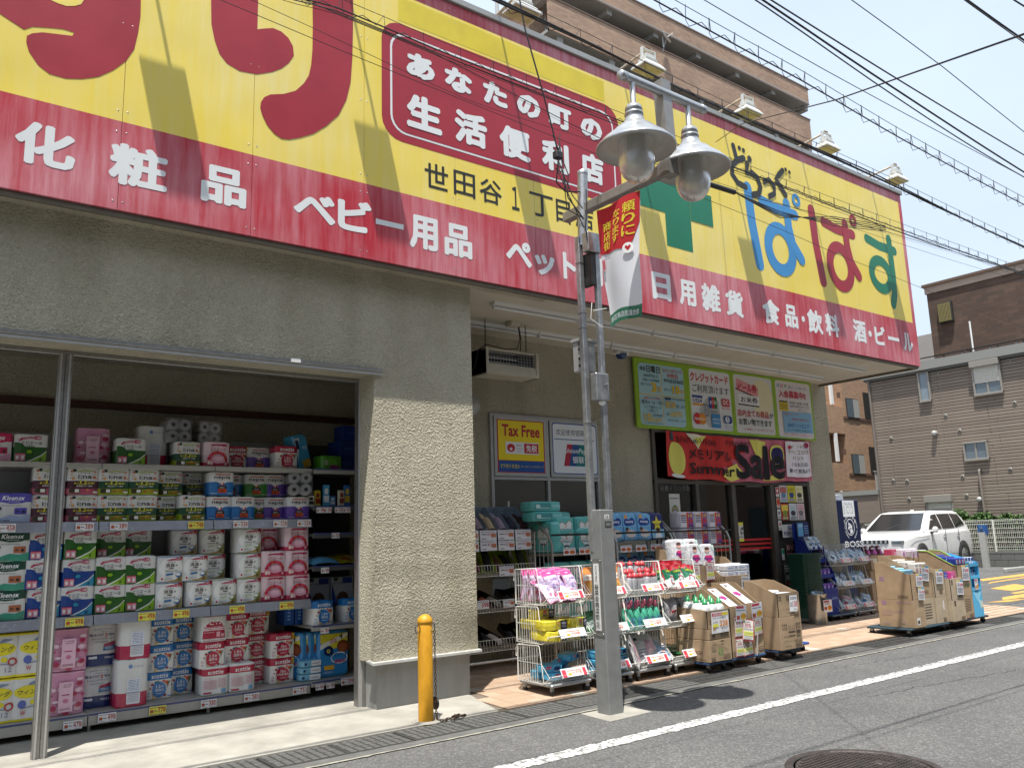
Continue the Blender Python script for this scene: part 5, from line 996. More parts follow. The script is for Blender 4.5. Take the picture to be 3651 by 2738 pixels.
kind('sc_blue', .20, .205, .225, [(0, .72, FW), (.72, 1, K('#1f74b8', .3))], sc_fn('#1f74b8')); kind('sc_red', .205, .205, .225, [(0, .72, FW), (.72, 1, K('#b01c40', .3))], sc_fn('#b01c40')); kind('sc_75', .22, .205, .225, [(0, .72, FW), (.72, 1, K('#b01c40', .3))], sc_fn('#b01c40', eight=True))
def scb_fn(p):
    C = K('#b01c40', .3); p.rect(.02, .68, .98, .93, C); p.text('scottie', .20, .73, .80, .88, K('#eef0f0'), .045); p.text('スコッティ', .10, .57, .34, .62, C, .02); p.lines(.06, .20, .56, .54, 8, K('#d49aa8')); p.lines(.6, .24, .94, .58, 7, K('#d8a8b4')); p.rect(.06, .06, .36, .12, C); p.rect(.74, .06, .92, .2, K('#6fa8d0'))
kind('sc_back', .21, .22, .225, [(0, .7, FW), (.7, .93, K('#b01c40', .3)), (.93, 1, FW)], scb_fn)
def eh_fn(p):
    C = K('#a81c3c', .3); p.rect(.02, .12, .98, .98, C); p.text('え!!!', .08, .66, .92, .93, K('#f0ecec'), .01, .2); p.rect(.06, .44, .96, .54, K('#ead8da')); p.text('12個', .50, .455, .66, .525, C, .03); p.lines(.08, .46, .48, .52, 1, C); p.lines(.68, .46, .94, .52, 1, C); p.lines(.08, .56, .9, .60, 1, K('#e0a8b0')); p.lines(.08, .34, .5, .40, 1, K('#e0a8b0')); p.rect(.58, .18, .72, .38, K('#d8a0a8')); p.rect(.76, .18, .90, .30, K('#d8a0a8')); p.lines(.06, .02, .9, .08, 1, C)
kind('eh', .205, .205, .225, [(0, 1, FW)], eh_fn)
# bags and odd products
def soft_pack(w, h, d, mat, fn, r=.02, name='pack'):
    """soft rounded pack: superellipse loft, puffed faces"""
    g = MB(); n = 20; prof = [(0, .82), (.03, .94), (.10, 1), (.5, 1.02), (.9, 1), (.97, .94), (1, .82)]
    L_ = []
    for t, s in prof:
        ring = []
        for k in range(n):
            a = 2*math.pi*k/n; c, q = math.cos(a), math.sin(a); ring.append((w/2*s*math.copysign(abs(c)**.35, c), d/2*s*math.copysign(abs(q)**.45, q), h*t))
        L_.append(ring)
    for a in range(len(prof)-1): g.add(L_[a]+L_[a+1], [(i, (i+1) % n, n+(i+1) % n, n+i) for i in range(n)], mat, True)
    g.add(L_[-1], [tuple(range(n))], mat); g.add(L_[0], [tuple(range(n))[::-1]], mat)
    q = MB(); p = P(q, (-w*.46, -d/2*1.021, h*.04), w=w*.92, h=h*.92, t=.0008, t0=.0015); fn(p); return g, q
def pouch(w, h, mat, fn, puff=.035, seed=0, crimp=None):
    """sealed film pouch lying in the x-z plane with puffed belly and crumpled surface"""
    nx, nz = 8, 10; rr = random.Random(seed); out = []; ph = [rr.uniform(0, 6) for _ in range(4)]
    def dep(u, v): return puff*max(0, (1-abs(2*u-1)**3))*max(0, (1-abs(2*v-.85)**2.6) if v < .92 else 0)+.005*math.sin(9*u+ph[0]+5*v)*math.sin(8*v+ph[1])
    def pos(u, v, s):
        pin = 1-.07*math.sin(math.pi*v)**2*0-.05*abs(2*v-1)**6; x = (u-.5)*w*pin; return (x+.008*math.sin(7*v+ph[2]), s*dep(u, v)+.012*math.sin(4*v+ph[3]), v*h)
    g = MB()
    for s in (-1, 1):
        vs = [pos(i/nx, j/nz, s) for j in range(nz+1) for i in range(nx+1)]
        g.add(vs, [(j*(nx+1)+i, j*(nx+1)+i+1, (j+1)*(nx+1)+i+1, (j+1)*(nx+1)+i)[::(1 if s < 0 else -1)] for j in range(nz) for i in range(nx)], mat, True)
    q = MB(); p = P(q, (0, 0, 0), w=1, h=1, t=.0006, t0=.0012); fn(p)
    def f(c):
        u, v = c.x, c.z; x, y, z = pos(min(1, max(0, u)), min(1, max(0, v)), -1); return Vector((x, y+c.y, z))
    # slice both ways
    q.slice_x([i/nx for i in range(1, nx)], lambda c: Vector((c.z, c.y, c.x))); me = q.cache
    q2 = MB(); q2.mats = q.mats; q2.v = [tuple(v.co) for v in me.vertices]; q2.f = [list(pp.vertices) for pp in me.polygons]; q2.m = [pp.material_index for pp in me.polygons]; q2.sm = [False]*len(q2.f)
    bpy.data.meshes.remove(me); q2.slice_x([i/nz for i in range(1, nz)], lambda c: f(Vector((c.z, c.y, c.x)))); return g, q2
def make_proto(g, q, name, cat):
    o = g.build(name); q.build('printed_label', o); o['category'] = cat; reg(o); return o
meshes = {}
def product(key, loc, rot, label, group=None):
    if key not in meshes:
        if key in PK:
            w, h, d, bands, fn, name, cat, cols = PK[key]; g, yf = pk_body(w, h, d, bands, cols); q = pk_print(w, h, d, yf, fn, cols)
        else: (g, q), name, cat = SOFT[key]()
        meshes[key] = (g.mesh(name), q.mesh('printed_label'), name, cat)
    a, b, name, cat = meshes[key]
    o = obj(name, a, None, loc, rot, label=label, cat=cat, group=group); obj('printed_label', b, o); return o

# ---- shelf units
SH = M('shelf_enamel', (.42, .41, .37), .4, .2, .1, 8, lin_in=True); LIP = M('shelf_lip', (.34, .36, .42), .25, .3, .1, 12, lin_in=True, coat=.5); LIPB = M('lip_blue', (.05, .07, .2), .3, lin_in=True)
def price(p, num, yellow=False, red='#a8202c'):
    p.rect(0, 0, 1, 1, K('#e3dc5a' if yellow else '#e6e6ea')); p.text(num, .52, .22, .97, .80, K(red if yellow else '#b04a30'), .05); p.lines(.05, .74, .9, .9, 1, K('#8a5a50')); p.rect(.06, .25, .24, .60, K('#b0522c' if not yellow else '#b84a34')); p.lines(.28, .35, .46, .55, 1, K('#444444')); p.lines(.05, .06, .4, .14, 1, K('#777777')); p.lines(.6, .06, .9, .14, 1, K('#777777'))
units = []
XS = [-.38, .505, 1.385, 2.262, 3.14]
desc = ['at the far left edge behind the post', 'just left of the post', 'right of the post holding green wave packs', 'filled with purple and crimson packs']
for i, (a, b) in enumerate(zip(XS, XS[1:])):
    t = empty('shelf_unit', (a, 7.70, .034), 'pale steel shelf unit in the recess, '+desc[i] if i != 0 else 'pale steel shelf unit at the frame edge, mostly hidden by its neighbour', 'shelf unit', 'shelf units in the recess')
    for z, nm in ((.165, 'deck'), (.872, 'shelf'), (1.572, 'shelf'), (2.02, 'shelf')):
        g = MB(); yb = 7.13; g.box(a+.003, b-.003, yb, 7.70, z-.025, z, SH, .003); s = part(g, nm, t)
        if z < 2:
            hh = .075 if z > .2 else .085
            g = MB(); g.prism([(0, 0), (.012, 0), (.030, hh), (.02, hh)] if z > .2 else [(0, 0), (.02, 0), (.02, hh), (.006, hh)], (a+.004, 7.10, z-hh+.002), (0, 1, 0), (0, 0, 1), -(b-a-.008), LIP if z > .2 else SH); g.box(a+.006, b-.006, 7.108+(.012 if z > .2 else -.006), 7.114+(.012 if z > .2 else 0), z-.016, z-.002, LIPB); g.build('price_rail', s)
        else:
            g = MB(); g.box(a+.003, b-.003, 7.115, 7.13, 1.985, 2.025, SH, .003); g.build('front_edge', s)
    for z in (1.95, 1.5, .8): part(MB().prism([(0, 0), (0, .06), (-.42, .06)], (b-.012, 7.69, z), (0, 1, 0), (0, 0, 1), .012, SH), 'bracket', t)
    part(MB().box(a+.004, b-.004, 7.70, 7.72, .05, 2.31, M('back_panel', (.36, .37, .38), .5, .1, .06, 5, lin_in=True)), 'back_panel', t)
    part(MB().box(a, a+.02, 7.68, 7.70, .05, 2.31, SH).box(a+.01, a+.03, 7.15, 7.17, .034, .10, SH), 'upright', t)
    units.append(t)
# the deeper end unit with pet goods, dark
t = empty('shelf_unit', (3.16, 7.70, .034), 'dark shelf unit of pet supplies at the right end of the recess', 'shelf unit'); units.append(t); DS = M('shelf_dark', (.10, .10, .10), .5, .3, .1, 8, lin_in=True)
for z in (.165, .635, 1.15, 1.44, 1.685, 2.02):
    g = MB(); g.box(3.145, 3.80, 7.13, 7.7, z-.02, z, SH if z in (.165, .635, 2.02) else DS, .003); s = part(g, 'shelf', t)
    g = MB(); g.box(3.147, 3.80, 7.10, 7.125, z-.04, z+.002, DS if 1 < z < 2 else SH, .003); g.box(3.15, 3.80, 7.094, 7.099, z-.006, z+.006, LIPB); g.build('price_rail', s)
part(MB().box(3.145, 3.80, 7.70, 7.72, .05, 2.31, M('dark_back', (.05, .05, .055), .6, lin_in=True)), 'back_panel', t)
tags_ = [(0.70, 1.535, '458', 0, 1), (1.22, 1.535, '389', 0, 1), (1.46, 1.535, '389', 0, 2), (2.05, 1.535, '748', 1, 2), (2.42, 1.535, '558', 0, 3), (2.77, 1.535, '558', 0, 3), (2.99, 1.535, '558', 0, 3),
         (1.19, .835, '498', 1, 1), (1.70, .835, '498', 1, 2), (1.96, .835, '498', 1, 2), (2.41, .835, '498', 1, 3), (2.84, .835, '498', 1, 3),
         (1.22, .105, '478', 0, 1), (1.45, .125, '498', 0, 2), (1.81, .125, '778', 1, 2), (2.20, .12, '380', 0, 2), (2.55, .12, '380', 0, 3), (2.97, .12, '751', 0, 3),
         (3.18, .125, '440', 0, 4), (3.28, .125, '448', 0, 4), (3.42, .14, '598', 0, 4), (3.22, .595, '380', 0, 4), (3.22, 1.115, '448', 0, 4), (3.32, 1.42, '528', 0, 4), (3.17, 1.65, '498', 0, 4), (3.24, 1.65, '398', 0, 4), (3.35, 1.65, '298', 0, 4), (3.43, 1.65, '598', 0, 4)]
for x, z, num, yl, u in tags_:
    sm = z > 1.6 or (x > 3.15 and x < 3.35); w_, h_ = (.075, .05) if sm else (.125, .062)
    g = MB(); y = 7.082 if z < .7 else 7.086; g.box(x, x+w_, y, y+.003, z-h_/2, z+h_/2, WHITE); price(P(g, (x, y, z-h_/2), w=w_, h=h_, t=.0005, t0=.0006), num, yl); part(g, 'price_tag', units[u])
# ---- packs
LOOK = dict(green='green wave toilet roll pack', blue='blue wave toilet roll pack', ina_red='maroon banded flowery roll pack', ina_green='green banded flowery roll pack', ina_eight='eight roll green flowery pack', nep_blue='white and blue roll pack', nep_green='white and green roll pack', nep_purple='white and purple roll pack',
            klx_purple='violet topped tissue roll pack', klx_green='dark green topped roll pack', klx_pink='magenta topped roll pack', sho_blue='round label roll pack edged blue', sho_green='round label roll pack edged green', pink='pink floral arch roll pack', wing='yellow and white twelve roll pack', flower='pink flower print roll pack',
            shower='navy based white roll pack', white12='tall white crimson based pack', sc_blue='blue banner strawberry roll pack', sc_red='crimson banner strawberry roll pack', sc_75='crimson gold cornered roll pack', sc_back='white backed crimson banner roll pack', eh='crimson exclamation poster roll pack')
ROWS = [
 ('top shelf', '', 2.022, [('klx_pink', .665), ('green', .90), ('flower', 1.35, 7.42), ('green', 1.61), ('white12', 1.81, 7.46), ('ina_eight', 2.05), ('pink', 2.285), ('sc_75', 2.53, 7.46), ('nep_purple', 2.71, 7.43), ('sc_red', 2.92)]),
 ('upper shelf', 'upper row', 1.785, [('ina_red', 1.045), ('ina_red', 1.27), ('ina_green', 1.49), ('ina_green', 1.715), ('ina_eight', 1.95, 7.42), ('ina_eight', 2.19, 7.56-.02), ('nep_blue', 2.345), ('nep_blue', 2.50, 7.52), ('nep_green', 2.71, 7.46), ('nep_purple', 2.88, 7.47)]),
 ('upper shelf', 'lower row', 1.576, [('klx_purple', .82), ('ina_red', 1.045), ('ina_red', 1.275), ('ina_green', 1.49), ('ina_green', 1.715), ('ina_eight', 1.93, 7.42), ('ina_eight', 2.105), ('nep_blue', 2.325), ('nep_blue', 2.53), ('nep_green', 2.73, 7.42), ('nep_purple', 2.86, 7.40), ('nep_purple', 3.04)]),
 ('middle shelf', 'top row', 1.295, [('klx_green', .82), ('blue', 1.04), ('green', 1.275), ('green', 1.52, 7.42), ('green', 1.735, 7.49), ('sho_blue', 2.105, 7.46), ('sho_green', 2.345, 7.46), ('sho_green', 2.60), ('pink', 2.82, 7.47), ('pink', 3.03)]),
 ('middle shelf', 'centre row', 1.083, [('klx_green', .81), ('blue', 1.03), ('blue', 1.275), ('green', 1.505), ('green', 1.725), ('sho_blue', 1.945), ('sho_blue', 2.145), ('sho_green', 2.355, 7.46), ('sho_green', 2.60), ('pink', 2.815), ('pink', 3.035)]),
 ('middle shelf', 'bottom row', .875, [('klx_green', .82), ('blue', 1.05), ('blue', 1.285), ('green', 1.51), ('green', 1.73), ('sho_blue', 1.95), ('sho_blue', 2.185), ('sho_green', 2.395), ('sho_green', 2.605), ('pink', 2.82), ('pink', 3.045)]),
 ('bottom deck', 'top row', .586, [('sc_blue', 1.94, 7.43), ('sc_blue', 2.14, 7.53), ('eh', 2.315), ('sc_red', 2.54, 7.38), ('sc_75', 2.78, 7.56)]),
 ('bottom deck', 'centre row', .377, [('sc_blue', 1.945, 7.43), ('sc_blue', 2.145, 7.53), ('sc_red', 2.31), ('sc_red', 2.545, 7.38), ('sc_75', 2.78, 7.56), ('sc_75', 2.955, 7.40)]),
 ('bottom deck', 'bottom row', .168, [('sc_blue', 1.935, 7.43), ('sc_blue', 2.13, 7.53), ('sc_back', 2.335, 7.26), ('sc_back', 2.555, 7.26), ('sc_75', 2.78, 7.56), ('sc_75', 2.955, 7.40)]),
 ('bottom deck', 'upper tier', .478, [('wing', .80), ('wing', 1.02), ('flower', 1.25), ('shower', 1.485, 7.40), ('white12', 1.70, 7.265)]),
 ('bottom deck', 'lower tier', .168, [('wing', .80), ('wing', 1.00), ('flower', 1.245), ('shower', 1.48, 7.42), ('white12', 1.69, 7.25)]),
]
rnd = random.Random(21)
for sh, row, z, items in ROWS:
    n = {}
    tot = {}
    for it in items: tot[it[0]] = tot.get(it[0], 0)+1
    for it in items:
        k = it[0]; x = it[1]; y = it[2] if len(it) > 2 else 7.285; n[k] = n.get(k, 0)+1
        lb_ = f'{LOOK[k]}, '+(f'{row} of {sh}' if row else f'on the {sh}')+(f', {ORD[n[k]-1]} from left' if tot[k] > 1 else '')
        if k == 'white12' and row == 'upper tier': z_ = .515
        else: z_ = z
        product(k, (x+rnd.uniform(-.004, .004), y+rnd.uniform(-.008, .008), z_), rnd.gauss(0, .025), lb_, 'roll packs on the recess shelves')
        # second pack behind, seen at the gaps
# hidden back rows that close the sight lines
for k, x, y, z, l in (('green', 1.04+.23*0, 7.50, 1.30, 'blue'),): pass
def rollpack_side(x, y, z, nx, nz, label, tint, L_=.22, tilt=0, r=.052):
    g = MB(); t = empty('roll_pack', (x, y, z), label, 'toilet paper', None, tilt); PR = M('toilet_roll', tint, .8, 0, .05, 20, lin_in=True); HO = M('roll_core', (.08, .07, .06), .9, lin_in=True)
    for i in range(nx):
        for j in range(nz):
            cx = (i+.5)*r*2; cz = (j+.5)*r*2; g = MB(); g.lathe([(.018, .004), (r*.9, 0), (r, .008), (r, L_-.008), (r*.9, L_), (.018, L_-.004)], (cx, 0, cz), PR, 20, True, 'Y'); g.lathe([(.018, .004), (.018, .06), (0, .06)], (cx, 0, cz), HO, 12, True, 'Y'); g.build('roll', t)
    w, h = nx*2*r, nz*2*r; f = MB(); f.add([(-.004, -.006, -.002), (w+.004, -.006, -.002), (w+.006, -.01, h+.004), (-.006, -.008, h+.004), (-.004, L_+.006, -.002), (w+.004, L_+.006, -.002), (w+.006, L_+.006, h+.006), (-.006, L_+.006, h+.006)], [(0, 1, 2, 3), (1, 5, 6, 2), (3, 2, 6, 7), (4, 0, 3, 7)], FILM); f.build('clear_wrap', t); return t
rollpack_side(1.90, 7.26, 2.235, 2, 2, 'clear wrapped pack showing four white roll ends on top of the green flowery pack', (.62, .62, .60), .2, (0, 0, .1), .05)
rollpack_side(2.17, 7.3, 2.24, 2, 2, 'pink printed roll pack lying on its side atop the pink arch pack', (.60, .36, .42), .26, (0, .05, .15), .048)
rollpack_side(2.93, 7.16, 1.785, 2, 2, 'clear and violet wrapped pack showing four roll ends atop the purple packs', (.66, .65, .66), .2, (0, 0, -.25), .052)
def box_item(name, w, h, d, mat, fn, loc, rot, label, cat, c=.003):
    g = MB(); g.box(-w/2, w/2, -d/2, d/2, 0, h, mat, c); q = MB(); fn(P(q, (-w/2, -d/2, 0), w=w, h=h)); o = obj(name, g.mesh(name), None, loc, rot, label=label, cat=cat); obj('printed_label', q.mesh('printed_label'), o); return o
# items of the end bay
def deo(p):
    p.rect(.02, .02, .98, .98, K('#2f86c4', .3)); p.poly([(.02, .98), (.98, .98), (.98, .70), (.4, .60), (.02, .78)], K('#dcd23c')); p.poly([(.02, .74), (.98, .98), (.98, .90), (.02, .62)], K('#e8e8e4')); p.text('35%', .35, .76, .6, .86, K('#c03050'), .03, .2); p.text('4', .68, .84, .80, .97, K('#222222'), .05); p.ell(.82, .66, .22, .15, K('#7a3c20')); p.ell(.80, .64, .14, .10, K('#955030')); p.ell(.30, .58, .17, .12, K('#122a5c')); p.text('0', .24, .53, .36, .62, K('#e8e030'), .04); p.ell(.68, .40, .30, .14, K('#dce6ee')); p.ell(.68, .40, .27, .11, K('#2f86c4')); p.text('デオシート', .38, .42, .94, .54, K('#16264c'), .05, .2); p.text('超吸収', .5, .28, .9, .37, K('#c83058'), .04, .2); p.rect(.14, .14, .5, .24, K('#d8a830')); p.text('レギュラー', .12, .05, .46, .11, K('#e8e8e8'), .03)
SOFT = {
 'deo': lambda: (soft_pack(.30, .40, .12, K('#3d8fc8', .3), deo), 'pet_sheet_pack', 'pet sheets'),
 'petblue': lambda: (soft_pack(.15, .33, .16, K('#3f9ac4', .3), lambda p: (p.rect(.02, .05, .98, .95, K('#3c94c0', .3)), p.poly([(.0, .3), (.45, .95), (.0, .95)], K('#d4dade')), p.rect(.05, .62, .3, .9, K('#1b2c54')), p.rect(.30, .02, .95, .26, K('#b0902c')), p.text('ペット', .5, .55, .9, .7, K('#e8f0f4'), .04))), 'pet_pad_bag', 'pet pads'),
 'greenbag': lambda: (soft_pack(.24, .14, .18, K('#58a42c', .3), lambda p: (p.rect(.3, .3, .7, .8, K('#6fc040', .3)), p.rect(.05, .3, .25, .7, K('#b8d0a0')), p.ell(.55, .2, .25, .16, K('#a83c80')))), 'pet_wipe_bag', 'pet wipes'),
 'wipes': lambda: (soft_pack(.20, .055, .11, K('#7ab8d4', .3), lambda p: (p.rect(.45, .05, .98, .95, K('#e4e8ea', .3)), p.rect(.08, .3, .2, .7, K('#1c3c74')), p.lines(.5, .4, .9, .6, 1, K('#445566')))), 'wipes_packet', 'wipes'),
 'foodblue': lambda: (pouch(.30, .20, K('#5a9cc0', .3), lambda p: (p.rect(.1, .3, .9, .7, K('#86bcd8')), p.text('パワフル', .2, .42, .7, .58, K('#1c3c64'), .04)), .05, 3), 'pet_food_bag', 'pet food'),
 'foodyel': lambda: (pouch(.30, .22, K('#a89a20', .3), lambda p: (p.rect(.1, .3, .9, .7, K('#c0b02c')), p.text('スイート', .2, .42, .7, .58, K('#3a2f10'), .04), p.ell(.7, .25, .2, .1, K('#a03c28'))), .05, 4), 'pet_food_bag', 'pet food'),
 'petgreen': lambda: (soft_pack(.075, .15, .08, K('#5c9c2c', .3), lambda p: (p.ell(.5, .4, .3, .25, K('#245c4c')), p.text('消臭', .25, .7, .8, .85, K('#e8f0d0'), .03))), 'deodoriser_pack', 'deodoriser'),
}
product('deo', (3.42, 7.30, .168), 0, 'big blue and yellow pet sheet pack with a brown dog, front of the bottom deck', 'pet sheet packs'); 
for i in range(3): product('deo', (3.27-.075*i, 7.44, .168), -1.15, f'pet sheet pack turned sideways behind the front one, {ORD[i]} from right', 'pet sheet packs')
product('petblue', (3.12, 7.34, 2.03), (0, -.30, .3), 'blue pet pad bag leaning sideways on the top shelf'); product('greenbag', (3.38, 7.33, 2.025), .2, 'crumpled bright green pet bag at the right end of the top shelf')
for i in range(3): product('wipes', (3.19, 7.26, .168+.058*i), .12*i-.1, f'pale blue wipes packet, {("bottom", "middle", "top")[i]} of the stack of three by the pet sheets', 'wipes packets')
for i in range(2): product('petgreen', (3.125, 7.42, .168+.155*i), 0, f'{("lower", "upper")[i]} lime green deodoriser pack beside the crimson rolls', 'deodoriser packs')
product('foodblue', (3.33, 7.22, 1.155), (-1.35, 0, .1), 'pale blue pet food bag lying on the fourth dark shelf'); product('foodyel', (3.52, 7.30, 1.16), (-1.3, 0, -.2), 'mustard yellow pet food bag lying behind the blue one'); product('foodblue', (3.25, 7.33, 1.155), (-1.3, 0, .5), 'blue pet food bag half hidden behind the pale blue bag')
product('sc_blue', (3.265, 7.25, .637), .05, 'blue banner strawberry pack alone on the grey shelf of the end bay'); product('sc_blue', (3.60, 7.32, .637), 0, 'blue banner strawberry pack cut off by the door jamb in the end bay')
for i, (x, y, l) in enumerate(((3.32, 7.42, 'left'), (3.55, 7.40, 'right'))): box_item('pet_sheet_box', .22, .24, .12, K('#8d9298'), lambda p: (p.rect(.5, .75, .95, .98, K('#1a2c6c')), p.text('PET SHEET', .06, .72, .62, .80, K('#3a444c'), .0), p.rect(.1, .86, .28, .98, K('#222222')), p.ell(.5, .15, .28, .3, K('#4a2c1c')), p.poly([(0, 0), (.25, 0), (0, .8)], K('#1a2c6c'))), (x, y, .80), 0, f'grey and navy pet sheet box on the end bay middle shelf, {l} one', 'box')
for i in range(2): box_item('blue_carton', .09, .19, .2, K('#184a94'), lambda p: p.lines(.3, .2, .6, .8, 4, K('#8ab0d8')), (3.06+.10*i, 7.50, .637), 0, f'slim blue carton behind the strawberry pack in the end bay, {("left", "right")[i]} one', 'box')
for i, (x, z, s) in enumerate(((3.66, 2.32, .15), (3.60, 2.03, .145), (3.60, 2.176, .14))): box_item('blue_carton', .24, s, .2, K('#0f2f78'), lambda p: p.lines(.2, .4, .6, .6, 2, K('#3a64a8')), (x, 7.43, z), .1*i, f'deep blue carton stacked at the right end of the top shelf, {("topmost", "lowest", "middle one")[i]}', 'box')
pal2 = [('#e0dcd0', '#2c2c2c'), ('#d8c038', '#b03c28'), ('#4aa0c8', '#e0e0e0'), ('#3c78b4', '#d8e4ec'), ('#e0d8c0', '#a04030'), ('#2f6cb0', '#e0c040')]
for i in range(6):
    c1, c2 = pal2[i]; box_item('pet_snack_pouch', .06, .10+.05*(i % 3), .03, K(c1, .3), lambda p, c2=c2: (p.rect(.1, .2, .9, .5, K(c2)), p.ell(.5, .7, .3, .15, K(c2))), (3.17+.075*i, 7.22+.03*(i % 2), 1.687), .2*math.sin(i*2), f'small {("white bottle", "yellow pouch", "sky blue pouch", "blue pouch", "cream pouch", "deep blue pouch")[i]} on the price tagged pet shelf', 'pet supplies')
# ------------------------------------------------------------------ bollard and chain
BO = M('bollard_yellow', (.60, .29, .012), .5, 0, .34, 9, .25, 40, lin_in=True, stretch=(1, 1, .35))
bo = empty('bollard', (3.44, 5.68, .02), 'orange yellow steel bollard with a domed cap in front of the stucco pier', 'bollard')
part(MB().lathe([(.057, .018), (.057, .72), (.056, .722), (.057, .725), (.060, .727), (.060, .745), (.053, .765), (.038, .782), (.018, .792), (0, .795)], (3.44, 5.68, 0), BO, 32), 'post', bo)
part(MB().lathe([(.075, .012), (.09, .022), (.11, .018), (.12, .008)], (3.44, 5.68, .005), CONC, 20, False), 'footing', bo)
g = MB(); g.path([(3.372+.022*math.cos(a)-.01, 5.66, .69+.028*math.sin(a)) for a in [k*math.pi/6 for k in range(13)]], .0035, CABLE, 5, False); g.path([(3.508+.014*math.cos(a), 5.67, .69+.032*math.sin(a)) for a in [k*math.pi/6 for k in range(13)]], .0035, CABLE, 5, False); part(g, 'chain_ring', bo)
part(MB().box(3.455, 3.485, 5.625, 5.628, .672, .682, K('#b9a25a')), 'label_plate', bo)
RC = M('rusty_chain', (.07, .035, .022), .8, .3, .5, 60, lin_in=True)
g = MB(); chain(g, (3.515, 5.665, .67), (3.515, 5.655, .08), 26, .003, .014, RC); rnd = random.Random(2); p0 = (3.515, 5.655, .08)
pts = [(3.52, 5.65, .035), (3.49, 5.60, .022), (3.55, 5.57, .022), (3.58, 5.61, .024), (3.63, 5.58, .022), (3.68, 5.60, .03), (3.66, 5.63, .022), (3.72, 5.61, .026), (3.76, 5.62, .022), (3.70, 5.58, .03), (3.62, 5.60, .032), (3.70, 5.62, .036)]
for a, b in zip([p0]+pts, pts): chain(g, a, b, max(2, int((Vector(a)-Vector(b)).length/.022)), .0035, .014, RC)
g.lathe([(0, -.008), (.045, -.008), (.05, 0), (.045, .008), (0, .008)], (3.53, 5.69, .13), BLACK, 16, True, 'X')
tag(g.build('rusty_chain'), 'rusty chain hanging from the yellow bollard and heaped at its foot', 'chain')

# ------------------------------------------------------------------ printed cards used in front
def card(name, x, y, z, w, h, label, fn, rot=(0, 0, 0), cat='price card'):
    g = MB(); g.box(0, w, 0, .002, 0, h, WHITE); q = MB(); fn(P(q, (0, 0, 0), w=w, h=h, t=.0005, t0=.0006)); o = obj(name, g.mesh(name), None, (x, y, z), rot, label=label, cat=cat); obj('card_print', q.mesh('card_print'), o); return o
def pr(num, yen=True, y2=None):
    def fn(p): p.rect(0, 0, 1, 1, K('#e9eaec')); p.text(num, .40, .28, .96, .66, K('#b0283a'), .03); p.lines(.08, .74, .92, .92, 2, K('#666677')); p.lines(.05, .3, .34, .6, 2, K('#888888')); p.text(y2 or '税込', .55, .08, .92, .2, K('#333333'), .01)
    return fn
def cart_tag(p, num, k=0):
    p.rect(0, 0, .16, 1, K('#d23c4a')) if k != 1 else None; p.rect(.84 if k != 1 else .8, 0, 1, 1, K('#d23c4a' if k != 1 else '#cfd2d4'))
    p.rect(.16, 0, .86, 1, K('#ece6e0')); p.rect(.2, .74, .82, .86, K('#d87868')); p.text(num, .54, .28, .80, .66, K('#d0522c'), .05); p.ell(.30, .34, .09, .16, K('#e0a830'), 12); p.lines(.42, .36, .52, .56, 2, K('#c86040'))
CARTN = 0
def wire_cart(x0, y0, label, tags3, rot=0, tiers=3, w=.50, d=.46, hh=.325):
    """stack of open fronted wire baskets on a castor frame; origin: front left at floor"""
    t = empty('wire_basket_cart', (x0, y0, .012), label, 'basket cart', 'wire basket carts at the shop front', rot); r = .0026
    fb = .085
    def mk():
        g = MB(); R1 = .0042
        for k in range(15): a = k/14*w; g.path([(a, d, .30), (a, d, .02), (a, .0+.10, .0), (a, .0, .065)], r, WIRE, 4, False)     # floor and back wires up over the lip
        for z in (.02, .16, .30): g.path([(0, d, z), (w, d, z)], R1 if z > .2 else r, WIRE, 5, False)
        for y in (.2, .34): g.path([(0, y, .004+.014*(y-.1)/.36), (w, y, .004+.014*(y-.1)/.36)], r, WIRE, 4, False)
        g.path([(0, 0, .065), (w, 0, .065)], R1, WIRE, 5, False); g.path([(0, .10, 0), (w, .10, 0)], R1, WIRE, 5, False)
        for x in (0, w):
            g.path([(x, d, .30), (x, .16, .31), (x, .145, .30), (x, .10, 0)], R1, WIRE, 5, False); g.path([(x, d, .30), (x, d, .0), (x, .10, 0), (x, 0, .065)], R1, WIRE, 5, False)
            g.path([(x, .02, .055), (x, .125, .16), (x, d, .16)], r, WIRE, 4, False)
            for k in range(9):
                y = .16+k*(d-.16)/9+.02; g.path([(x, y, .305), (x, y, .004)], r, WIRE, 4, False)
            g.path([(x, d+.012, .20), (x, d+.02, .205), (x, d+.02, .27), (x, d, .275)], .004, WIRE, 5, False)
        return g
    gm = mk().mesh('basket')
    for k in range(tiers):
        b = obj('basket', gm, t, (0, 0, .105+k*hh))
        if k < len(tags3) and tags3[k]:
            g = MB(); g.prism([(.12, 0), (.42, 0), (.42, .07), (.12, .07)], (0, -.012, .045), (1, 0, 0), (0, .55, 1), .002, K('#cfd3d6', .2)); cart_tag(P(g, (.13, -.0125, .048), (1, 0, 0), (0, .55, 1), .27, .064, .0005, .0008), tags3[k], k % 2); g.build('price_tag', b)
    g = MB(); g.box(.01, w-.01, .03, d, .08, .098, GALV, .008); g.box(.02, w-.02, .02, .05, .076, .101, M('frame_silver', (.5, .5, .5), .35, .5, lin_in=True), .008); g.build('base_frame', t)
    cm = MB(); cm.box(-.014, .014, -.014, .018, .04, .08, GALV, .003); cw = MB(); cw.lathe([(0, -.012), (.03, -.012), (.036, -.005), (.036, .005), (.03, .012), (0, .012)], (0, .014, .026), BLACK, 16, True, 'X')
    cmm, cwm = cm.mesh('castor'), cw.mesh('wheel')
    for x in (.045, w-.045):
        for y in (.05, d-.05): c = obj('castor', cmm, t, (x, y, 0), .5 if x > .2 else -.4); obj('wheel', cwm, c)
    return t
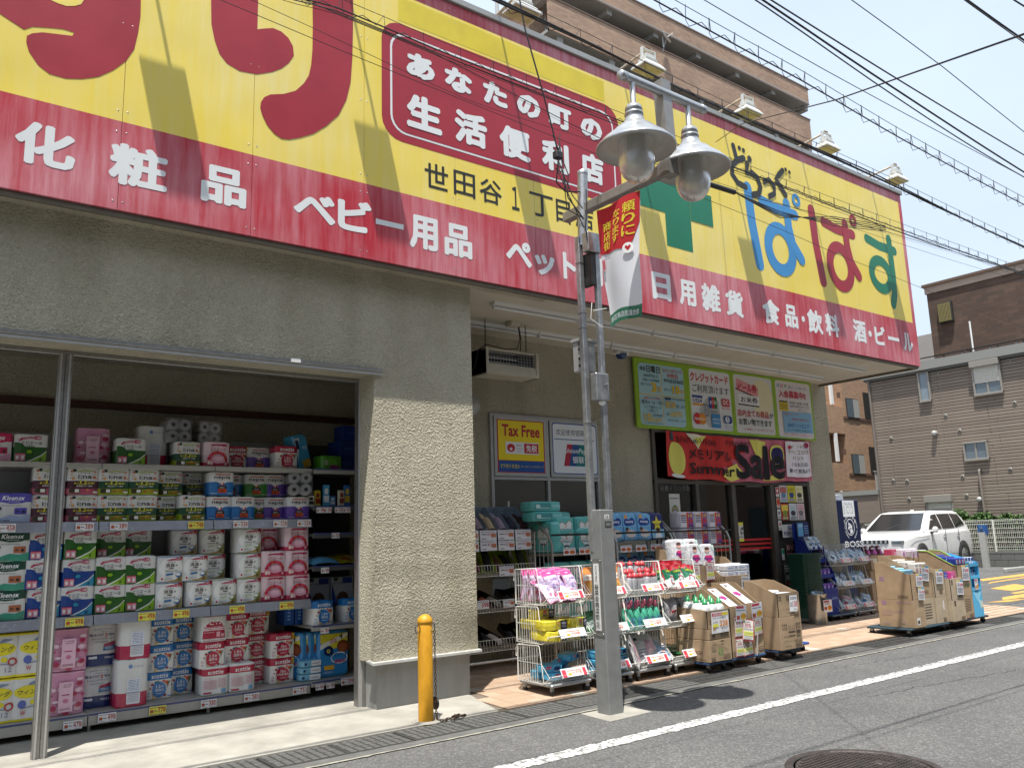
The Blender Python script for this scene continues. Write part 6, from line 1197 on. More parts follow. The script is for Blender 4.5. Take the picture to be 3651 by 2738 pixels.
cdesc = [('white wire basket cart left of the lamp post, holding pink pouches and yellow packs', ('778', '548', '398')), ('white wire basket cart hidden behind the lamp post base, holding orange refill pouches', ('128', '248', '298')), ('white wire basket cart right of the lamp post, holding green bottles', ('89', '89', '98')), ('white wire basket cart next to the carton stacks, holding red and green pouches', ('298', '498', '198'))]
CX = (4.66, 5.19, 5.70, 6.21)
for x, (l, tg) in zip(CX, cdesc): wire_cart(x, 5.66, l, tg)
# ---- goods in the carts
def pink_p(p): p.rect(.03, .03, .97, .97, K('#cfc0dc', .3)); p.rect(.03, .80, .97, .98, K('#d84890', .3)); p.ell(.5, .90, .12, .035, K('#f0c8dc')); p.text('HARD', .3, .62, .7, .70, K('#9a6cb0'), .04); [p.ell(x, y, .09, .06, K(c), 8) for x, y, c in ((.3, .25, '#d86a80'), (.6, .18, '#d04868'), (.72, .3, '#e090a8'), (.35, .45, '#b09ad0'), (.6, .5, '#e0b8d0'))]
def orange_p(p): p.rect(.05, .05, .95, .8, K('#d8822c', .3)); p.rect(.1, .55, .9, .75, K('#e8e0d0')); p.text('つめかえ', .2, .6, .8, .7, K('#a03c1c'), .04); p.ell(.5, .3, .3, .2, K('#e8b060'))
def quick(p): p.rect(.01, .02, .99, .98, K('#d9c93c', .3)); p.rect(.66, .0, .99, 1, K('#16162c')); p.ell(.82, .7, .12, .14, K('#dcdce4')); p.text('99', .76, .66, .88, .76, K('#222244'), .04); p.poly([(.30, .55), (.34, .9), (.56, .9), (.52, .55)], K('#c02850')); p.text('Quickle', .31, .66, .55, .76, K('#f0f0f0'), .03, .2); p.lines(.3, .25, .6, .5, 3, K('#2c3c7a')); p.lines(.70, .2, .94, .5, 4, K('#d8d8e8')); p.rect(.05, .05, .25, .2, K('#e8e0a0'))
def quickb(p): p.rect(.01, .02, .99, .98, K('#4aa4cc', .3)); p.poly([(.20, .45), (.24, .9), (.50, .9), (.46, .45)], K('#c02850')); p.text('Quickle', .22, .58, .48, .7, K('#f0f0f0'), .03, .2); p.ell(.76, .5, .16, .34, K('#1c3c6c')); p.rect(.6, .1, .9, .2, K('#d0e4ec'))
def red_p(p): p.rect(.03, .03, .97, .70, K('#e0e2de', .3)); p.poly([(.03, .35), (.97, .72), (.97, .97), (.03, .97)], K('#1f6a4c', .3)); p.rect(.03, .80, .97, .98, K('#b01c28', .3)); p.rect(.12, .66, .9, .78, K('#1d5c3c')); p.text('つめかえ用', .16, .67, .86, .77, K('#d8e02c'), .05); p.ring(.5, .36, .26, .17, .04, K('#a82838'), 22); p.text('ボールド', .28, .32, .72, .42, K('#3a5a8a'), .04)
def grey_p(p): p.rect(.05, .03, .95, .9, K('#8d8c8e', .3)); p.rect(.2, .3, .8, .6, K('#b0a4a4')); p.rect(.3, .42, .7, .5, K('#a82c38')); p.lines(.2, .1, .8, .25, 2, K('#444444'))
def bag_w(c):
    def fn(p): p.rect(.02, .02, .98, .98, K('#d9d4d2', .3)); p.rect(.10, .80, .24, .92, K('#1a1a22')); p.poly([(.35, .05), (.95, .05), (.95, .7), (.55, .8)], K(c, .3)); p.lines(.1, .2, .5, .5, 3, K('#8a8c94')); p.ell(.7, .3, .16, .14, K('#e4c0b8'))
    return fn
def bag_clear(c, s=0):
    def fn(p): p.rect(.05, .05, .95, .95, K('#aebcc6', .2)); p.rect(.1, .72, .9, .92, K(c, .3)); p.lines(.15, .76, .8, .88, 2, K('#eef0f2')); p.poly([(.12, .1), (.8, .14), (.88, .6), (.3, .66)], K('#c9d4da', .3)); p.rect(.2, .25, .55, .5, K(c, .3))
    return fn
def green_bag(p): p.rect(.03, .03, .97, .97, K('#2c7a44', .3)); p.poly([(.1, .2), (.9, .4), (.9, .7), (.1, .5)], K('#d8e4d8')); p.text('キッチン', .2, .36, .7, .5, K('#1c5c30'), .04)
SOFT.update(
 pinkp=lambda: (pouch(.155, .24, K('#dca0c4', .3), pink_p, .035, 1), 'sanitary_pouch', 'pouch'), orangep=lambda: (pouch(.14, .23, K('#d8822c', .3), orange_p, .04, 2), 'refill_pouch', 'pouch'),
 quick=lambda: (soft_pack(.21, .085, .14, K('#d9c93c', .3), quick), 'wiper_sheet_pack', 'cleaning sheets'), quickb=lambda: (soft_pack(.21, .06, .14, K('#4aa4cc', .3), quickb), 'wiper_sheet_pack', 'cleaning sheets'),
 redp=lambda: (pouch(.15, .22, K('#b02030', .3), red_p, .04, 5), 'detergent_pouch', 'pouch'), greyp=lambda: (pouch(.11, .22, K('#8d8c8e', .3), grey_p, .035, 6), 'refill_pouch', 'pouch'),
 bagw=lambda: (pouch(.20, .24, K('#cfcbc9', .3), bag_w('#d8a8b4'), .02, 7), 'sock_bag', 'bag'), bagb=lambda: (pouch(.20, .24, K('#cfcbc9', .3), bag_w('#9ab8d8'), .02, 8), 'sock_bag', 'bag'),
 greenb=lambda: (pouch(.22, .20, K('#2c7a44', .3), green_bag, .025, 9), 'green_sponge_bag', 'bag'),
 clearb=lambda: (pouch(.16, .20, K('#a8b8c4', .2), bag_clear('#3c7ab0'), .03, 10), 'clear_bag', 'bag'), clearg=lambda: (pouch(.16, .20, K('#b0bcb8', .2), bag_clear('#3f8a5c'), .03, 11), 'clear_bag', 'bag'), clearr=lambda: (pouch(.16, .20, K('#c0b4bc', .2), bag_clear('#b04058'), .03, 12), 'clear_bag', 'bag'), clearn=lambda: (pouch(.16, .20, K('#9aa4b0', .2), bag_clear('#222c44'), .03, 13), 'clear_bag', 'bag'),
 maroon=lambda: (pouch(.12, .20, K('#6a1c3c', .25), lambda p: (p.rect(.05, .1, .95, .9, K('#6a1c3c')), p.ell(.5, .5, .3, .2, K('#d060b0')), p.rect(.2, .75, .8, .85, K('#d8d0d4'))), .035, 14), 'refill_pouch', 'pouch'))
# pink pouches leaning in the top basket of the first cart
b0 = .012+.105
def bz(k): return b0+k*.325
rnd = random.Random(31)
for i, (dx, dy, rx, rz) in enumerate(((.40, .10, -.45, .25), (.30, .13, -.5, -.1), (.20, .12, -.35, .05), (.12, .16, -.3, .2), (.36, .20, -.3, -.1), (.24, .22, -.25, .1), (.10, .26, -.15, .0), (.20, .32, -.1, .1), (.34, .33, -.1, -.1), (.08, .36, -.05, .1), (.43, .27, -.2, .3), (.15, .06, -.9, .3), (.28, .05, -1.0, -.2))):
    product('pinkp', (CX[0]+dx, 5.66+dy, bz(2)+.03), (rx, .12*math.sin(i*2.1), rz), 'pink sanitary pouch in the top basket left of the lamp post', 'pink pouches in the top basket')
for i, (dx, dy, dz, rz) in enumerate(((.16, .14, .02, .1), (.38, .14, .02, -.05), (.15, .28, .02, 0), (.37, .30, .02, 0), (.17, .15, .105, -.12), (.15, .30, .105, .1), (.37, .31, .105, 0), (.16, .31, .19, .05), (.11, .38, .105, 1.5), (.06, .12, .02, 1.5), (.06, .13, .11, 1.4), (.40, .13, .105, .3))):
    product('quick', (CX[0]+dx, 5.66+dy, bz(1)+dz), (.12 if dz < .1 else 0, 0, rz), 'yellow sheet pack in the middle basket left of the post', 'yellow packs in the middle basket')
for i, (dx, dy, dz, rz) in enumerate(((.16, .16, .02, .1), (.37, .17, .02, -.1), (.16, .31, .02, 0), (.37, .32, .02, .05), (.30, .26, .082, .2), (.14, .20, .082, -.3), (.40, .24, .145, .5))):
    product('quickb', (CX[0]+dx, 5.66+dy, bz(0)+dz), (-.55 if i == 4 else .05, 0, rz), 'sky blue sheet pack in the bottom basket left of the post', 'blue packs in the bottom basket')
for i in range(7): product('orangep', (CX[1]+.08+.055*i, 5.66+.12+.04*(i % 3), bz(2)+.03), (-.25, .1*math.sin(i), .15*math.cos(i*2)), 'orange refill pouch in the top basket behind the lamp post', 'orange pouches')
for i in range(6): product('greenb', (CX[1]+.10+.06*i, 5.66+.12+.05*(i % 3), bz(1)+.03), (-.4, .1*math.sin(i*3), .2*math.cos(i*2)), 'green and white bag in the middle basket behind the lamp post', 'green bags behind the post')
for i in range(6): product('quickb', (CX[1]+.13+.22*(i % 2), 5.66+.14, bz(0)+.02+.065*(i//2)), (.1, 0, .05*i), 'sky blue sheet pack in the bottom basket behind the lamp post', 'blue packs behind the post')
def bottle(body, cap, prof, capz, lab=None, name='bottle'):
    g = MB(); g.lathe(prof, (0, 0, 0), body, 18); q = MB(); q.lathe(capz, (0, 0, 0), cap, 14)
    return g.mesh(name), q.mesh('cap')
GRN = M('bottle_green', (.08, .42, .28), .25, 0, .05, 9, lin_in=True); PKC = M('cap_pink', (.55, .13, .20), .35, lin_in=True); WHB = M('bottle_white', (.62, .64, .64), .3, 0, .05, 9, lin_in=True); REDC = M('cap_red', (.5, .05, .06), .35, lin_in=True); GCAP = M('cap_green', (.03, .28, .10), .35, lin_in=True); SILB = M('bottle_silver', (.46, .46, .48), .25, .3, lin_in=True)
b1_ = bottle(GRN, PKC, [(0, 0), (.040, 0), (.043, .01), (.043, .10), (.040, .13), (.028, .165), (.017, .18), (.015, .185)], [(.017, .18), (.019, .182), (.019, .215), (.015, .235), (.008, .24), (0, .241)])
lab_ = MB(); p = P(lab_, (-.03, -.0445, .02), w=.06, h=.09); p.rect(0, 0, 1, 1, K('#5ba8b8')); p.text('ブリーチ', .02, .35, .98, .72, K('#14203c'), .06); lab_ = lab_.mesh('printed_label')
b2_ = bottle(SILB, REDC, [(0, 0), (.026, 0), (.028, .01), (.028, .11), (.022, .13), (.014, .14)], [(.020, .125), (.025, .13), (.025, .152), (.012, .156), (.011, .166), (0, .166)])
b3_ = bottle(WHB, GCAP, [(0, 0), (.05, 0), (.055, .01), (.055, .15), (.045, .19), (.025, .215), (.02, .22)], [(.026, .21), (.028, .212), (.028, .235), (.018, .24), (.016, .27), (0, .272)])
def place_bottle(b, loc, rot, label, cat, group, lab=None):
    o = obj('bottle', b[0], None, loc, rot, label=label, cat=cat, group=group); obj('cap', b[1], o)
    if lab: obj('printed_label', lab, o)
for i in range(11):
    r_ = i//5; place_bottle(b1_, (CX[2]+.06+.09*(i % 5)+.03*(r_ % 2), 5.66+.14+.09*r_, bz(1)+.012+.003*r_), (0, .03*math.sin(i), .2*math.sin(i*3)), 'green bleach bottle with a pink cap in the middle basket', 'bottle', 'green bottles with pink caps', lab_)
for i in range(21):
    r_ = i//7; place_bottle(b2_, (CX[2]+.05+.062*(i % 7)+.02*(r_ % 2), 5.66+.13+.10*r_, bz(2)+.012+(.10 if r_ == 2 else .035*r_)), (.16*math.sin(i*2), .18*math.cos(i*1.3), .3*i), 'small silver red capped bottle in the top basket', 'bottle', 'small red capped bottles')
for i, (dx, dy, rx, ry, rz, k) in enumerate(((.14, .16, -.7, .2, .3, 'bagw'), (.30, .15, -.6, -.1, -.2, 'bagw'), (.42, .2, -.7, .1, -.3, 'bagb'), (.18, .26, -.5, -.2, .1, 'bagw'), (.34, .27, -.8, .1, .2, 'bagb'), (.26, .20, -1.1, 0, .5, 'bagw'), (.10, .1, -.4, -.3, .7, 'bagw'), (.38, .1, -1.0, .1, -.5, 'bagb'), (.22, .32, -.4, .2, .4, 'bagw'), (.44, .33, -.3, -.2, .2, 'bagb'))):
    product(k, (CX[2]+dx, 5.66+dy-.03, bz(0)+.04), (rx, ry, rz), {'bagw': 'pale pink and white sock bag tumbled in the bottom basket', 'bagb': 'pale blue and white sock bag tumbled in the bottom basket'}[k], 'sock bags in the bottom basket')
for i, (dx, dy, rx, ry, rz) in enumerate(((.42, .12, -.35, .18, -.15), (.30, .13, -.3, -.1, .1), (.16, .14, -.3, .1, .2), (.08, .18, -.25, -.1, 0), (.36, .2, -.2, .1, .1), (.24, .22, -.2, -.1, -.1), (.12, .26, -.15, .1, .1), (.4, .28, -.1, 0, 0), (.27, .3, -.1, .1, .1))):
    product('redp', (CX[3]+dx, 5.66+dy, bz(2)+.025+.03*(i > 3)), (rx, ry, rz), 'red and green detergent pouch in the top basket beside cartons', 'detergent pouches in the top basket')
for i, (dx, dy, rx, rz) in enumerate(((.10, .14, -.3, .6), (.19, .16, -.2, -.2), (.15, .24, -.2, .3), (.38, .14, -.25, .1), (.30, .22, -.3, -.5), (.08, .25, -.2, .4))): product('greyp', (CX[3]+dx, 5.66+dy, bz(1)+.02), (rx, .1*(-1)**i, rz), 'grey refill pouch standing in the middle basket beside the cartons', 'grey pouches in the middle basket')
for i, (dx, dy, rz) in enumerate(((.14, .18, .3), (.34, .18, -.2), (.2, .30, .1), (.38, .32, -.4))): product('greenb', (CX[3]+dx, 5.66+dy, bz(0)+.02+.012*i), (-1.35, .1, rz), 'green kitchen bag lying in the bottom basket beside the cartons', 'green bags in the bottom basket')

for o in list(bpy.data.objects):
    q = o.get('group', '')
    if q in ('pink pouches in the top basket', 'detergent pouches in the top basket', 'sock bags in the bottom basket', 'grey pouches in the middle basket', 'orange pouches'): o.scale = (1.14, 1.14, 1.14)
    elif q == 'small red capped bottles': o.scale = (1.2, 1.2, 1.25)
    elif q == 'green bottles with pink caps': o.scale = (1, 1, 1.1)
# ------------------------------------------------------------------ carton stacks on dollies
INK = M('carton_ink', (.075, .05, .035), .8, lin_in=True)
def barcode(p, x0, y0, x1, y1):
    p.rect(x0, y0, x1, y1, INK); r = random.Random(int(x0*50)); n = 9
    p.rect(x0+.012, y0+.015, x1-.012, y1-.015, CARD); vs = []; fs = []
    for i in range(n):
        a = x0+.02+(x1-x0-.04)*i/n; b = a+(x1-x0)/n*.5; k = len(vs); vs += [(a, y0+.03), (b, y0+.03), (b, y1-.03), (a, y1-.03)]; fs.append((k, k+1, k+2, k+3))
    p.face(vs, fs, INK)
def carton(w, d, h, loc, label, front=None, side=None, mat=None, open_back=None, rot=0, group=None, top=True, cat='carton'):
    """carton with its near corner at loc; open_back = height of the back edge when the top is cut away on a slant"""
    mat = mat or CARD; g = MB(); th = .006
    if open_back is None:
        g.box(0, w, 0, d, 0, h, mat, .004); g.box(w*.5-.0015, w*.5+.0015, .004, d-.004, h-.001, h+.0012, INK); g.box(.004, w-.004, d*.5-.025, d*.5+.025, h-.001, h+.0008, M('packing_tape', (.42, .32, .19), .25, lin_in=True))
    else:
        g.box(0, w, 0, th, 0, h, mat); g.box(0, w, d-th, d, 0, open_back, mat); g.box(th, w-th, th, d-th, 0, th, mat)
        for x in (0, w-th): g.prism([(0, 0), (d, 0), (d, open_back), (d*.72, open_back-.01), (d*.10, h+.01), (0, h)], (x, 0, 0), (0, 1, 0), (0, 0, 1), -th, mat)
        g.box(0, w, .0, .02, h-.001, h+.002, mat)
    o = obj('carton', g.mesh('carton'), None, loc, rot, label=label, cat=cat, group=group)
    q = MB()
    if front: front(P(q, (0, 0, 0), (1, 0, 0), (0, 0, 1), w, h, .0006, .0008))
    if side: side(P(q, (0, d, 0), (0, -1, 0), (0, 0, 1), d, h, .0006, .0008))
    if q.v: obj('carton_print', q.mesh('carton_print'), o)
    return o
def dolly(x0, x1, y0, y1, col, label):
    g = MB(); g.box(x0, x1, y0, y1, .082, .108, col, .008); t = g.build('dolly'); tag(t, label, 'dolly', 'dollies under the carton stacks')
    for x in (x0+.06, x1-.06):
        for y in (y0+.05, y1-.05):
            g = MB(); g.box(x-.014, x+.014, y-.01, y+.03, .05, .084, GALV, .003); g.lathe([(0, -.010), (.030, -.010), (.035, -.004), (.035, .004), (.030, .010), (0, .010)], (x, y+.01, .045), BLACK, 16, True, 'X'); g.build('castor', t)
DB = M('dolly_blue', (.03, .07, .16), .5, 0, .1, 9, lin_in=True)
dolly(6.50, 6.84, 5.50, 5.95, DB, 'dark blue dolly under the bottle cartons beside the last wire cart'); dolly(6.88, 7.42, 5.52, 6.0, DB, 'dark dolly under the cartons covered in diaper leaflets'); dolly(7.60, 8.0, 5.50, 5.95, DB, 'dark dolly under the tissue cartons with square dots'); dolly(8.02, 8.40, 5.66, 6.08, M('dolly_royal', (.02, .07, .28), .4, lin_in=True), 'royal blue dolly under the carton with the tall price poster')
def f228(p): barcode(p, .62, .08, .93, .30); barcode(p, .08, .06, .26, .22); p.poly([(.15, .92), (.85, .48), (.85, .46), (.15, .90)], INK); p.ring(.5, .48, .10, .13, .03, K('#5f9a4c'), 18); p.text('ecO', .44, .45, .56, .51, K('#5f9a4c'), .02); p.lines(.4, .25, .6, .32, 2, K('#5f9a4c')); p.rect(.52, .88, .66, .94, INK); p.rect(.1, .62, .28, .70, INK); p.rect(.115, .635, .265, .685, CARD); p.lines(.1, .74, .3, .8, 1, INK)
def s228(p): p.lines(.2, .3, .8, .5, 3, INK); p.rect(.1, .1, .9, .12, INK)
carton(.335, .42, .205, (6.50, 5.49, .11), 'lowest sealed carton of the bottle stack beside the wire carts', f228, s228); carton(.335, .42, .10, (6.50, 5.49, .318), 'middle shallow carton of the bottle stack', lambda p: (barcode(p, .55, .15, .92, .75), barcode(p, .08, .1, .3, .6)), None)
carton(.335, .42, .165, (6.50, 5.49, .422), 'open topmost carton holding white bottles with green caps', lambda p: p.lines(.1, .2, .5, .5, 2, INK), None, CARD, .20)
for i in range(9): place_bottle(b3_, (6.565+.105*(i % 3), 5.56+.11*(i//3), .432+.012*(i//3)), (0, 0, .3*i), 'white detergent bottle with a green cap in the open carton', 'bottle', 'white bottles with green caps')
def c228(p): p.rect(0, 0, 1, 1, K('#e6e6ea')); p.rect(.03, .80, .60, .95, K('#c04a58')); p.rect(.6, .80, .97, .95, K('#dcc83c')); p.text('広告の品', .10, .82, .56, .93, K('#f0e8e8'), .04); p.text('アタック抗菌EX', .05, .68, .85, .76, K('#333344'), .02); p.text('228', .46, .30, .94, .58, K('#e08a14'), .05); p.text('60', .06, .14, .24, .30, K('#b88a1c'), .04); p.rect(.05, .30, .38, .44, K('#e6e04c')); p.text('310円', .07, .46, .34, .56, K('#3c3c4c'), .02); p.text('税込250', .55, .14, .92, .25, K('#333333'), .02)
card('price_card', 6.545, 5.478, .375, .255, .20, 'white price card reading 228 hung on the bottle carton', c228, (.05, -.02, 0))
def leaflet(p): p.rect(0, 0, 1, 1, K('#b83040')); p.rect(.05, .05, .95, .96, K('#e9e4dc')); p.ell(.14, .86, .07, .05, K('#6a5c1c')); p.lines(.28, .84, .7, .89, 1, K('#3c3c3c')); p.text('30%', .18, .62, .74, .80, K('#b02c4c'), .02); p.text('オトク', .76, .66, .94, .72, K('#555555'), .02); p.lines(.1, .50, .9, .58, 2, K('#555566')); p.rect(.08, .24, .92, .44, K('#dce07a')); p.lines(.12, .28, .88, .4, 2, K('#9a9a3c')); p.rect(.08, .08, .92, .20, K('#d8d8d4')); p.lines(.1, .1, .8, .18, 2, K('#888888'))
def merr(p): p.rect(0, 0, 1, 1, K('#e6e4e8', .4)); p.ell(.36, .50, .20, .085, K('#d83c7c'), 14); p.ell(.64, .50, .20, .085, K('#d83c7c'), 14); p.poly([(.17, .47), (.83, .47), (.5, .30)], K('#d83c7c')); p.text('Merries', .10, .40, .90, .51, K('#27348c'), .05, .1); p.ell(.35, .84, .17, .075, K('#e0b8a8')); p.ell(.35, .88, .17, .05, K('#5a4038'), 12); p.lines(.2, .1, .8, .22, 2, K('#88a8d0')); p.lines(.2, .26, .7, .3, 1, K('#b0b0c8'))
carton(.27, .42, .48, (6.88, 5.52, .11), 'open slanting carton draped with a diaper leaflet, nearer one of the pair', lambda p: (barcode(p, .05, .02, .3, .12),), lambda p: (barcode(p, .60, .04, .9, .16), barcode(p, .6, .22, .9, .32), p.lines(.1, .5, .9, .6, 2, INK), p.ell(.6, .93, .22, .14, INK, 10)), CARD, .66)
carton(.27, .42, .49, (7.155, 5.54, .11), 'open slanting carton draped with a diaper leaflet, farther one of the pair', lambda p: (barcode(p, .05, .02, .3, .12), barcode(p, .65, .04, .95, .13)), None, CARD, .70)
def poster_slant(x, y0, z0, y1, z1, w, label):
    n = Vector((0, y1-y0, z1-z0)); L_ = n.length; v = n.normalized(); g = MB(); fr_ = P(g, (x, y0, z0), (1, 0, 0), v, w, L_, .0005, .0); g.add([fr_.pt(0, 0, -.001), fr_.pt(1, 0, -.001), fr_.pt(1, 1, -.001), fr_.pt(0, 1, -.001)], [(0, 1, 2, 3)], WHITE); merr(fr_); tag(g.build('leaflet'), label, 'leaflet')
poster_slant(6.90, 5.53, .605, 5.80, .765, .13, 'white and pink baby leaflet sloping over the nearer open carton'); poster_slant(7.18, 5.55, .615, 5.86, .80, .13, 'white and pink baby leaflet sloping over the farther open carton')
def c1150(p): p.rect(0, 0, 1, 1, K('#dfe0e6')); p.rect(.04, .8, .75, .96, K('#b83a4c')); p.lines(.06, .62, .9, .74, 1, K('#6a7488')); p.rect(.06, .12, .36, .36, K('#b04a30')); p.ell(.70, .30, .26, .22, K('#e0b42c')); p.text('1150', .50, .22, .92, .42, K('#c04a20'), .05)
card('price_card', 6.955, 5.505, .455, .165, .155, 'price card reading 1150 on the nearer leaflet carton', c1150, (.04, .03, 0)); card('price_card', 7.235, 5.52, .45, .175, .16, 'price card reading 1150 on the farther leaflet carton', c1150, (.04, -.05, 0))
for i, (x, y, z, w, h, rx, ry, rz) in enumerate(((6.93, 5.512, .30, .13, .20, 0, .02, 0), (6.93, 5.512, .115, .125, .175, 0, .02, 0), (7.03, 5.50, .27, .15, .21, -.08, .18, -.15), (7.045, 5.505, .11, .19, .17, -.1, -.02, .12), (7.245, 5.515, .285, .16, .18, .02, -.06, .1), (7.25, 5.50, .10, .05, .21, .1, .0, .9))):
    card('leaflet', x, y, z, w, h, ('red framed thirty percent leaflet at the upper left of the diaper cartons', 'red framed thirty percent leaflet at the lower left of the diaper cartons', 'curling thirty percent leaflet overlapping the middle of the diaper cartons', 'creased thirty percent leaflet at the bottom middle of the diaper cartons', 'thirty percent leaflet below the farther price card', 'narrow leaflet hanging edge on at the right of the cartons')[i], leaflet, (rx, ry, rz), 'leaflet')
def biz(p):
    for x0 in (.12, .72):
        for a in range(3):
            for b in range(2): p.rect(x0+.075*a, .60+.11*b, x0+.04+.075*a, .67+.11*b, INK)
    p.text('BIZ-OLE', .36, .60, .66, .72, INK, .0); p.rrect(.36, .49, .66, .55, .02, INK); p.rrect(.70, .45, .90, .56, .02, INK); p.text('200枚', .12, .36, .30, .43, INK); p.lines(.32, .37, .66, .41, 1, INK); barcode(p, .62, .16, .92, .29); p.text('HAKUSUI', .14, .08, .42, .13, INK)
    for a in range(3): p.ring(.66+.1*a, .90, .035, .05, .012, INK, 4)
def bizs(p): biz(p)
carton(.385, .42, .335, (7.60, 5.46, .11), 'lower sealed tissue carton with rows of square dots', biz, None, None); carton(.385, .42, .235, (7.60, 5.46, .447), 'upper open tissue carton with its flaps up, beside the pathway', lambda p: ([p.rect(.05+.07*a, .68+.12*b, .09+.07*a, .77+.12*b, INK) for a in (0, 1, 5, 6, 12) for b in (0, 1)], p.rrect(.70, .42, .85, .55, .02, INK), p.text('200枚', .30, .25, .5, .35, INK), barcode(p, .68, .05, .92, .2)), None, CARD, .36)
def tissue(loc, rot, label, group=None): box_item_g('tissue_pack', .20, .065, .11, K('#dfe1e6', .4), lambda p: (p.lines(.08, .35, .55, .6, 2, K('#6f7fb0')), p.rect(.02, .82, .98, .88, K('#8a98c8')), p.text('36', .72, .35, .92, .75, K('#5a6ca8'), .02)), loc, rot, label, 'tissue pack', group)
_bi = {}
def box_item_g(name, w, h, d, mat, fn, loc, rot, label, cat, group):
    k = (name, w, h, d)
    if k not in _bi:
        g = MB(); g.box(-w/2, w/2, -d/2, d/2, 0, h, mat, .008); q = MB(); fn(P(q, (-w/2, -d/2, 0), w=w, h=h)); _bi[k] = (g.mesh(name), q.mesh('printed_label'))
    o = obj(name, _bi[k][0], None, loc, rot, label=label, cat=cat, group=group); obj('printed_label', _bi[k][1], o); return o
tissue((7.72, 5.62, .64), (.05, 0, .3), 'white tissue pack sticking up in the open dotted carton'); tissue((7.83, 5.56, .615), 0, 'white tissue pack lying at the front of the open dotted carton'); tissue((7.74, 5.74, .60), .1, 'white tissue pack deep in the open dotted carton')
card('price_card', 7.79, 5.452, .49, .135, .165, 'price card reading 108 clipped to the dotted carton', pr('108', y2='税込118'), (.03, .02, 0))
carton(.27, .36, .31, (8.03, 5.70, .112), 'lower carton right of the dotted ones', lambda p: (p.lines(.5, .5, .9, .9, 3, INK), barcode(p, .2, .05, .5, .15)), None, CARD2); carton(.27, .36, .24, (8.03, 5.70, .425), 'open carton with a pale blue packet, behind the tall price poster', None, None, CARD2, .28)
box_item('blue_packet', .12, .15, .07, K('#3c94c8', .3), lambda p: (p.rect(.1, .3, .9, .8, K('#9cd0e0')), p.ell(.55, .4, .15, .2, K('#8a2c3c'))), (8.13, 5.80, .56), .2, 'blue dehumidifier packet in the open carton', 'packet')
def c198(p): p.rect(0, 0, 1, 1, K('#a83040')); p.rect(.03, .02, .97, .98, K('#e6e6ea')); p.rect(.08, .84, .92, .95, K('#c86a34')); p.text('除湿剤', .18, .58, .82, .70, K('#222222'), .04); p.lines(.2, .5, .8, .55, 1, K('#444444')); p.text('198', .05, .22, .95, .44, K('#b0283a'), .02); p.text('税込217', .3, .08, .9, .17, K('#333333'), .01)
card('price_poster', 8.035, 5.685, .33, .185, .36, 'tall price poster reading 198 leaning on the last carton before the pathway', c198, (.02, .04, 0), 'price poster')
# second row: diapers and tissues behind
carton(.44, .45, .30, (6.98, 6.12, .112), 'lower carton hidden behind the leaflet cartons', None, lambda p: barcode(p, .6, .1, .9, .3)); carton(.44, .45, .30, (6.98, 6.12, .415), 'carton under the heaped diaper packs', lambda p: (barcode(p, .05, .05, .25, .2), p.text('肌', .75, .5, .9, .8, INK, .02)), None); carton(.44, .45, .26, (6.98, 6.12, .718), 'open carton heaped with white diaper packs', lambda p: (p.text('B', .05, .5, .15, .8, INK, .02), p.text('肌', .7, .3, .84, .6, INK, .02)), lambda p: (p.ell(.5, .5, .2, .3, INK, 12), p.lines(.1, .8, .5, .92, 2, INK)), CARD, .46)
SOFT['merries'] = lambda: (soft_pack(.21, .24, .13, K('#dcdce0', .3), lambda p: (p.rect(.02, .02, .98, .98, K('#e4e2e6', .3)), p.ell(.38, .36, .2, .14, K('#d83c7c'), 14), p.ell(.62, .36, .2, .14, K('#d83c7c'), 14), p.poly([(.2, .3), (.8, .3), (.5, .1)], K('#d83c7c')), p.text('Merries', .14, .24, .86, .40, K('#27348c'), .05), p.ell(.42, .74, .2, .13, K('#d8b0a0')), p.ell(.42, .82, .2, .08, K('#5a4038'), 12), p.poly([(.7, .98), (.98, .98), (.98, .6)], K('#d0e4dc')))), 'diaper_pack', 'diapers')
for i, (dx, dy, dz, rz) in enumerate(((.20, .10, .20, .08), (.40, .09, .19, -.05), (.12, .25, .25, .0), (.34, .26, .25, .05), (.22, .38, .25, 0))): product('merries', (6.90+dx+.06, 6.10+dy, .78+dz), (-.08, 0, rz), 'white diaper pack with pink heart heaped on the back cartons', 'white diaper packs')
def l30(p): leaflet(p)
card('leaflet', 7.035, 6.105, .80, .14, .20, 'thirty percent leaflet below the left white diaper pack', l30, (0, 0, 0), 'leaflet'); card('leaflet', 7.27, 6.105, .82, .14, .20, 'thirty percent leaflet below the right white diaper pack', l30, (0, 0, 0), 'leaflet')
carton(.42, .42, .30, (7.62, 6.15, .112), 'bottom carton of the tall tissue stack', None, None); carton(.42, .42, .30, (7.62, 6.15, .415), 'middle carton of the tall tissue stack', biz, None); carton(.42, .42, .13, (7.62, 6.15, .718), 'cut down top carton of the tall tissue stack', lambda p: [p.rect(.82+.05*a, .3+.3*b, .85+.05*a, .5+.3*b, INK) for a in (0, 1) for b in (0, 1)], lambda p: biz(p), CARD, .34)
for i in range(6): tissue((7.80+.205*(i % 2), 6.22+.0*(i//2), .735+.068*(i//2)+.03), 0, 'white tissue pack stacked in the cut down carton, front row', 'white tissue packs')
for i in range(6): tissue((7.80+.205*(i % 2), 6.34, .735+.068*(i//2)+.04), 0, 'white tissue pack stacked in the cut down carton, back row', 'white tissue packs at the back')
card('price_card', 7.90, 6.138, .68, .13, .155, 'price card reading 528 on the tall tissue stack', pr('528', y2='税込580'), (.03, .04, 0))

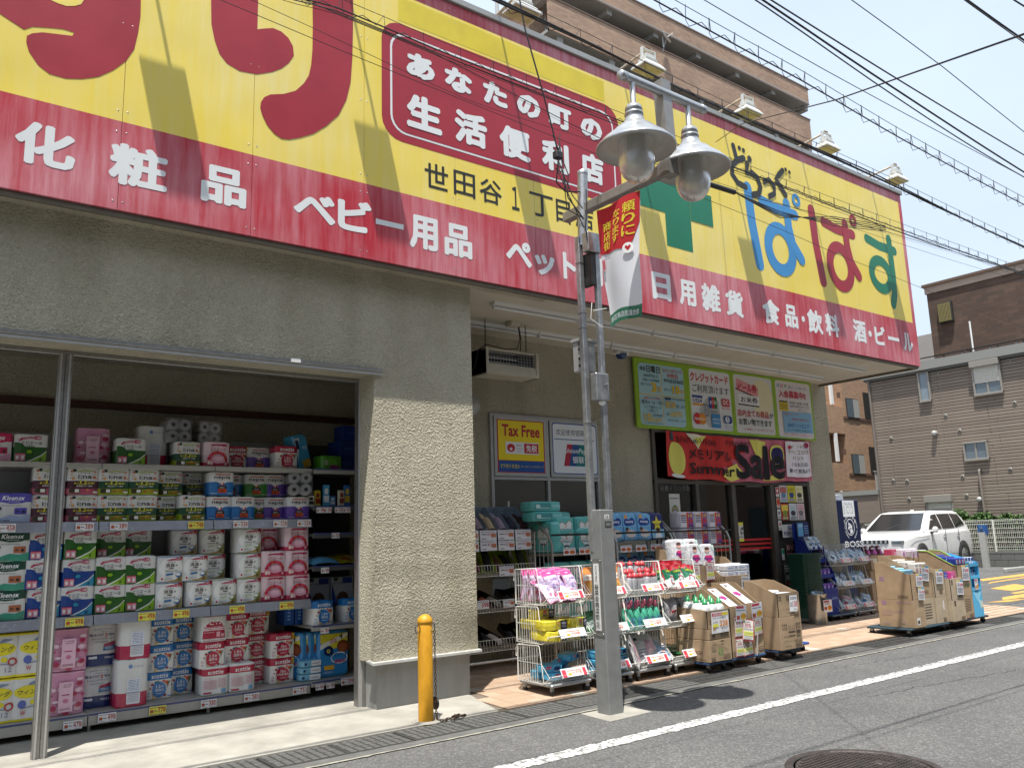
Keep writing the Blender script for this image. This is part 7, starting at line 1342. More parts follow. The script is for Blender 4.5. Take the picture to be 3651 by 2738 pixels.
# right hand group beyond the pathway
dolly(10.12, 11.10, 5.40, 5.98, M('dolly_teal', (.02, .05, .07), .5, lin_in=True), 'teal dolly under the cooling mask cartons beyond the pathway'); dolly(11.12, 12.25, 5.42, 6.0, M('dolly_navy', (.02, .03, .05), .5, lin_in=True), 'dark low dollies under the farthest cartons')
INKP = K('#9a7a8c', .8)
def cool(p): p.text('COOL MASK', .12, .50, .74, .60, INKP, 0); p.rect(.12, .80, .26, .95, INKP); p.lines(.12, .42, .4, .46, 1, INKP); p.rect(.62, .14, .72, .28, INKP); p.rect(.63, .155, .71, .265, CARD); p.lines(.12, .1, .3, .15, 1, INKP); p.lines(.55, .88, .95, .94, 1, INKP)
carton(.26, .46, .335, (10.20, 5.38, .11), 'lower mask carton with pale purple print at the pathway edge', lambda p: (p.rect(.2, .1, .5, .35, K('#dadad4')), p.rect(.25, .14, .45, .26, INK)), lambda p: cool(p)); carton(.26, .46, .30, (10.20, 5.38, .447), 'upper open mask carton holding pale blue boxes', None, lambda p: (p.rect(.12, .72, .26, .9, INKP), barcode(p, .60, .06, .88, .16)), CARD, .45)
def pkgrid(name, n, m, x0, y0, z0, dx, dy, w, h, d, col, fn, label, group):
    for i in range(n):
        for j in range(m): box_item_g(name, w, h, d, K(col, .4), fn, (x0+i*dx, y0+j*dy, z0+.02*j), 0, label, 'box', group)
pkgrid('mask_box', 2, 3, 10.285, 5.50, .66, .095, .11, .085, .14, .10, '#8fc4dc', lambda p: (p.ell(.5, .5, .3, .3, K('#c8e4ee')), p.lines(.1, .8, .9, .9, 1, K('#4a90b8'))), 'pale blue mask box packed in the upper mask carton', 'pale blue mask boxes')
def c88(n): return lambda p: (p.rect(0, 0, 1, 1, K('#e4e4e8')), p.rect(0, .88, .5, .98, K('#d8b82c')), p.rect(.5, .88, 1, .98, K('#4aa0c4')), p.text(n, .45, .55, .95, .75, K('#c83048'), .03), p.lines(.06, .1, .9, .5, 4, K('#6a6a78')), p.lines(.06, .55, .4, .8, 2, K('#6a6a78')))
card('price_card', 10.30, 5.365, .60, .15, .15, 'upper small price card reading 880 on the mask cartons', c88('880'), (.02, .05, 0)); card('price_card', 10.31, 5.362, .44, .15, .15, 'lower small price card reading 698 on the mask cartons', c88('698'), (.02, .05, 0))
carton(.36, .50, .33, (10.475, 5.44, .11), 'lower carton of the second stack beyond the pathway', lambda p: p.lines(.3, .2, .8, .8, 6, INK), None, CARD2); carton(.36, .50, .30, (10.475, 5.44, .442), 'upper carton with pale face mask boxes, second stack', lambda p: barcode(p, .4, .15, .7, .3), lambda p: (p.rect(.2, .60, .34, .84, INK),), CARD, .52)
pkgrid('mask_box', 3, 3, 10.56, 5.52, .70, .095, .13, .09, .17, .10, '#d6cfc6', lambda p: (p.ell(.5, .45, .25, .2, K('#b08a90')), p.lines(.1, .75, .9, .9, 1, K('#8a8a98'))), 'cream face mask box in the second stack', 'cream mask boxes')
card('price_card', 10.56, 5.425, .66, .18, .19, 'price card reading 798 on the second stack', c88('798'), (.02, .12, 0)); 
carton(.28, .46, .32, (10.85, 5.42, .11), 'lower carton of the third stack with a white strip', lambda p: (p.rect(.6, .5, .7, .85, K('#dfe0e0')), barcode(p, .5, .05, .8, .2)), None, CARD2); carton(.28, .46, .30, (10.85, 5.42, .433), 'upper carton of the third stack behind the 698 card', lambda p: barcode(p, .4, .1, .7, .3), None, CARD2, .42)
card('price_card', 10.88, 5.402, .60, .17, .18, 'price card reading 698 on the third stack', c88('698'), (.02, .03, 0))
carton(.34, .44, .27, (11.145, 5.36, .11), 'lower pale carton of the fourth stack', lambda p: (p.rect(.15, .7, .28, .95, INK), barcode(p, .6, .05, .9, .2)), None, CARD2); carton(.34, .44, .26, (11.145, 5.36, .383), 'open upper carton of the fourth stack with pink and blue packets', lambda p: (p.rect(.1, .7, .2, .95, INK), barcode(p, .55, .05, .9, .25)), None, CARD2, .30)
box_item('pink_packet', .17, .13, .10, K('#d04890', .3), lambda p: (p.rect(.1, .3, .4, .6, K('#e8b0cc')), p.text('ヘアピン', .3, .3, .9, .6, K('#7a2050'), .03)), (11.34, 5.45, .60), .1, 'bright pink packet in the fourth stack', 'packet'); box_item('blue_packet', .10, .13, .12, K('#2a6cc4', .3), lambda p: p.lines(.2, .2, .8, .8, 3, K('#a8c8e8')), (11.22, 5.50, .60), .0, 'bright blue packet left of the pink one', 'packet')
card('price_card', 11.28, 5.345, .44, .17, .19, 'price card reading 698 on the fourth stack', c88('698'), (.02, .04, 0))
carton(.35, .5, .28, (11.50, 5.42, .11), 'lower carton of the tall green edged stack', lambda p: (p.lines(.2, .3, .8, .9, 8, INK), barcode(p, .6, .05, .9, .2)), None, CARD); o_ = carton(.35, .5, .40, (11.50, 5.42, .393), 'tall green edged carton of the farthest brown stack', lambda p: (p.ell(.18, .30, .10, .10, K('#2c7a4a')), p.text('4', .14, .26, .22, .34, K('#d8e0d0'), .03), p.text('超お買得', .30, .28, .85, .38, K('#3a6a3c'), .03)), lambda p: p.lines(.3, .8, .8, .86, 1, K('#3a6a3c')), CARD, .60)
g = MB(); LG = K('#8ab83c')
for x in (0, .348): g.path([(x, .50, .602), (x, .36, .592), (x, .05, .413), (x, 0, .402)], .006, LG, 5)
g.build('edge_trim', o_)
pkgrid('medicine_box', 3, 3, 11.58, 5.50, .80, .09, .13, .085, .09, .12, '#2a3c94', lambda p: (p.rect(.1, .2, .5, .8, K('#b8c4e0')), p.rect(.6, .2, .9, .8, K('#c05070'))), 'blue and pink box in the green edged carton', 'blue boxes in the farthest carton')
card('price_card', 11.60, 5.405, .60, .19, .20, 'price card reading 880 on the green edged carton', c88('880'), (.02, .02, 0))
t = empty('cardboard_display', (12.0, 5.5, .1), 'sky blue cardboard display stand at the far end of the carton stacks', 'display stand'); SK_ = K('#58b4e0', .4); SK2 = K('#8cd0ee', .4)
part(MB().box(11.87, 12.13, 5.42, 5.80, .10, .44, SK_, .004), 'base', t)
g = MB(); 
for x in (11.87, 12.125): g.prism([(0, 0), (.38, 0), (.38, .50), (.0, .38)], (x, 5.42, .44), (0, 1, 0), (0, 0, 1), -.005, SK_)
g.box(11.875, 12.125, 5.795, 5.80, .44, .94, SK2); 
for z in (.44, .60, .76): g.box(11.875, 12.125, 5.42, 5.795, z, z+.006, SK2); g.box(11.875, 12.125, 5.42, 5.425, z, z+.05, SK_)
part(g, 'tray', t); g = MB(); p = P(g, (11.87, 5.42, .1), w=.26, h=.34); p.poly([(.05, .95), (.5, .55), (.95, .95)], SK2); p.poly([(.5, .7), (.9, .6), (.7, .25)], K('#a8dcf0')); p.rect(.75, .35, .95, .6, K('#e0d8b8')); part(g, 'panel_print', t)
for i in range(6): box_item_g('toothbrush_box', .07, .12, .05, K('#b8c8dc', .3), lambda p: (p.rect(.05, .6, .95, .95, K('#23407c')), p.ell(.5, .35, .3, .2, K('#d8e0ea'))), (11.92+.085*(i % 3), 5.50, .61+.16*(i//3)), 0, 'pale box with navy top in the sky blue stand', 'box', 'boxes in the sky blue stand')
card('price_card', 11.93, 5.41, .46, .10, .14, 'small price card low on the sky blue stand', c1150, (.02, 0, 0))
# back row of the right group: small carton of face packs, by the wire racks
carton(.40, .25, .62, (12.40, 7.16, .05), 'brown carton column right of the wire racks', lambda p: (p.rect(.3, .15, .6, .4, K('#dddcd8')), barcode(p, .36, .2, .54, .35)), None, CARD); carton(.62, .30, .22, (12.40, 7.14, .675), 'open carton of dark red pouches on the brown column', lambda p: (p.rect(.1, .1, .4, .8, K('#d8cdb8')), p.rect(.55, .1, .85, .8, K('#d8cdb8'))), None, CARD, .26)
for i in range(9): product('maroon', (12.48+.06*i, 7.2+.04*(i % 3), .84), (-.2, .3*math.sin(i*2), .3*math.cos(i)), 'dark red refill pouch sticking out of the carton before the white car', 'dark red pouches')
carton(.42, .40, .30, (11.66, 6.05, .05), 'lower carton behind the green edged stack', None, None, CARD); carton(.42, .40, .32, (11.66, 6.05, .352), 'second carton behind the green edged stack', None, None, CARD); carton(.5, .40, .22, (11.62, 6.05, .675), 'top carton with pink and white boxes behind the green edge', None, None, CARD, .26)
pkgrid('cosmetic_box', 4, 2, 11.74, 6.15, .82, .11, .14, .10, .17, .09, '#e0d4dc', lambda p: (p.rect(.1, .1, .9, .3, K('#3a2c64')), p.ell(.5, .6, .25, .2, K('#b070a0'))), 'white and violet cosmetic box before the white car', 'white cosmetic boxes'); box_item('pink_box', .22, .15, .12, K('#c04868', .3), lambda p: p.rect(.3, .2, .7, .8, K('#e0a0b4')), (11.70, 6.40, .86), 0, 'deep pink box behind the white cosmetic boxes', 'box')

# ------------------------------------------------------------------ racks against the shop front
def slant(p0, p1, r, n=6, mat=None): return MB().tube(p0, p1, r, mat or WIRE, n)
sr = empty('slipper_rack', (4.9, 7.3, .034), 'white wire rack of slippers and sandals in the shade beside the pier', 'rack')
g = MB()
for z in (1.05, .70, .32):
    for k in range(34): x = 4.42+k*.036; g.path([(x, 7.02, z+.03), (x, 7.0, z-.08), (x, 7.45, z-.06)], .0025, WIRE, 4, False)
    for y, zz in ((7.02, z+.03), (7.0, z-.08), (7.2, z-.07), (7.45, z-.06)): g.path([(4.40, y, zz), (5.62, y, zz)], .0035, WIRE, 4, False)
part(g, 'wire_shelf', sr)
g = MB()
for x in (4.42, 5.62): g.path([(x, 7.46, .03), (x, 7.46, 1.75)], .012, WIRE, 8); g.path([(x, 7.0, .15), (x, 7.46, .15)], .01, WIRE, 6); g.path([(x, 7.02, 1.40), (x, 7.46, 1.62)], .008, WIRE, 6); g.path([(x, 7.02, .2), (x, 7.02, 1.4)], .007, WIRE, 6)
for k in range(8): g.path([(5.62, 7.05+k*.055, .25), (5.62, 7.05+k*.055, 1.4)], .0025, WIRE, 4)
g.path([(4.42, 7.0, .15), (5.60, 7.0, .14), (5.62, 7.05, .2)], .012, WIRE, 8); part(g, 'frame', sr)
g = MB(); g.prism([(0, 0), (0, .012), (.47, .22), (.47, .208)], (4.42, 7.0, 1.40), (0, 1, 0), (0, 0, 1), -1.2, GALV); part(g, 'sloping_shelf', sr)
SLC = [('#b9b4b0', 'pale grey'), ('#2c2a3c', 'dark navy'), ('#8f7a84', 'dusty mauve'), ('#b09a78', 'cream beige'), ('#8f8290', 'pale lilac'), ('#30303c', 'slate'), ('#341418', 'dark maroon')]
def slipper_mesh(col, tr):
    g = MB(); m = M('felt_'+col.strip('#'), col, .95, 0, .12, 30, .2, 200); n = 10; L_ = []
    for k in range(8):
        t = k/7; y = t*.27; w_ = .048*(1-.35*abs(t-.35)); hh = .055*math.sin(min(1, t*1.15)*math.pi*.62+.35) if t < .62 else .018
        L_.append([(w_*math.cos(a), y, max(0, hh*math.sin(a))) for a in [math.pi*i/n for i in range(n+1)]])
    for a in range(7): g.add(L_[a]+L_[a+1], [(i, i+1, n+2+i, n+1+i) for i in range(n)], m, True)
    g.box(-.05, .05, -.002, .275, -.008, 0, m, .006)
    q = MB(); C_ = M('tray_'+tr.strip('#'), tr, .3); q.add([(-.065, -.01, -.01), (.065, -.01, -.01), (.065, .33, -.01), (-.065, .33, -.01)], [(0, 1, 2, 3)], C_)
    for s in (-.065, .065): q.add([(s, -.01, -.01), (s, .33, -.01), (s, .33, .065), (s, .03, .03)], [(0, 1, 2, 3)], C_)
    q.add([(-.065, .33, -.01), (.065, .33, -.01), (.065, .33, .065), (-.065, .33, .065)], [(0, 1, 2, 3)], C_)
    return g.mesh('slipper'), q.mesh('display_tray')
sm_ = {}
def put_slipper(col, nm, tr, loc, rot, label, group):
    if (col, tr) not in sm_: sm_[(col, tr)] = slipper_mesh(col, tr)
    a, b = sm_[(col, tr)]; o = obj('slipper', a, None, loc, rot, label=label, cat='slippers', group=group); obj('display_tray', b, o)
for i, (c, nm) in enumerate(SLC): put_slipper(c, nm, '#8a9aa8', (4.66+.145*i, 7.06, 1.435+.0*i), (.62, 0, 0), f'{nm} felt slipper in a blue grey tray on the sloping top shelf', 'slippers on the top shelf')
for i in range(7):
    tr = '#a0b83c' if i > 0 else '#8a9aa8'; cc = ('#3a4450', '#222226', '#8a3040', '#222226', '#5c3a30', '#262626', '#303830')[i]
    put_slipper(cc, '', tr, (4.62+.15*i, 7.10, 1.02), (1.05-.25*(i % 3), .15*math.sin(i), .25*math.sin(i*2)), ('dark slipper in a blue grey tray tipping over the second wire shelf' if i == 0 else 'slipper in a lime green tray leaning on the second wire shelf'), 'slippers on the second shelf')
pat = ['#8a5a4a', '#2e3420', '#7a7466', '#b06048', '#9a8f82', '#30302c', '#70503c']
for i in range(7): put_slipper(pat[i], '', '#1c1c1c', (4.60+.155*i, 7.12, .665), (.25, .2*math.sin(i*3), .3*math.sin(i*2)), 'striped or patterned sandal heaped on the third wire shelf', 'sandals on the third shelf')
for i in range(7): put_slipper(('#6f7a48', '#202020', '#9aa07a', '#242420', '#c0b0a8', '#2a2a2a', '#7a8a58')[i], '', '#101010', (4.60+.155*i, 7.12, .29), (.3, .3*math.sin(i*3), .4*math.sin(i*2)), 'dark leaf patterned sandal heaped on the lowest wire shelf', 'sandals on the lowest shelf')
def c12(p): p.rect(0, 0, 1, 1, K('#d8d8dc')); p.text('¥12', .44, .45, .68, .75, K('#a8283c'), .04); p.rect(.68, .3, .96, .7, K('#b8704c')); p.lines(.1, .5, .4, .7, 1, K('#333333')); p.lines(.1, .1, .35, .25, 1, K('#333333')); p.lines(.05, .8, .9, .92, 1, K('#777777'))
for i in range(4):
    for j in range(2): card('price_card', 4.70+.225*i-.04, 6.975-.004*j, 1.33-.105*j, .205, .10, f'white slipper price card, {("upper", "lower")[j]} of pair {ORD[i]} from the pier', c12, (-.05, .015*math.sin(i*3+j), 0))
card('price_card', 5.12, 6.985, .965, .19, .10, 'white price card on the second slipper shelf', c12); card('price_card', 4.82, 6.985, .66, .16, .085, 'price card reading 598 on the third slipper shelf', lambda p: (p.rect(0, 0, 1, 1, K('#d4d4d8')), p.text('598', .45, .2, .97, .7, K('#a8182c'), .06), p.lines(.05, .75, .9, .9, 1, K('#555555')))); card('price_card', 5.16, 6.985, .655, .14, .08, 'plain price card right of the 598 card', c12)
# diaper racks with bent hoops
TAUPE = M('rack_taupe', (.30, .27, .23), .45, .3, .15, 14, lin_in=True); STEEL = M('rack_steel', (.40, .40, .38), .35, .5, .12, 14, lin_in=True)
def hoop_rack(x0, x1, y, label, tm_, z1=1.17, mat=TAUPE):
    t = empty('display_rack', (x0, y, .034), label, 'rack')
    for x in (x0, x1):
        g = MB(); g.path([(x, y+.42, 1.56), (x, y+.30, 1.55), (x, y+.22, 1.50), (x, y+.04, 1.34), (x, y, 1.26), (x, y, .06)], .013, mat, 8); g.path([(x, y+.42, 1.56), (x, y+.42, .06)], .013, mat, 8)
        for k in range(5): g.path([(x, y+.07*(k+1), 1.30), (x, y+.07*(k+1), .30)], .003, WIRE, 4)
        g.path([(x, y, .95), (x, y+.42, .95)], .005, WIRE, 5); g.path([(x, y, .6), (x, y+.42, .6)], .005, WIRE, 5); part(g, 'side_frame', t)
    for z in (z1, .80, .42): part(MB().box(x0, x1, y-.005, y+.44, z-.025, z, mat, .004), 'shelf', t)
    part(MB().box(x0-.02, x1+.02, y-.016, y-.013, 1.35, 1.372, M('black_strap', (.01, .01, .01), .6, lin_in=True)), 'strap', t); return t
hoop_rack(5.66, 6.52, 6.78, 'brown framed rack of turquoise diaper packs under the window', None); hoop_rack(6.60, 7.52, 6.78, 'silver framed rack of sky blue diaper packs beside the lamp post', None, mat=STEEL); hoop_rack(7.66, 8.66, 6.86, 'silver framed rack of paper packs before the entrance window', None, mat=STEEL)
def pamp(p): p.rect(.02, .02, .98, .98, K('#5fb8b4', .3)); p.poly([(.5, .1), (.12, .5), (.12, .72), (.28, .82), (.5, .70), (.74, .9), (.92, .74), (.86, .44)], K('#9a7a48')); p.poly([(.5, .14), (.15, .5), (.15, .70), (.28, .79), (.5, .66), (.74, .86), (.89, .72), (.83, .44)], K('#dfe4e2')); p.text('Pampers', .24, .38, .78, .52, K('#2c8c94'), .04, .2); p.rrect(.38, .22, .62, .30, .03, K('#1c4c5c')); p.ring(.5, .60, .06, .07, .02, K('#b08a50'), 14); p.lines(.0, .02, .98, .06, 1, K('#dfe4e2'))
def moony(p): p.rect(.02, .02, .98, .98, K('#6fb0dc', .3)); p.ell(.28, .68, .2, .15, K('#1f3f8c')); p.ell(.68, .70, .22, .15, K('#1f3f8c')); p.ell(.48, .66, .3, .12, K('#1f3f8c')); p.text('moony', .20, .61, .78, .73, K('#e8ecf4'), .05); p.ell(.24, .90, .12, .08, K('#e0a058')); p.ell(.5, .22, .36, .16, K('#dcd0c8')); p.ell(.28, .38, .12, .09, K('#c89a80')); p.ell(.24, .42, .10, .06, K('#3a2820')); p.lines(.6, .5, .95, .55, 1, K('#b0d0e8'))
def oyasumi(p): p.rect(.02, .02, .98, .98, K('#182466', .3)); st = [(.5+.42*(1 if k % 2 == 0 else .42)*math.sin(math.pi*k/5), .60+.34*(1 if k % 2 == 0 else .42)*math.cos(math.pi*k/5)) for k in range(10)]; p.poly(st, K('#dccc38')); p.text('オヤスミマン', .18, .52, .86, .62, K('#1c2c50'), .05); p.rect(.02, .02, .98, .36, K('#8ac0dc')); p.ell(.5, .28, .17, .13, K('#d8b098')); p.ell(.5, .36, .17, .07, K('#3a2820')); p.poly([(.2, .02), (.8, .02), (.68, .2), (.32, .2)], K('#e8ecee'))
def paper14(p): p.rect(.02, .02, .98, .98, K('#d8d4dc', .3)); p.rect(.5, .0, .62, 1, K('#c84a28')); p.rect(.62, .02, .98, .98, K('#8a4c8c')); p.text('14', .64, .66, .92, .92, K('#e0c82c'), .06); p.text('超吸', .66, .3, .94, .56, K('#d84030'), .05); p.lines(.06, .3, .46, .8, 4, K('#4c4c78')); p.rect(.62, .05, .98, .16, K('#4c3478')); p.rect(.06, .8, .46, .86, K('#c88a30'))
SOFT.update(pamptall=lambda: (soft_pack(.26, .33, .15, K('#62bcb8', .3), pamp), 'diaper_pack', 'diapers'), pampflat=lambda: (soft_pack(.42, .105, .25, K('#62bcb8', .3), lambda p: (p.rect(.02, .2, .6, .85, K('#3f8f90', .3)), p.rect(.05, .3, .2, .7, K('#b8d4d0')), p.lines(.1, .25, .55, .4, 1, K('#d0e8e4')), p.text('パンパース', .64, .35, .92, .7, K('#e0f0ee'), .04))), 'diaper_pack', 'diapers'), pamp=lambda: (soft_pack(.26, .25, .15, K('#62bcb8', .3), pamp), 'diaper_pack', 'diapers'), moony=lambda: (soft_pack(.235, .31, .14, K('#76b4de', .3), moony), 'diaper_pack', 'diapers'), oyasumi=lambda: (soft_pack(.24, .31, .14, K('#182466', .3), oyasumi), 'diaper_pack', 'diapers'), paper14=lambda: (soft_pack(.26, .20, .18, K('#cfcbd4', .3), paper14), 'paper_towel_pack', 'paper packs'))
for i, (x, y) in enumerate(((5.90, 6.90), (6.20, 6.92))): product('pamp', (x, y, 1.30), (-.06, 0, .05), f'turquoise diaper pack with a white heart, front {("left", "right")[i]} on the brown rack', 'turquoise diaper packs')
for i in range(3): product('pamptall', (5.75, 6.94+.16*i, 1.175), (0, 0, -1.5), 'turquoise diaper pack standing side on at the rack end', 'turquoise packs side on')
for i in range(2): product('pamp', (5.90+.29*i, 6.90, 1.175), (-1.57*0, 0, 0), 'turquoise diaper pack low on the upper rack shelf', 'turquoise packs low on the rack')
def flat_pack(key, loc, rot, label, group):
    o = product(key, loc, rot, label, group); return o
for i, (x, y, z) in enumerate(((5.72, 7.0, 1.508), (5.71, 7.01, 1.614), (5.98, 7.16, 1.505))): flat_pack('pampflat', (x, y, z), (0, 0, .04*i), f'turquoise diaper pack lying flat on top of the rack, {("lower", "topmost", "short one behind")[i]}', 'turquoise packs lying flat')
for i in range(3): product('pamp', (5.83+.26*i, 6.92, .83), (0, 0, .1*i), 'turquoise diaper pack on the lower rack shelf', 'turquoise packs on the lower shelf')
for i in range(3): product('pamp', (5.83+.26*i, 6.92, .43), (0, 0, .1*i), 'turquoise diaper pack on the bottom rack shelf', 'turquoise packs on the bottom shelf')
for i in range(4): product('moony' if i < 3 else 'oyasumi', (6.66+.235*i, 6.90+.01*i, 1.27), (-.08, .04*math.sin(i*4), .08*math.sin(i*3)), f'{"sky blue diaper pack" if i < 3 else "navy diaper pack with a yellow star"} in the front of the silver rack{", "+ORD[i]+" from the post" if i < 3 else ""}', 'diaper packs on the silver rack')
for i in range(4): product('moony' if i < 3 else 'oyasumi', (6.70+.225*i, 7.06, 1.29), (0, 0, .05*i), 'blue diaper pack in the back row of the silver rack' if i < 3 else 'navy diaper pack in the back row of the silver rack', 'back row diaper packs')
for i in range(4): product('moony' if i < 3 else 'oyasumi', (6.73+.23*i, 6.93, .84), (-.12, .1*math.sin(i*4), .1*math.sin(i*3)), 'blue diaper pack slumped on the lower shelf of the silver rack' if i < 3 else 'navy diaper pack slumped on the lower shelf of the silver rack', 'lower shelf diaper packs')
for i in range(4): product('moony', (6.73+.23*i, 6.93, .44), (0, 0, 0), 'blue diaper pack on the bottom shelf of the silver rack', 'bottom shelf diaper packs')
for r_ in range(2):
    for i in range(3): product('paper14', (7.93+.265*i-.04*0, 7.00, 1.19+.205*r_), (0, 0, .03*i), f'purple and orange paper towel pack on the window rack, {("lower", "upper")[r_]} row, {ORD[i]}', 'paper towel packs')
for r_ in range(4):
    for i in range(3): product('paper14' if (i+r_) % 2 else 'petblue', (7.85+.28*i, 7.02, .44+.0*r_+(.38 if r_ > 1 else 0)+.0), (0, 0, .2*i), 'mixed paper pack in the shade of the window rack', 'shaded packs of the window rack') if r_ in (0, 2) else None
for i, x in enumerate((5.80, 6.02, 6.26, 6.64, 6.88, 7.12, 7.28)): card('price_card', x, 6.762, 1.15, .17, .075, f'orange and white price card under the diapers, {ORD[i]} from the slipper rack', lambda p: (p.rect(0, 0, 1, 1, K('#dedce0')), p.ell(.25, .4, .2, .25, K('#b0502c'), 10), p.ell(.72, .4, .22, .28, K('#c86a30'), 10), p.lines(.05, .8, .95, .92, 1, K('#a04048'))))
card('price_card', 7.36, 6.762, 1.155, .16, .075, 'price card reading 1318 under the navy diaper pack', lambda p: (p.rect(0, 0, 1, 1, K('#dedce0')), p.text('1318', .3, .25, .95, .75, K('#a8283c'), .04), p.lines(.05, .3, .25, .7, 2, K('#666666'))))

# ------------------------------------------------------------------ near the door: baskets, bin, blue display, wire racks, vending machine
st = empty('basket_stack', (10.67, 7.16, .12), 'tall stack of dark green shopping baskets by the door', 'basket stack')
BG = M('basket_green', (.02, .085, .062), .35, 0, .12, 12, lin_in=True)
def basket_mesh():
    g = MB(); pts = rr_pts(-.20, -.15, .20, .15, .05, .05); b_ = [(x*.80, y*.80) for x, y in pts]; n = len(pts)
    outer = [(x, y, .20) for x, y in pts]; lip = [(x*1.07, y*1.09, .20) for x, y in pts]; lip2 = [(x*1.07, y*1.09, .191) for x, y in pts]; base = [(x, y, 0) for x, y in b_]
    g.add(base+outer, [(i, (i+1) % n, n+(i+1) % n, n+i) for i in range(n)], BG, True); g.add(outer+lip, [(i, (i+1) % n, n+(i+1) % n, n+i) for i in range(n)], BG); g.add(lip+lip2, [(i, n+i, n+(i+1) % n, (i+1) % n) for i in range(n)], BG)
    g.add(base, [tuple(range(n))], BG); return g.mesh('basket')
bm0 = basket_mesh()
bk = MB(); bk.box(10.50, 10.84, 7.04, 7.28, .06, .11, GALV, .01); part(bk, 'base', st)
for i in range(28):
    o = obj('basket', bm0, st, (.0+.003*math.sin(i*2.3), .0+.003*math.cos(i*1.7), .0+i*.0268-.05), (0, 0, .01*math.sin(i))); 
g = MB(); t = empty('steel_tub', (10.60, 6.98, .034), 'galvanised steel tub holding clear bags beside the basket stack', 'tub')
part(MB().lathe([(0, 0), (.125, 0), (.13, .006), (.128, .012), (.15, .40), (.156, .403), (.156, .41), (.148, .41), (.125, .02), (0, .02)], (10.60, 6.98, .035), M('bin_steel', (.42, .42, .40), .22, .85, .15, 6, lin_in=True), 36), 'tub', t)
for i in range(6): product('clearb', (10.56+.03*(i % 3), 6.93+.05*(i//3), .28), (-.2, .3*math.sin(i*2), .6*i), 'clear bag standing in the galvanised tub', 'clear bags in the tub')
card('price_card', 10.52, 6.815, .20, .20, .165, 'price card reading 189 on the galvanised tub', lambda p: (p.rect(0, 0, 1, 1, K('#e0e0e4')), p.rect(.04, .80, .70, .94, K('#a03444')), p.text('大感謝祭', .1, .62, .7, .74, K('#444444'), .02), p.rect(.06, .2, .36, .44, K('#a8401c')), p.ell(.70, .34, .25, .2, K('#e0a028')), p.text('189', .52, .24, .90, .46, K('#c04018'), .05)), (0, 0, 0))
bd = empty('cardboard_display', (11.05, 7.25, .034), 'tall royal blue cardboard display with stepped trays by the wire racks', 'display stand'); RBL = K('#16308a', .45); RBD = K('#101f5c', .5)
g = MB(); 
for x in (10.98, 11.32): g.prism([(0, 0), (.44, 0), (.44, 1.10), (.30, 1.10), (.16, .98), (.14, .82), (.04, .62), (.0, .42)], (x, 7.08, .08), (0, 1, 0), (0, 0, 1), -.006, RBL)
g.box(10.98, 11.326, 7.50, 7.52, .08, 1.42, RBL); g.box(11.02, 11.33, 7.47, 7.49, 1.14, 1.44, RBD); g.box(10.986, 11.32, 7.08, 7.50, .08, .42, RBL)
for z, y in ((.42, 7.08), (.62, 7.12), (.84, 7.20), (1.02, 7.24)): g.box(10.986, 11.32, y, 7.50, z, z+.006, RBL); g.box(10.986, 11.32, y, y+.005, z, z+.06, RBL)
part(g, 'stand', bd); g = MB(); p = P(g, (11.03, 7.469, 1.14), w=.30, h=.30); p.rect(.05, .3, .5, .95, K('#6ab0d8')); p.text('GATSBY', .1, .75, .48, .88, K('#e0e8f0'), .03); p.lines(.58, .4, .94, .85, 4, K('#7fa8d8')); p2 = P(g, (10.99, 7.079, .1), w=.33, h=.3); p2.text('gatsby', .5, .70, .95, .88, K('#8fa8d8'), .02, .2); part(g, 'stand_print', bd)
for i in range(5): product('clearb' if i % 2 else 'clearn', (11.04+.06*i, 7.26, 1.03), (-.3, 0, .1*i), 'pale body wipe packet on the upper steps of the blue stand', 'packets on the blue stand')
SOFT['viol'] = lambda: (soft_pack(.09, .12, .04, K('#6c4cb0', .3), lambda p: (p.ell(.5, .5, .3, .3, K('#b8a0dc')), p.lines(.2, .1, .8, .25, 1, K('#e8e0f4')))), 'violet_packet', 'packet')
for k, (z, y) in enumerate(((.43, 7.13), (.63, 7.17))):
    for i in range(3): product('viol', (11.05+.10*i, y, z), 0, 'violet packet on a low step of the blue stand', 'violet packets')
g = MB(); g.box(10.95, 11.55, 6.96, 7.5, .09, .12, M('dolly_navy2', (.03, .05, .09), .4, lin_in=True), .012); o = g.build('dolly'); tag(o, 'navy dolly poking out below the blue display stand', 'dolly')
for x in (11.02, 11.48):
    for y in (7.05, 7.42): MB().lathe([(0, -.01), (.03, -.01), (.034, 0), (.03, .01), (0, .01)], (x, y, .065), BLACK, 14, True, 'X').build('castor', o)
wr = [(11.27, 'silver wire rack of clear bags, nearer the blue display stand'), (11.77, 'silver wire rack of clear bags, in front of the vending machine')]
for i, (x, l) in enumerate(wr):
    wire_cart(x, 7.02, l, ('398', '298', '498'), 0, 3, .48, .44, .335)['group'] = 'wire racks by the doorway'
    ks = [['clearr', 'clearn', 'clearb'], ['clearb', 'clearb', 'clearr']][i], [['clearn', 'clearb', 'clearn'], ['clearg', 'clearb', 'clearg']][i], [['clearn', 'clearb', 'clearn'], ['clearb', 'clearb', 'clearn']][i]
    for tz in range(3):
        for q in range(10):
            k = ks[tz][q % 3]; nm = {'clearr': 'red', 'clearn': 'navy', 'clearb': 'blue', 'clearg': 'green'}[k]
            product(k, (x+.05+.09*(q % 5), 7.02+.11+.13*(q//5), .012+.105+.335*tz+.04), (-.35-.35*random.Random(q+tz*9).random(), .5*math.sin(q*2.3+tz), .7*math.sin(q*1.7+tz*2)), f'clear {nm} headed bag, {("bottom", "middle", "top")[tz]} basket of {("nearer", "farther")[i]} wire rack', f'bags in the {("bottom", "middle", "top")[tz]} basket of the {("nearer", "farther")[i]} rack')
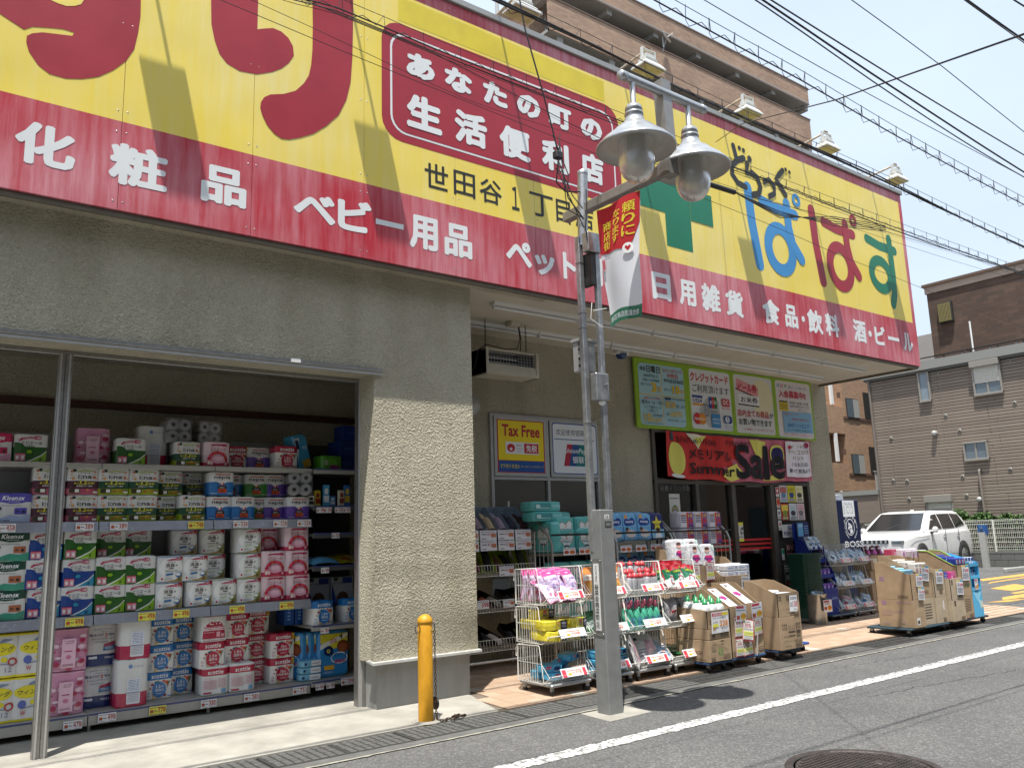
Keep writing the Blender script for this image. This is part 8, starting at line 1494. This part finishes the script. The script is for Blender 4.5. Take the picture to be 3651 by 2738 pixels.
vm = empty('vending_machine', (14.1, 8.9, .02), 'navy blue drinks vending machine with a white round emblem, seen side on', 'vending machine'); NV = M('vending_navy', (.005, .011, .05), .4, 0, .08, 3, lin_in=True, spec=.3)
part(MB().box(13.80, 14.54, 8.5, 9.4, .05, 1.83, NV, .015), 'cabinet', vm)
g = MB(); p = P(g, (13.80, 8.5, .05), w=.74, h=1.78); Wv = K('#e2e6ea'); p.rect(.28, .83, .80, .995, Wv); p.text('100', .33, .86, .74, .94, K('#8a9098'), -.01); p.text('100', .345, .868, .725, .932, Wv, -.03); p.text('Pana Boss', .36, .95, .72, .975, K('#9aa0a8'))
p.ell(.53, .725, .185, .085, Wv, 32); p.ell(.53, .725, .165, .076, NV, 32)
p.poly([(.42, .70), (.46, .74), (.45, .76), (.47, .785), (.54, .79), (.60, .775), (.62, .74), (.60, .71), (.63, .68), (.60, .665), (.50, .655), (.52, .68), (.49, .69), (.47, .70)], Wv); p.poly([(.46, .775), (.50, .79), (.58, .79), (.62, .76), (.60, .73), (.57, .755), (.50, .765)], NV); p.poly([(.38, .70), (.44, .70), (.50, .71), (.50, .70), (.44, .685), (.42, .675), (.38, .68)], NV); p.rect(.49, .735, .52, .745, NV); p.poly([(.50, .715), (.56, .712), (.56, .703), (.50, .706)], NV)
for s, a0, a1 in (('COFFEE', 150, 30),):
    for k, c in enumerate(s):
        a = R(a0+(a1-a0)*k/5); cx = .53+.26*math.cos(a); cy = .725+.118*math.sin(a); p.text(c, cx-.04, cy-.016, cx+.04, cy+.016, Wv, .04)
for s, a0, a1 in (('BOSS COFFEE', 20, -60), ('COFFEE BOSS', 240, 162)):
    for k, c in enumerate(s):
        if c == ' ': continue
        a = R(a0+(a1-a0)*k/10); cx = .53+.27*math.cos(a); cy = .725+.12*math.sin(a); p.text(c, cx-.018, cy-.008, cx+.018, cy+.008, Wv, .03)
p.text('BOSS', .18, .525, .98, .585, Wv, .05); p.rect(.1, .2, .9, .22, Wv); part(g, 'cabinet_print', vm)
g = MB(); 
for i, (x, y) in enumerate(((13.9, 8.6), (14.1, 8.75))): g.prism([(0, 0), (.34, 0), (.30, .11), (.08, .08)], (x, y, 1.835), (1, 0, 0), (0, 0, 1), .2, K('#b8c0c8', .2))
tag(g.build('plastic_bundle'), 'pale plastic bundle lying on top of the vending machine', 'bundle')
# ------------------------------------------------------------------ tall brown apartment block behind the shop
TB = mat_brick('tile_brown', (.40, .265, .18), (.30, .19, .13), (.34, .25, .18), .32, .11); AP = M('apt_plaster', (.30, .295, .28), .8, 0, .12, .6, lin_in=True); CAPB = M('apt_coping', (.13, .085, .06), .5, lin_in=True)
GLD = M('far_glass', (.10, .13, .15), .06, lin_in=True, coat=.6)
ap = empty('apartment_block', (31, 30, 0), 'tall brown tiled apartment block with long balconies rising behind the shop sign', 'building')
g = MB(); g.box(23.2, 43.0, 28.0, 40, 0, 27.2, TB); g.box(8, 23.2, 26.6, 40, 0, 24.2, TB); part(g, 'wall', ap)
g = MB(); g.box(22.6, 43.7, 26.0, 41, 26.9, 27.05, AP); g.box(22.6, 43.7, 26.0, 26.18, 27.05, 27.95, TB); g.box(43.52, 43.7, 26.18, 40, 27.05, 27.95, TB); g.box(22.55, 43.75, 25.96, 26.22, 27.95, 28.03, CAPB); g.box(22.6, 43.7, 25.985, 26.0, 26.88, 26.98, CAPB); part(g, 'roof', ap)
for f in range(1, 9):
    z = 24.2-(f-1)*2.95; xe = 43.6 if f < 3 else 44.6
    g = MB(); g.box(22.8, xe, 26.05, 28.0, z-.02, z+.14, AP); g.box(22.8, xe, 26.0, 26.16, z-.0, z+1.66, TB); g.box(xe-.16, xe, 26.16, 28.0, z, z+1.66, TB); g.box(22.75, xe+.05, 25.96, 26.2, z+1.66, z+1.72, CAPB); b = part(g, 'balcony', ap)
    if f < 4:
        for k in range(7): x = 23.4+k*3.35; part(MB().box(x, x+.35, 26.2, 28.0, z+2.45, z+2.93, AP), 'beam', ap)
        for k in range(6):
            x = 24.2+k*3.35
            g = MB(); g.box(x, x+1.9, 27.93, 27.99, z+.2, z+2.2, ALUP); w_ = part(g, 'window', ap); MB().box(x+.06, x+.92, 27.90, 27.925, z+.26, z+2.14, GLD).box(x+.98, x+1.84, 27.90, 27.925, z+.26, z+2.14, GLD).build('pane', w_)
        part(MB().box(23.9, 43.2, 27.2, 27.24, z+2.80, z+2.84, AP), 'drain_pipe', ap)
for f in range(3):
    z = 21.7-f*2.95
    for x in (17.2, 19.6, 21.3):
        g = MB(); g.box(x, x+.9, 26.55, 26.6, z, z+1.2, ALUP); w_ = part(g, 'window', ap); MB().box(x+.05, x+.43, 26.52, 26.545, z+.05, z+1.15, GLD).box(x+.47, x+.85, 26.52, 26.545, z+.05, z+1.15, GLD).build('pane', w_)
    part(MB().box(18.5, 18.8, 26.52, 26.6, z+1.7, z+2.0, CAPB), 'vent_plate', ap); part(MB().box(43.0, 43.3, 25.95, 26.0, 22.9-f*2.95, 23.2-f*2.95, CAPB), 'vent_plate', ap)
g = MB(); g.tube((20.0, 26.3, 19), (20.0, 26.3, 24.6), .08, ALUP, 8); g.tube((30.2, 25.7, 25.8), (30.2, 25.7, 26.4), .03, GALV, 6); part(g, 'pipe', ap)
g = MB(); g.lathe([(0, -.05), (.2, -.035), (.32, .0), (.36, .05)], (0, 0, 0), WHITE, 24); g.tube((0, 0, 0), (.1, 0, .35), .015, WHITE, 6); g.lathe([(0, -.04), (.05, 0), (0, .04)], (.1, 0, .36), WHITE, 10); d = g.build('dish'); d.location = (30.35, 25.6, 26.35); d.rotation_euler = (R(60), 0, R(25)); g = MB(); g.tube((30.35, 25.6, 26.3), (30.35, 25.9, 25.7), .03, GALV, 6)
g.build('mount_pole'); mp_ = bpy.data.objects['mount_pole']; t = empty('satellite_dish', (30.35, 25.8, 25.8), 'white satellite dish on the second balcony of the brown apartment block', 'satellite dish')
for o in (d, mp_): o.parent = t; o.matrix_parent_inverse = Matrix.Translation(-t.location)

# ------------------------------------------------------------------ brown siding house across the car park
SD = [M('siding_%d' % i, c, .75, 0, .14, 3, .3, 30, lin_in=True, stretch=(1, .4, 4)) for i, c in enumerate(((.235, .19, .155), (.21, .17, .14), (.255, .21, .17)))]; SDJ = M('siding_joint', (.06, .05, .042), .9, lin_in=True)
hs = empty('siding_house', (29, 12, 0), 'two storey house clad in brown ribbed siding across the car park', 'house')
part(MB().box(28.83, 40, 3.0, 15.95, 0, 6.55, SDJ), 'wall', hs)
rnd = random.Random(9); n = 0; z = .55
bms = []
for m in SD:
    for q in range(2):
        b = MB(); y = 0; rr = random.Random(q*7)
        while y < 12.9:
            wv = rr.uniform(1.4, 2.6); b.box(-.028, 0, y, min(y+wv, 12.93), .004, .098, m, .010) if rr.random() < .9 else b.box(-.022, 0, y, min(y+wv, 12.93), .004, .096, m, .010); y += wv+.004
        bms.append(b.mesh('siding_board'))
while z < 6.5: 
    o = obj('siding_board', bms[rnd.randrange(6)], hs, None); o.matrix_parent_inverse = Matrix.Translation(-hs.location); o.location = (28.83, 3.0, z); z += .105
g = MB(); g.box(28.70, 40, 2.9, 16.05, 6.55, 6.66, M('eave_grey', (.14, .14, .13), .5, .2, lin_in=True)); g.box(28.62, 28.74, 2.9, 16.1, 6.62, 6.92, M('eave_light', (.27, .27, .25), .5, .2, lin_in=True)); g.box(28.7, 40, 2.9, 16.05, 6.66, 6.75, _mats['eave_grey']); part(g, 'roof', hs)
g = MB(); 
for y0 in (10.75, 11.55, 12.45, 13.35): g.prism([(0, 0), (.72, 0), (.72, .03), (0, .03)], (29.1, y0+.78, 7.02), (0, -1, .0), (.9, 0, .42), .03, M('solar_panel', (.012, .014, .02), .15, lin_in=True, coat=.6)); g.box(29.15, 29.19, y0+.1, y0+.14, 6.75, 7.05, GALV); g.box(29.9, 29.94, y0+.1, y0+.14, 6.75, 7.4, GALV)
g2 = MB()
for i, y0 in enumerate((10.70, 11.52, 12.42, 13.32)): g2.prism([(0, 0), (.80, 0), (.80, .9), (0, .9)], (29.0, y0+.82, 7.12), (0, -1, 0), (1, 0, .18), .04, _mats['solar_panel'])
part(g2, 'solar_panel', hs)
g = MB()
for y0 in (10.9, 11.7, 12.6, 13.5): g.box(29.1, 29.14, y0, y0+.04, 6.75, 7.12, GALV); g.box(29.7, 29.74, y0, y0+.04, 6.75, 7.2, GALV)
part(g, 'panel_bracket', hs)
part(MB().tube((30.0, 12.64, 6.7), (30.0, 12.64, 8.28), .03, WHITE, 8), 'antenna_mast', hs)
FRM = M('house_frame', (.30, .28, .25), .5, .3, lin_in=True); SHUT = M('shutter_cream', (.62, .60, .54), .5, 0, .06, 3, lin_in=True)
def hwin(y0, y1, z0, z1, box=0, shut=0, pane=GLD, depth=.09):
    x = 28.74; g = MB(); g.box(x-.03, x+.08, y0-.06, y0, z0-.06, z1+.06, FRM, .006); g.box(x-.03, x+.08, y1, y1+.06, z0-.06, z1+.06, FRM, .006); g.box(x-.04, x+.08, y0-.06, y1+.06, z0-.08, z0, FRM, .006); g.box(x-.04, x+.08, y0-.06, y1+.06, z1, z1+.06, FRM, .006)
    if box: g.box(x-.14, x+.06, y0-.07, y1+.07, z1-.02, z1+box, FRM, .01)
    w_ = part(g, 'window', hs); zt = z1-shut*(z1-z0)
    if shut < 1:
        ym = (y0+y1)/2; MB().box(x+.02, x+.03, y0, y1, z0, zt, pane).build('pane', w_)
        if y1-y0 > .6: MB().box(x-.0, x+.02, ym-.03, ym+.03, z0, zt, FRM).build('mullion', w_)
    if shut:
        z = zt
        while z < z1-.01:
            s_ = obj('shutter_slat', slat((y1-y0)), w_, (x-.015, y0, z)); z += .062
_sl = {}
def slat(w):
    k = round(w, 3)
    if k not in _sl: _sl[k] = MB().box(0, .02, 0, w, .0, .056, SHUT, .008).mesh('shutter_slat')
    return _sl[k]
hwin(13.74, 14.02, 5.58, 6.52, pane=M('frost_blue', (.20, .25, .29), .2, lin_in=True)); hwin(11.42, 12.2, 5.52, 6.42, .18, .62); hwin(12.12, 12.78, 3.42, 3.92); hwin(13.46, 14.24, 1.1, 2.08, .22, 1.0)
for y, z in ((13.72, 4.40), (12.52, 2.08)): part(MB().lathe([(0, -.16), (.07, -.16), (.085, -.12), (.085, 0)], (28.80, y, z), ALUP, 16, True, 'X'), 'vent_cap', hs)
for y, z in ((15.9, 6.4), (13.4, 6.46), (11.1, 6.45), (15.3, 4.4), (13.3, 4.95), (12.9, 4.39), (14.9, 2.85), (15.4, 2.9), (13.0, 2.86), (11.5, 2.98), (11.1, 5.07), (14.9, 2.22), (12.95, 2.23)): part(MB().lathe([(.035, -.015), (.06, -.012), (.065, 0)], (28.79, y, z), _mats['eave_light'], 16, True, 'X'), 'cover_ring', hs)
PP = M('downpipe_taupe', (.17, .145, .125), .5, 0, .1, 6, lin_in=True)
part(MB().path([(28.75, 15.9, 6.6), (28.75, 15.9, .3)], .045, PP, 10), 'downpipe', hs); part(MB().path([(28.84, 12.42, 3.04), (28.72, 12.42, 3.03), (28.70, 12.42, 2.95), (28.70, 12.40, .3)], .04, PP, 10), 'downpipe', hs)
g = MB(); g.box(28.7, 33, 15.95, 17.8, 0, 2.45, SD[1]); g.box(28.65, 33, 15.95, 17.9, 2.45, 2.62, _mats['eave_light']); part(g, 'side_wing', hs)

# ------------------------------------------------------------------ dark brick building beyond, tan brick flats, pale far block
DK = mat_brick('brick_dark', (.125, .078, .055), (.085, .055, .042), (.07, .055, .045), .46, .16)
db = empty('dark_brick_building', (38, 14, 0), 'dark brown brick building with a pale coping rising behind the siding house', 'building')
part(MB().box(38, 52, 3, 17.72, 0, 11.8, DK), 'wall', db); part(MB().box(37.95, 52, 2.9, 17.78, 11.8, 12.12, M('coping_pale', (.42, .33, .27), .6, 0, .1, 1, lin_in=True)).box(37.85, 52, 2.8, 17.85, 12.12, 12.24, CAPB), 'parapet', db)
for y0 in (16.62, 12.3):
    g = MB(); g.box(37.80, 38.0, y0, y0+.62, 10.28, 11.22, M('win_frame_dark', (.03, .03, .025), .5, lin_in=True), .01); w_ = part(g, 'window', db)
    b = MB(); 
    for k in range(9): b.box(37.76, 37.80, y0+.04+k*.062, y0+.08+k*.062, 10.32, 11.16, M('screen_ochre', (.20, .17, .07), .5, lin_in=True))
    b.build('louvre_screen', w_)
TN = mat_brick('brick_tan', (.43, .27, .165), (.33, .20, .12), (.34, .25, .18), .23, .08); TND = mat_brick('brick_band', (.16, .085, .06), (.13, .07, .05), (.12, .08, .06), .23, .08)
tn = empty('tan_brick_flats', (38, 26, 0), 'tan brick apartment flats with dark balconies between the column and the siding house', 'building')
part(MB().box(37.2, 42, 22.0, 34, 0, 9.6, TN).box(30, 37.2, 23.2, 34, 0, 9.6, TN), 'wall', tn)
for z0, z1 in ((6.5, 6.62), (3.75, 3.87), (9.0, 9.1)): part(MB().box(37.15, 42.05, 21.96, 22.0, z0, z1, TND), 'brick_band', tn)
for f in range(4):
    z = 8.5-2.75*f-1.0
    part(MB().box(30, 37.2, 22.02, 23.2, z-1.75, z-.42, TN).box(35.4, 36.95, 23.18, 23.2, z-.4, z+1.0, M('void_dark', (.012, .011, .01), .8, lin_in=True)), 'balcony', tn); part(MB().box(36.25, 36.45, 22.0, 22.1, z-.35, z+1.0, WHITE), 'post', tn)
    g = MB(); x = 37.45; g.box(x, x+1.1, 21.95, 22.0, z-.95, z+.05, M('win_frame_dark2', (.04, .035, .03), .5, lin_in=True), .01); w_ = part(g, 'window', tn); MB().box(x+.05, x+.52, 21.92, 21.945, z-.9, z, GLD).box(x+.58, x+1.05, 21.92, 21.945, z-.9, z, M('curtain', (.3, .3, .28), .8, lin_in=True)).build('pane', w_)
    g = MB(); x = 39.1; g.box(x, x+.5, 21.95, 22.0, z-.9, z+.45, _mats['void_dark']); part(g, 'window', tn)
    part(MB().box(36.75, 36.98, 21.95, 22.0, z+.0, z+.26, TND), 'vent_plate', tn)
g = MB()
for k in range(14): g.box(38.4+k*.09, 38.43+k*.09, 21.4, 21.43, 2.9, 3.9, ALUP)
g.box(38.35, 39.7, 21.38, 21.45, 3.9, 3.95, ALUP); part(g, 'railing', tn)
t = tag(MB().box(44, 60, 20.3, 24, 0, 11.3, M('far_block_grey', (.36, .35, .34), .8, 0, .1, .4, lin_in=True)).build('pale_far_block'), 'pale grey block edge showing between the sign and the dark brick building', 'building')

# ------------------------------------------------------------------ car park edge: block wall, fence, hedge, meter
BW = M('block_grey', (.16, .16, .15), .9, 0, .25, 2.5, .3, 50, lin_in=True, stretch=(1, .6, 2)); bw = empty('block_wall', (27.5, 12, 0), 'low grey concrete block wall under the wire fence', 'wall')
part(MB().box(27.43, 27.52, 2, 22, 0, .44, M('mortar_dark', (.07, .07, .065), .9, lin_in=True)), 'core', bw)
bmm = MB().box(0, .02, .004, .386, .004, .186, BW, .006).mesh('block')
for j in range(2):
    for i in range(50):
        o = obj('block', bmm, bw); o.matrix_parent_inverse = Matrix.Translation(-bw.location); o.location = (27.41, 2+.39*i-(.195 if j else 0), .0+j*.19)
part(MB().box(27.405, 27.53, 2, 22, .385, .46, BW, .01), 'coping', bw)
FN = M('fence_white', (.74, .74, .66), .4, lin_in=True); fn_ = empty('wire_fence', (27.47, 12, .46), 'white welded mesh fence along the car park edge', 'fence')
g = MB(); yy2 = 2.0
while yy2 < 22: g.box(27.464, 27.472, yy2, yy2+.008, .48, 1.42, FN); yy2 += .055
part(g, 'vertical_wires', fn_, kind='stuff')
for z in (.50, .58, .72, .86, 1.0, 1.14, 1.28, 1.36, 1.40): part(MB().box(27.455, 27.465, 2, 22, z, z+.012, FN), 'rail_wire', fn_)
yy2 = 2.0
while yy2 < 22: part(MB().box(27.42, 27.455, yy2, yy2+.04, .46, 1.42, FN), 'fence_post', fn_); yy2 += 1.93
LEAFS = [M('leaf_%d' % i, c, .6, lin_in=True) for i, c in enumerate(((.045, .11, .02), (.03, .075, .015), (.09, .17, .04)))]
def foliage(name, x0, x1, y0, y1, z0, z1, n, size, label, cat, seed=1, tops=()):
    rnd = random.Random(seed); g = MB()
    for i in range(n):
        if tops and rnd.random() < .3: cy, ht = rnd.choice(tops); y = rnd.gauss(cy, .11); x = rnd.uniform(x0, x1); z = rnd.uniform(z1-.2, ht-abs(y-cy)*1.2)
        else: x = rnd.uniform(x0, x1); y = rnd.uniform(y0, y1); z = rnd.uniform(z0, z1+.05*math.sin(y*5))
        a = rnd.uniform(0, 6.28); t = rnd.uniform(-.9, .9); s = size*rnd.uniform(.6, 1.3); u = Vector((math.cos(a), math.sin(a), t)).normalized()*s; v = Vector((-math.sin(a), math.cos(a), rnd.uniform(-.6, .6))).normalized()*s*.35; c = Vector((x, y, z))
        g.add([c-u, c+v*.9, c+u, c-v*.9], [(0, 1, 2, 3)], LEAFS[rnd.choice((0, 0, 1, 1, 2))])
    return tag(g.build(name, kind='stuff'), label, cat)
foliage('hedge', 27.65, 28.3, 3, 20, .4, 1.35, 15000, .09, 'green leafy hedge growing between the white fence and the house', 'hedge', 2, ((12.92, 1.85), (12.6, 1.6), (12.3, 1.62), (12.14, 1.7), (11.95, 1.6), (11.5, 1.62), (11.1, 1.55), (14.2, 1.62), (15.6, 1.6), (10.5, 1.6)))
mt = empty('parking_meter', (26.75, 11.65, 0), 'leaning grey parking payment post with a blue head by the fence', 'parking meter')
g = MB(); g.prism([(0, 0), (.17, 0), (.17, 1.05), (0, 1.05)], (26.7, 11.75, 0), (0, -1, 0), (0, .01, 1), -.12, ALUP); part(g, 'post', mt)
g = MB(); g.box(26.66, 26.86, 11.58, 11.80, .98, 1.26, M('meter_blue', (.02, .09, .28), .4, lin_in=True), .01); g.lathe([(0, -.01), (.03, -.01), (.035, 0)], (26.655, 11.69, 1.17), GLD, 12, True, 'X'); g.box(26.65, 26.66, 11.64, 11.74, 1.0, 1.09, M('void_dark3', (.02, .02, .02), .5, lin_in=True)); part(g, 'head', mt); part(MB().box(26.69, 26.70, 11.62, 11.76, .88, .96, K('#e0c030')), 'sticker', mt)
# ground level filler behind, so the car park does not end in nothing
# ------------------------------------------------------------------ white off-road car
CP = M('car_paint_white', (.72, .72, .72), .28, 0, .02, 2, lin_in=True, coat=.8); CK = M('car_plastic', (.02, .02, .02), .5, lin_in=True); CH2 = M('car_chrome', (.6, .6, .6), .15, .9, lin_in=True)
car = empty('parked_car', (22.6, 12.9, 0), 'white off-road car parked nose forward before the white fence', 'car', None, R(4))
def cpart(mb, name, parent=None): return mb.build(name, parent or car)
# local: x back from the nose 0..4.8, y 0 centre line (near side is -y), z up
def loft(sections, mat, n=None):
    g = MB(); k = len(sections[0]); vs = sum(sections, []); fs = []
    for i in range(len(sections)-1):
        for j in range(k): fs.append((i*k+j, i*k+(j+1) % k, (i+1)*k+(j+1) % k, (i+1)*k+j))
    g.add(vs, fs, mat); g.add(sections[0], [tuple(range(k))[::-1]], mat); g.add(sections[-1], [tuple(range(k))], mat); return g
def sec(x, hw, zb, zs, zt, ti=.12):
    """body slice: bottom, sill, shoulder, top edge"""
    pts = [(-hw*.90, zb), (-hw*.985, zb+.14), (-hw, (zb+zs)/2), (-hw*.985, zs), (-hw*(1-ti), zt-.03), (-hw*(.82-ti), zt)]
    return [(x, y, z) for y, z in pts]+[(x, -y, z) for y, z in reversed(pts)]
B_ = [sec(0, .78, .45, .80, .95), sec(.05, .86, .30, .88, 1.02), sec(.20, .92, .25, .93, 1.08), sec(.6, .955, .25, .98, 1.12), sec(1.25, .965, .24, 1.02, 1.17), sec(1.5, .97, .24, 1.04, 1.17, .06), sec(2.6, .97, .24, 1.06, 1.17, .05), sec(3.7, .97, .24, 1.09, 1.19, .05), sec(4.45, .955, .26, 1.11, 1.20, .06), sec(4.68, .93, .32, 1.08, 1.18, .08), sec(4.78, .86, .42, 1.0, 1.12, .1)]
g = loft(B_, CP); me = g.mesh('body'); bevel_mesh(me, .02, 2, 22); obj('body', me, car)
def cab(x, hw, z): pts = [(-hw, z), (-hw, z), (hw, z), (hw, z)]; return pts
GH = [[(1.30, -.90, 1.14), (1.30, .90, 1.14), (4.66, .88, 1.16), (4.66, -.88, 1.16)], [(1.80, -.80, 1.48), (1.80, .80, 1.48), (4.48, .78, 1.50), (4.48, -.78, 1.50)], [(2.15, -.71, 1.69), (2.15, .71, 1.69), (4.28, .69, 1.70), (4.28, -.69, 1.70)], [(2.45, -.62, 1.75), (2.45, .62, 1.75), (4.15, .60, 1.745), (4.15, -.60, 1.745)]]
g = MB(); vs = sum(GH, []); fs = []
for i in range(3):
    for j in range(4): fs.append((i*4+j, i*4+(j+1) % 4, (i+1)*4+(j+1) % 4, (i+1)*4+j))
fs.append((12, 13, 14, 15)); g.add(vs, fs, CP); me = g.mesh('cabin'); bevel_mesh(me, .035, 3, 15); obj('cabin', me, car)
def lerp(a, b, t): return tuple(a[i]+(b[i]-a[i])*t for i in range(3))
def glassq(pts, out, name, mat=CARGLASS):
    g = MB(); o = Vector(out)*.012; g.add([Vector(p)+o for p in pts]+[Vector(p)-o*.5 for p in pts], [(0, 1, 2, 3), (0, 4, 5, 1), (1, 5, 6, 2), (2, 6, 7, 3), (3, 7, 4, 0)], mat); return cpart(g, name)
glassq([(1.36, .80, 1.175), (1.36, -.80, 1.175), (2.10, -.645, 1.665), (2.10, .645, 1.665)], (-.6, 0, .8), 'windscreen')
for s, out in ((-1, (0, -1, .25)), (1, (0, 1, .25))):
    q = lambda x, z: (x, s*(.898-.0*(z-1.14)-(z-1.15)*.345-.0), z)
    for nm, pts in (('side_window', [(1.72, 1.20), (2.62, 1.20), (2.62, 1.63), (2.26, 1.60)]), ('side_window', [(2.69, 1.20), (3.58, 1.22), (3.58, 1.64), (2.69, 1.63)]), ('side_window', [(3.65, 1.22), (4.42, 1.30), (4.22, 1.62), (3.65, 1.64)])): glassq([q(x, z) for x, z in pts], out, nm)
    cpart(MB().box(2.3, 4.2, s*.60-.015, s*.60+.015, 1.755, 1.785, CK, .008), 'roof_rail')
    cpart(MB().box(1.62, 1.80, s*1.0-.0 if s > 0 else -1.14, 1.14 if s > 0 else -1.0, 1.10, 1.27, CP, .05).box(1.66, 1.80, s*.93-.05, s*.93+.08, 1.08, 1.13, CK), 'wing_mirror')
    for x in (2.45, 3.45): cpart(MB().box(x, x+.18, s*.985-.012, s*.985+.012, 1.0, 1.035, CH2, .008), 'door_handle')
    for x in (.95, 3.86):
        cpart(MB().lathe([(0, -.01), (.43, -.01), (.43, .012)], (x, s*.965, .40), CK, 28, True, 'Y'), 'wheel_arch')
        w_ = cpart(MB().lathe([(.22, -.11), (.34, -.115), (.375, -.08), (.38, 0), (.375, .08), (.34, .115), (.22, .11)], (x, s*.87, .38), BLACK, 32, True, 'Y'), 'wheel'); b = MB(); b.lathe([(0, .0), (.23, .0), (.24, .02)], (x, s*.96 if s > 0 else -.985, .38), CH2, 20, True, 'Y')
        for k in range(5): a = k*1.2566; b.prism([(-.03, 0), (.03, 0), (.02, .2), (-.02, .2)], (x, s*.995, .38), (math.cos(a), 0, math.sin(a)), (-math.sin(a), 0, math.cos(a)), .02, CH2)
        b.build('rim', w_)
for s in (-1, 1):
    g = MB(); y0, y1 = sorted((s*.52, s*.84)); g.prism([(y0, .80), (y1, .80), (y1, .93), (y0, .91)] if s < 0 else [(y0, .80), (y1, .80), (y1, .91), (y0, .93)], (.0, 0, 0), (0, 1, 0), (0, 0, 1), .06, CH2); g.box(-.025, .02, y0+.04, y1-.04, .82, .89, GLD, .01)
    g = MB(); g.box(-.01, .16, min(s*.52, s*.86), max(s*.52, s*.86), .815, .93, CH2, .02); h_ = cpart(g, 'headlight'); MB().box(-.022, -.008, min(s*.56, s*.82), max(s*.56, s*.82), .84, .905, GLD, .006).build('lens', h_)
cpart(MB().box(-.02, .06, -.46, .46, .84, .94, CK, .01), 'grille'); cpart(MB().box(-.03, .1, -.8, .8, .42, .55, CK, .02), 'lower_grille')
g = MB(); g.box(.01, .02, -.04, .04, 1.0, 1.01, CH2)
for k in range(7): MB().box(-.032, -.018, -.42+k*.13, -.36+k*.13, .85, .93, CH2, .004).build('grille_slot', bpy.data.objects['grille'])
g = MB()
for s in (-1, 1):
    for x0_, x1_, z0_, z1_ in ((2.64, 2.652, .45, 1.17), (3.60, 3.612, .55, 1.19), (1.66, 1.672, .45, 1.15), (1.67, 3.6, .455, .465), (.25, 1.5, .99, .998)): g.box(x0_, x1_, s*.972-.004, s*.972+.004, z0_, z1_, CK)
g.box(1.28, 1.30, -.8, .8, 1.168, 1.176, CK); cpart(g, 'panel_gap'); cpart(MB().box(-.045, -.03, -.17, .17, .60, .76, WHITE, .004), 'number_plate')
for s in (-.35, .25): cpart(MB().path([(1.36, s+.1, 1.185), (1.62, s-.35, 1.36)], .008, CK, 5), 'wiper')
b = MB(); b.lathe([(0, .04), (.04, .035), (.07, 0)], (2.8, 0, 1.75), CP, 12); cpart(b, 'roof_fin')
c2 = empty('parked_car', (24.3, 16.3, 0), 'black car almost hidden behind the white car and vending machine', 'car', None, R(4))
g = loft([sec(x, hw, zb, zs, zt) for x, hw, zb, zs, zt in ((0, .75, .35, .7, .82), (.2, .88, .2, .8, .92), (1.2, .9, .2, .9, 1.0), (4.0, .9, .2, .95, 1.02), (4.4, .8, .3, .9, .98))], M('car_paint_black', (.012, .012, .014), .2, lin_in=True, coat=1)); g.add([(1.1, -.8, 1.0), (1.1, .8, 1.0), (4.2, .78, 1.0), (4.2, -.78, 1.0), (2.0, -.62, 1.46), (2.0, .62, 1.46), (3.6, .6, 1.46), (3.6, -.6, 1.46)], [(0, 1, 5, 4), (1, 2, 6, 5), (2, 3, 7, 6), (3, 0, 4, 7), (4, 5, 6, 7)], _mats['car_paint_black'])
me = g.mesh('body'); bevel_mesh(me, .04, 2, 20); obj('body', me, c2)
g = MB(); g.add([(1.98, -.60, 1.40), (1.25, -.76, 1.05), (1.25, .76, 1.05), (1.98, .60, 1.40)], [(0, 1, 2, 3)], CARGLASS); g.build('windscreen', c2).location = (-.03, 0, .02)
for x in (.85, 3.5):
    for s in (-1, 1): MB().lathe([(0, -.1), (.3, -.1), (.32, 0), (.3, .1), (0, .1)], (x, s*.8, .32), BLACK, 20, True, 'Y').build('wheel', c2)
# ------------------------------------------------------------------ invented houses across the street, unseen behind the camera, added to fill the shop windows' reflections
for i, (x0, x1, y, h, c, l) in enumerate(((-22, -4, -4.5, 7.5, (.30, .27, .22), 'unseen beige house added behind the viewer for window reflections'), (-3, 9, -5.0, 9.5, (.22, .20, .18), 'unseen grey brown three storey house added behind the viewer for window reflections'), (10, 24, -4.6, 7.0, (.36, .33, .28), 'unseen cream house added behind the viewer for window reflections'), (26, 46, -5.2, 10, (.20, .15, .12), 'unseen brown flats added behind the viewer for window reflections'))):
    t = empty('added_opposite_house', ((x0+x1)/2, y-3, 0), l, 'house', 'houses added across the street for window reflections'); part(MB().box(x0, x1, y-9, y, 0, h, M('added_opposite_wall_%d' % i, c, .85, 0, .12, .6, lin_in=True)), 'wall', t); part(MB().box(x0-.2, x1+.2, y-9.2, y+.3, h, h+.3, AP), 'roof', t)
    k = x0+1.2
    while k < x1-2:
        for z in (1.0, 3.8, 6.6):
            if z+1.4 < h: part(MB().box(k, k+1.4, y, y+.05, z, z+1.2, GLD), 'window', t)
        k += 2.9
# ------------------------------------------------------------------ labels of look-alikes: say which one, counted along the picture's left to right
inv = cam.matrix_world.inverted(); bpy.context.view_layer.update()
def px_(o): c = inv @ o.matrix_world.translation; return c.x/-c.z
same = {}
for o in bpy.data.objects:
    if o.parent is None and 'category' in o and 'label' in o: same.setdefault(o['label'], []).append(o)
for l, os_ in same.items():
    if len(os_) < 2 or len(os_) > len(ORD) or len(l.split()) > 13: continue
    for k, o in enumerate(sorted(os_, key=px_)): o['label'] = f'{l}, {ORD[k]} from left'
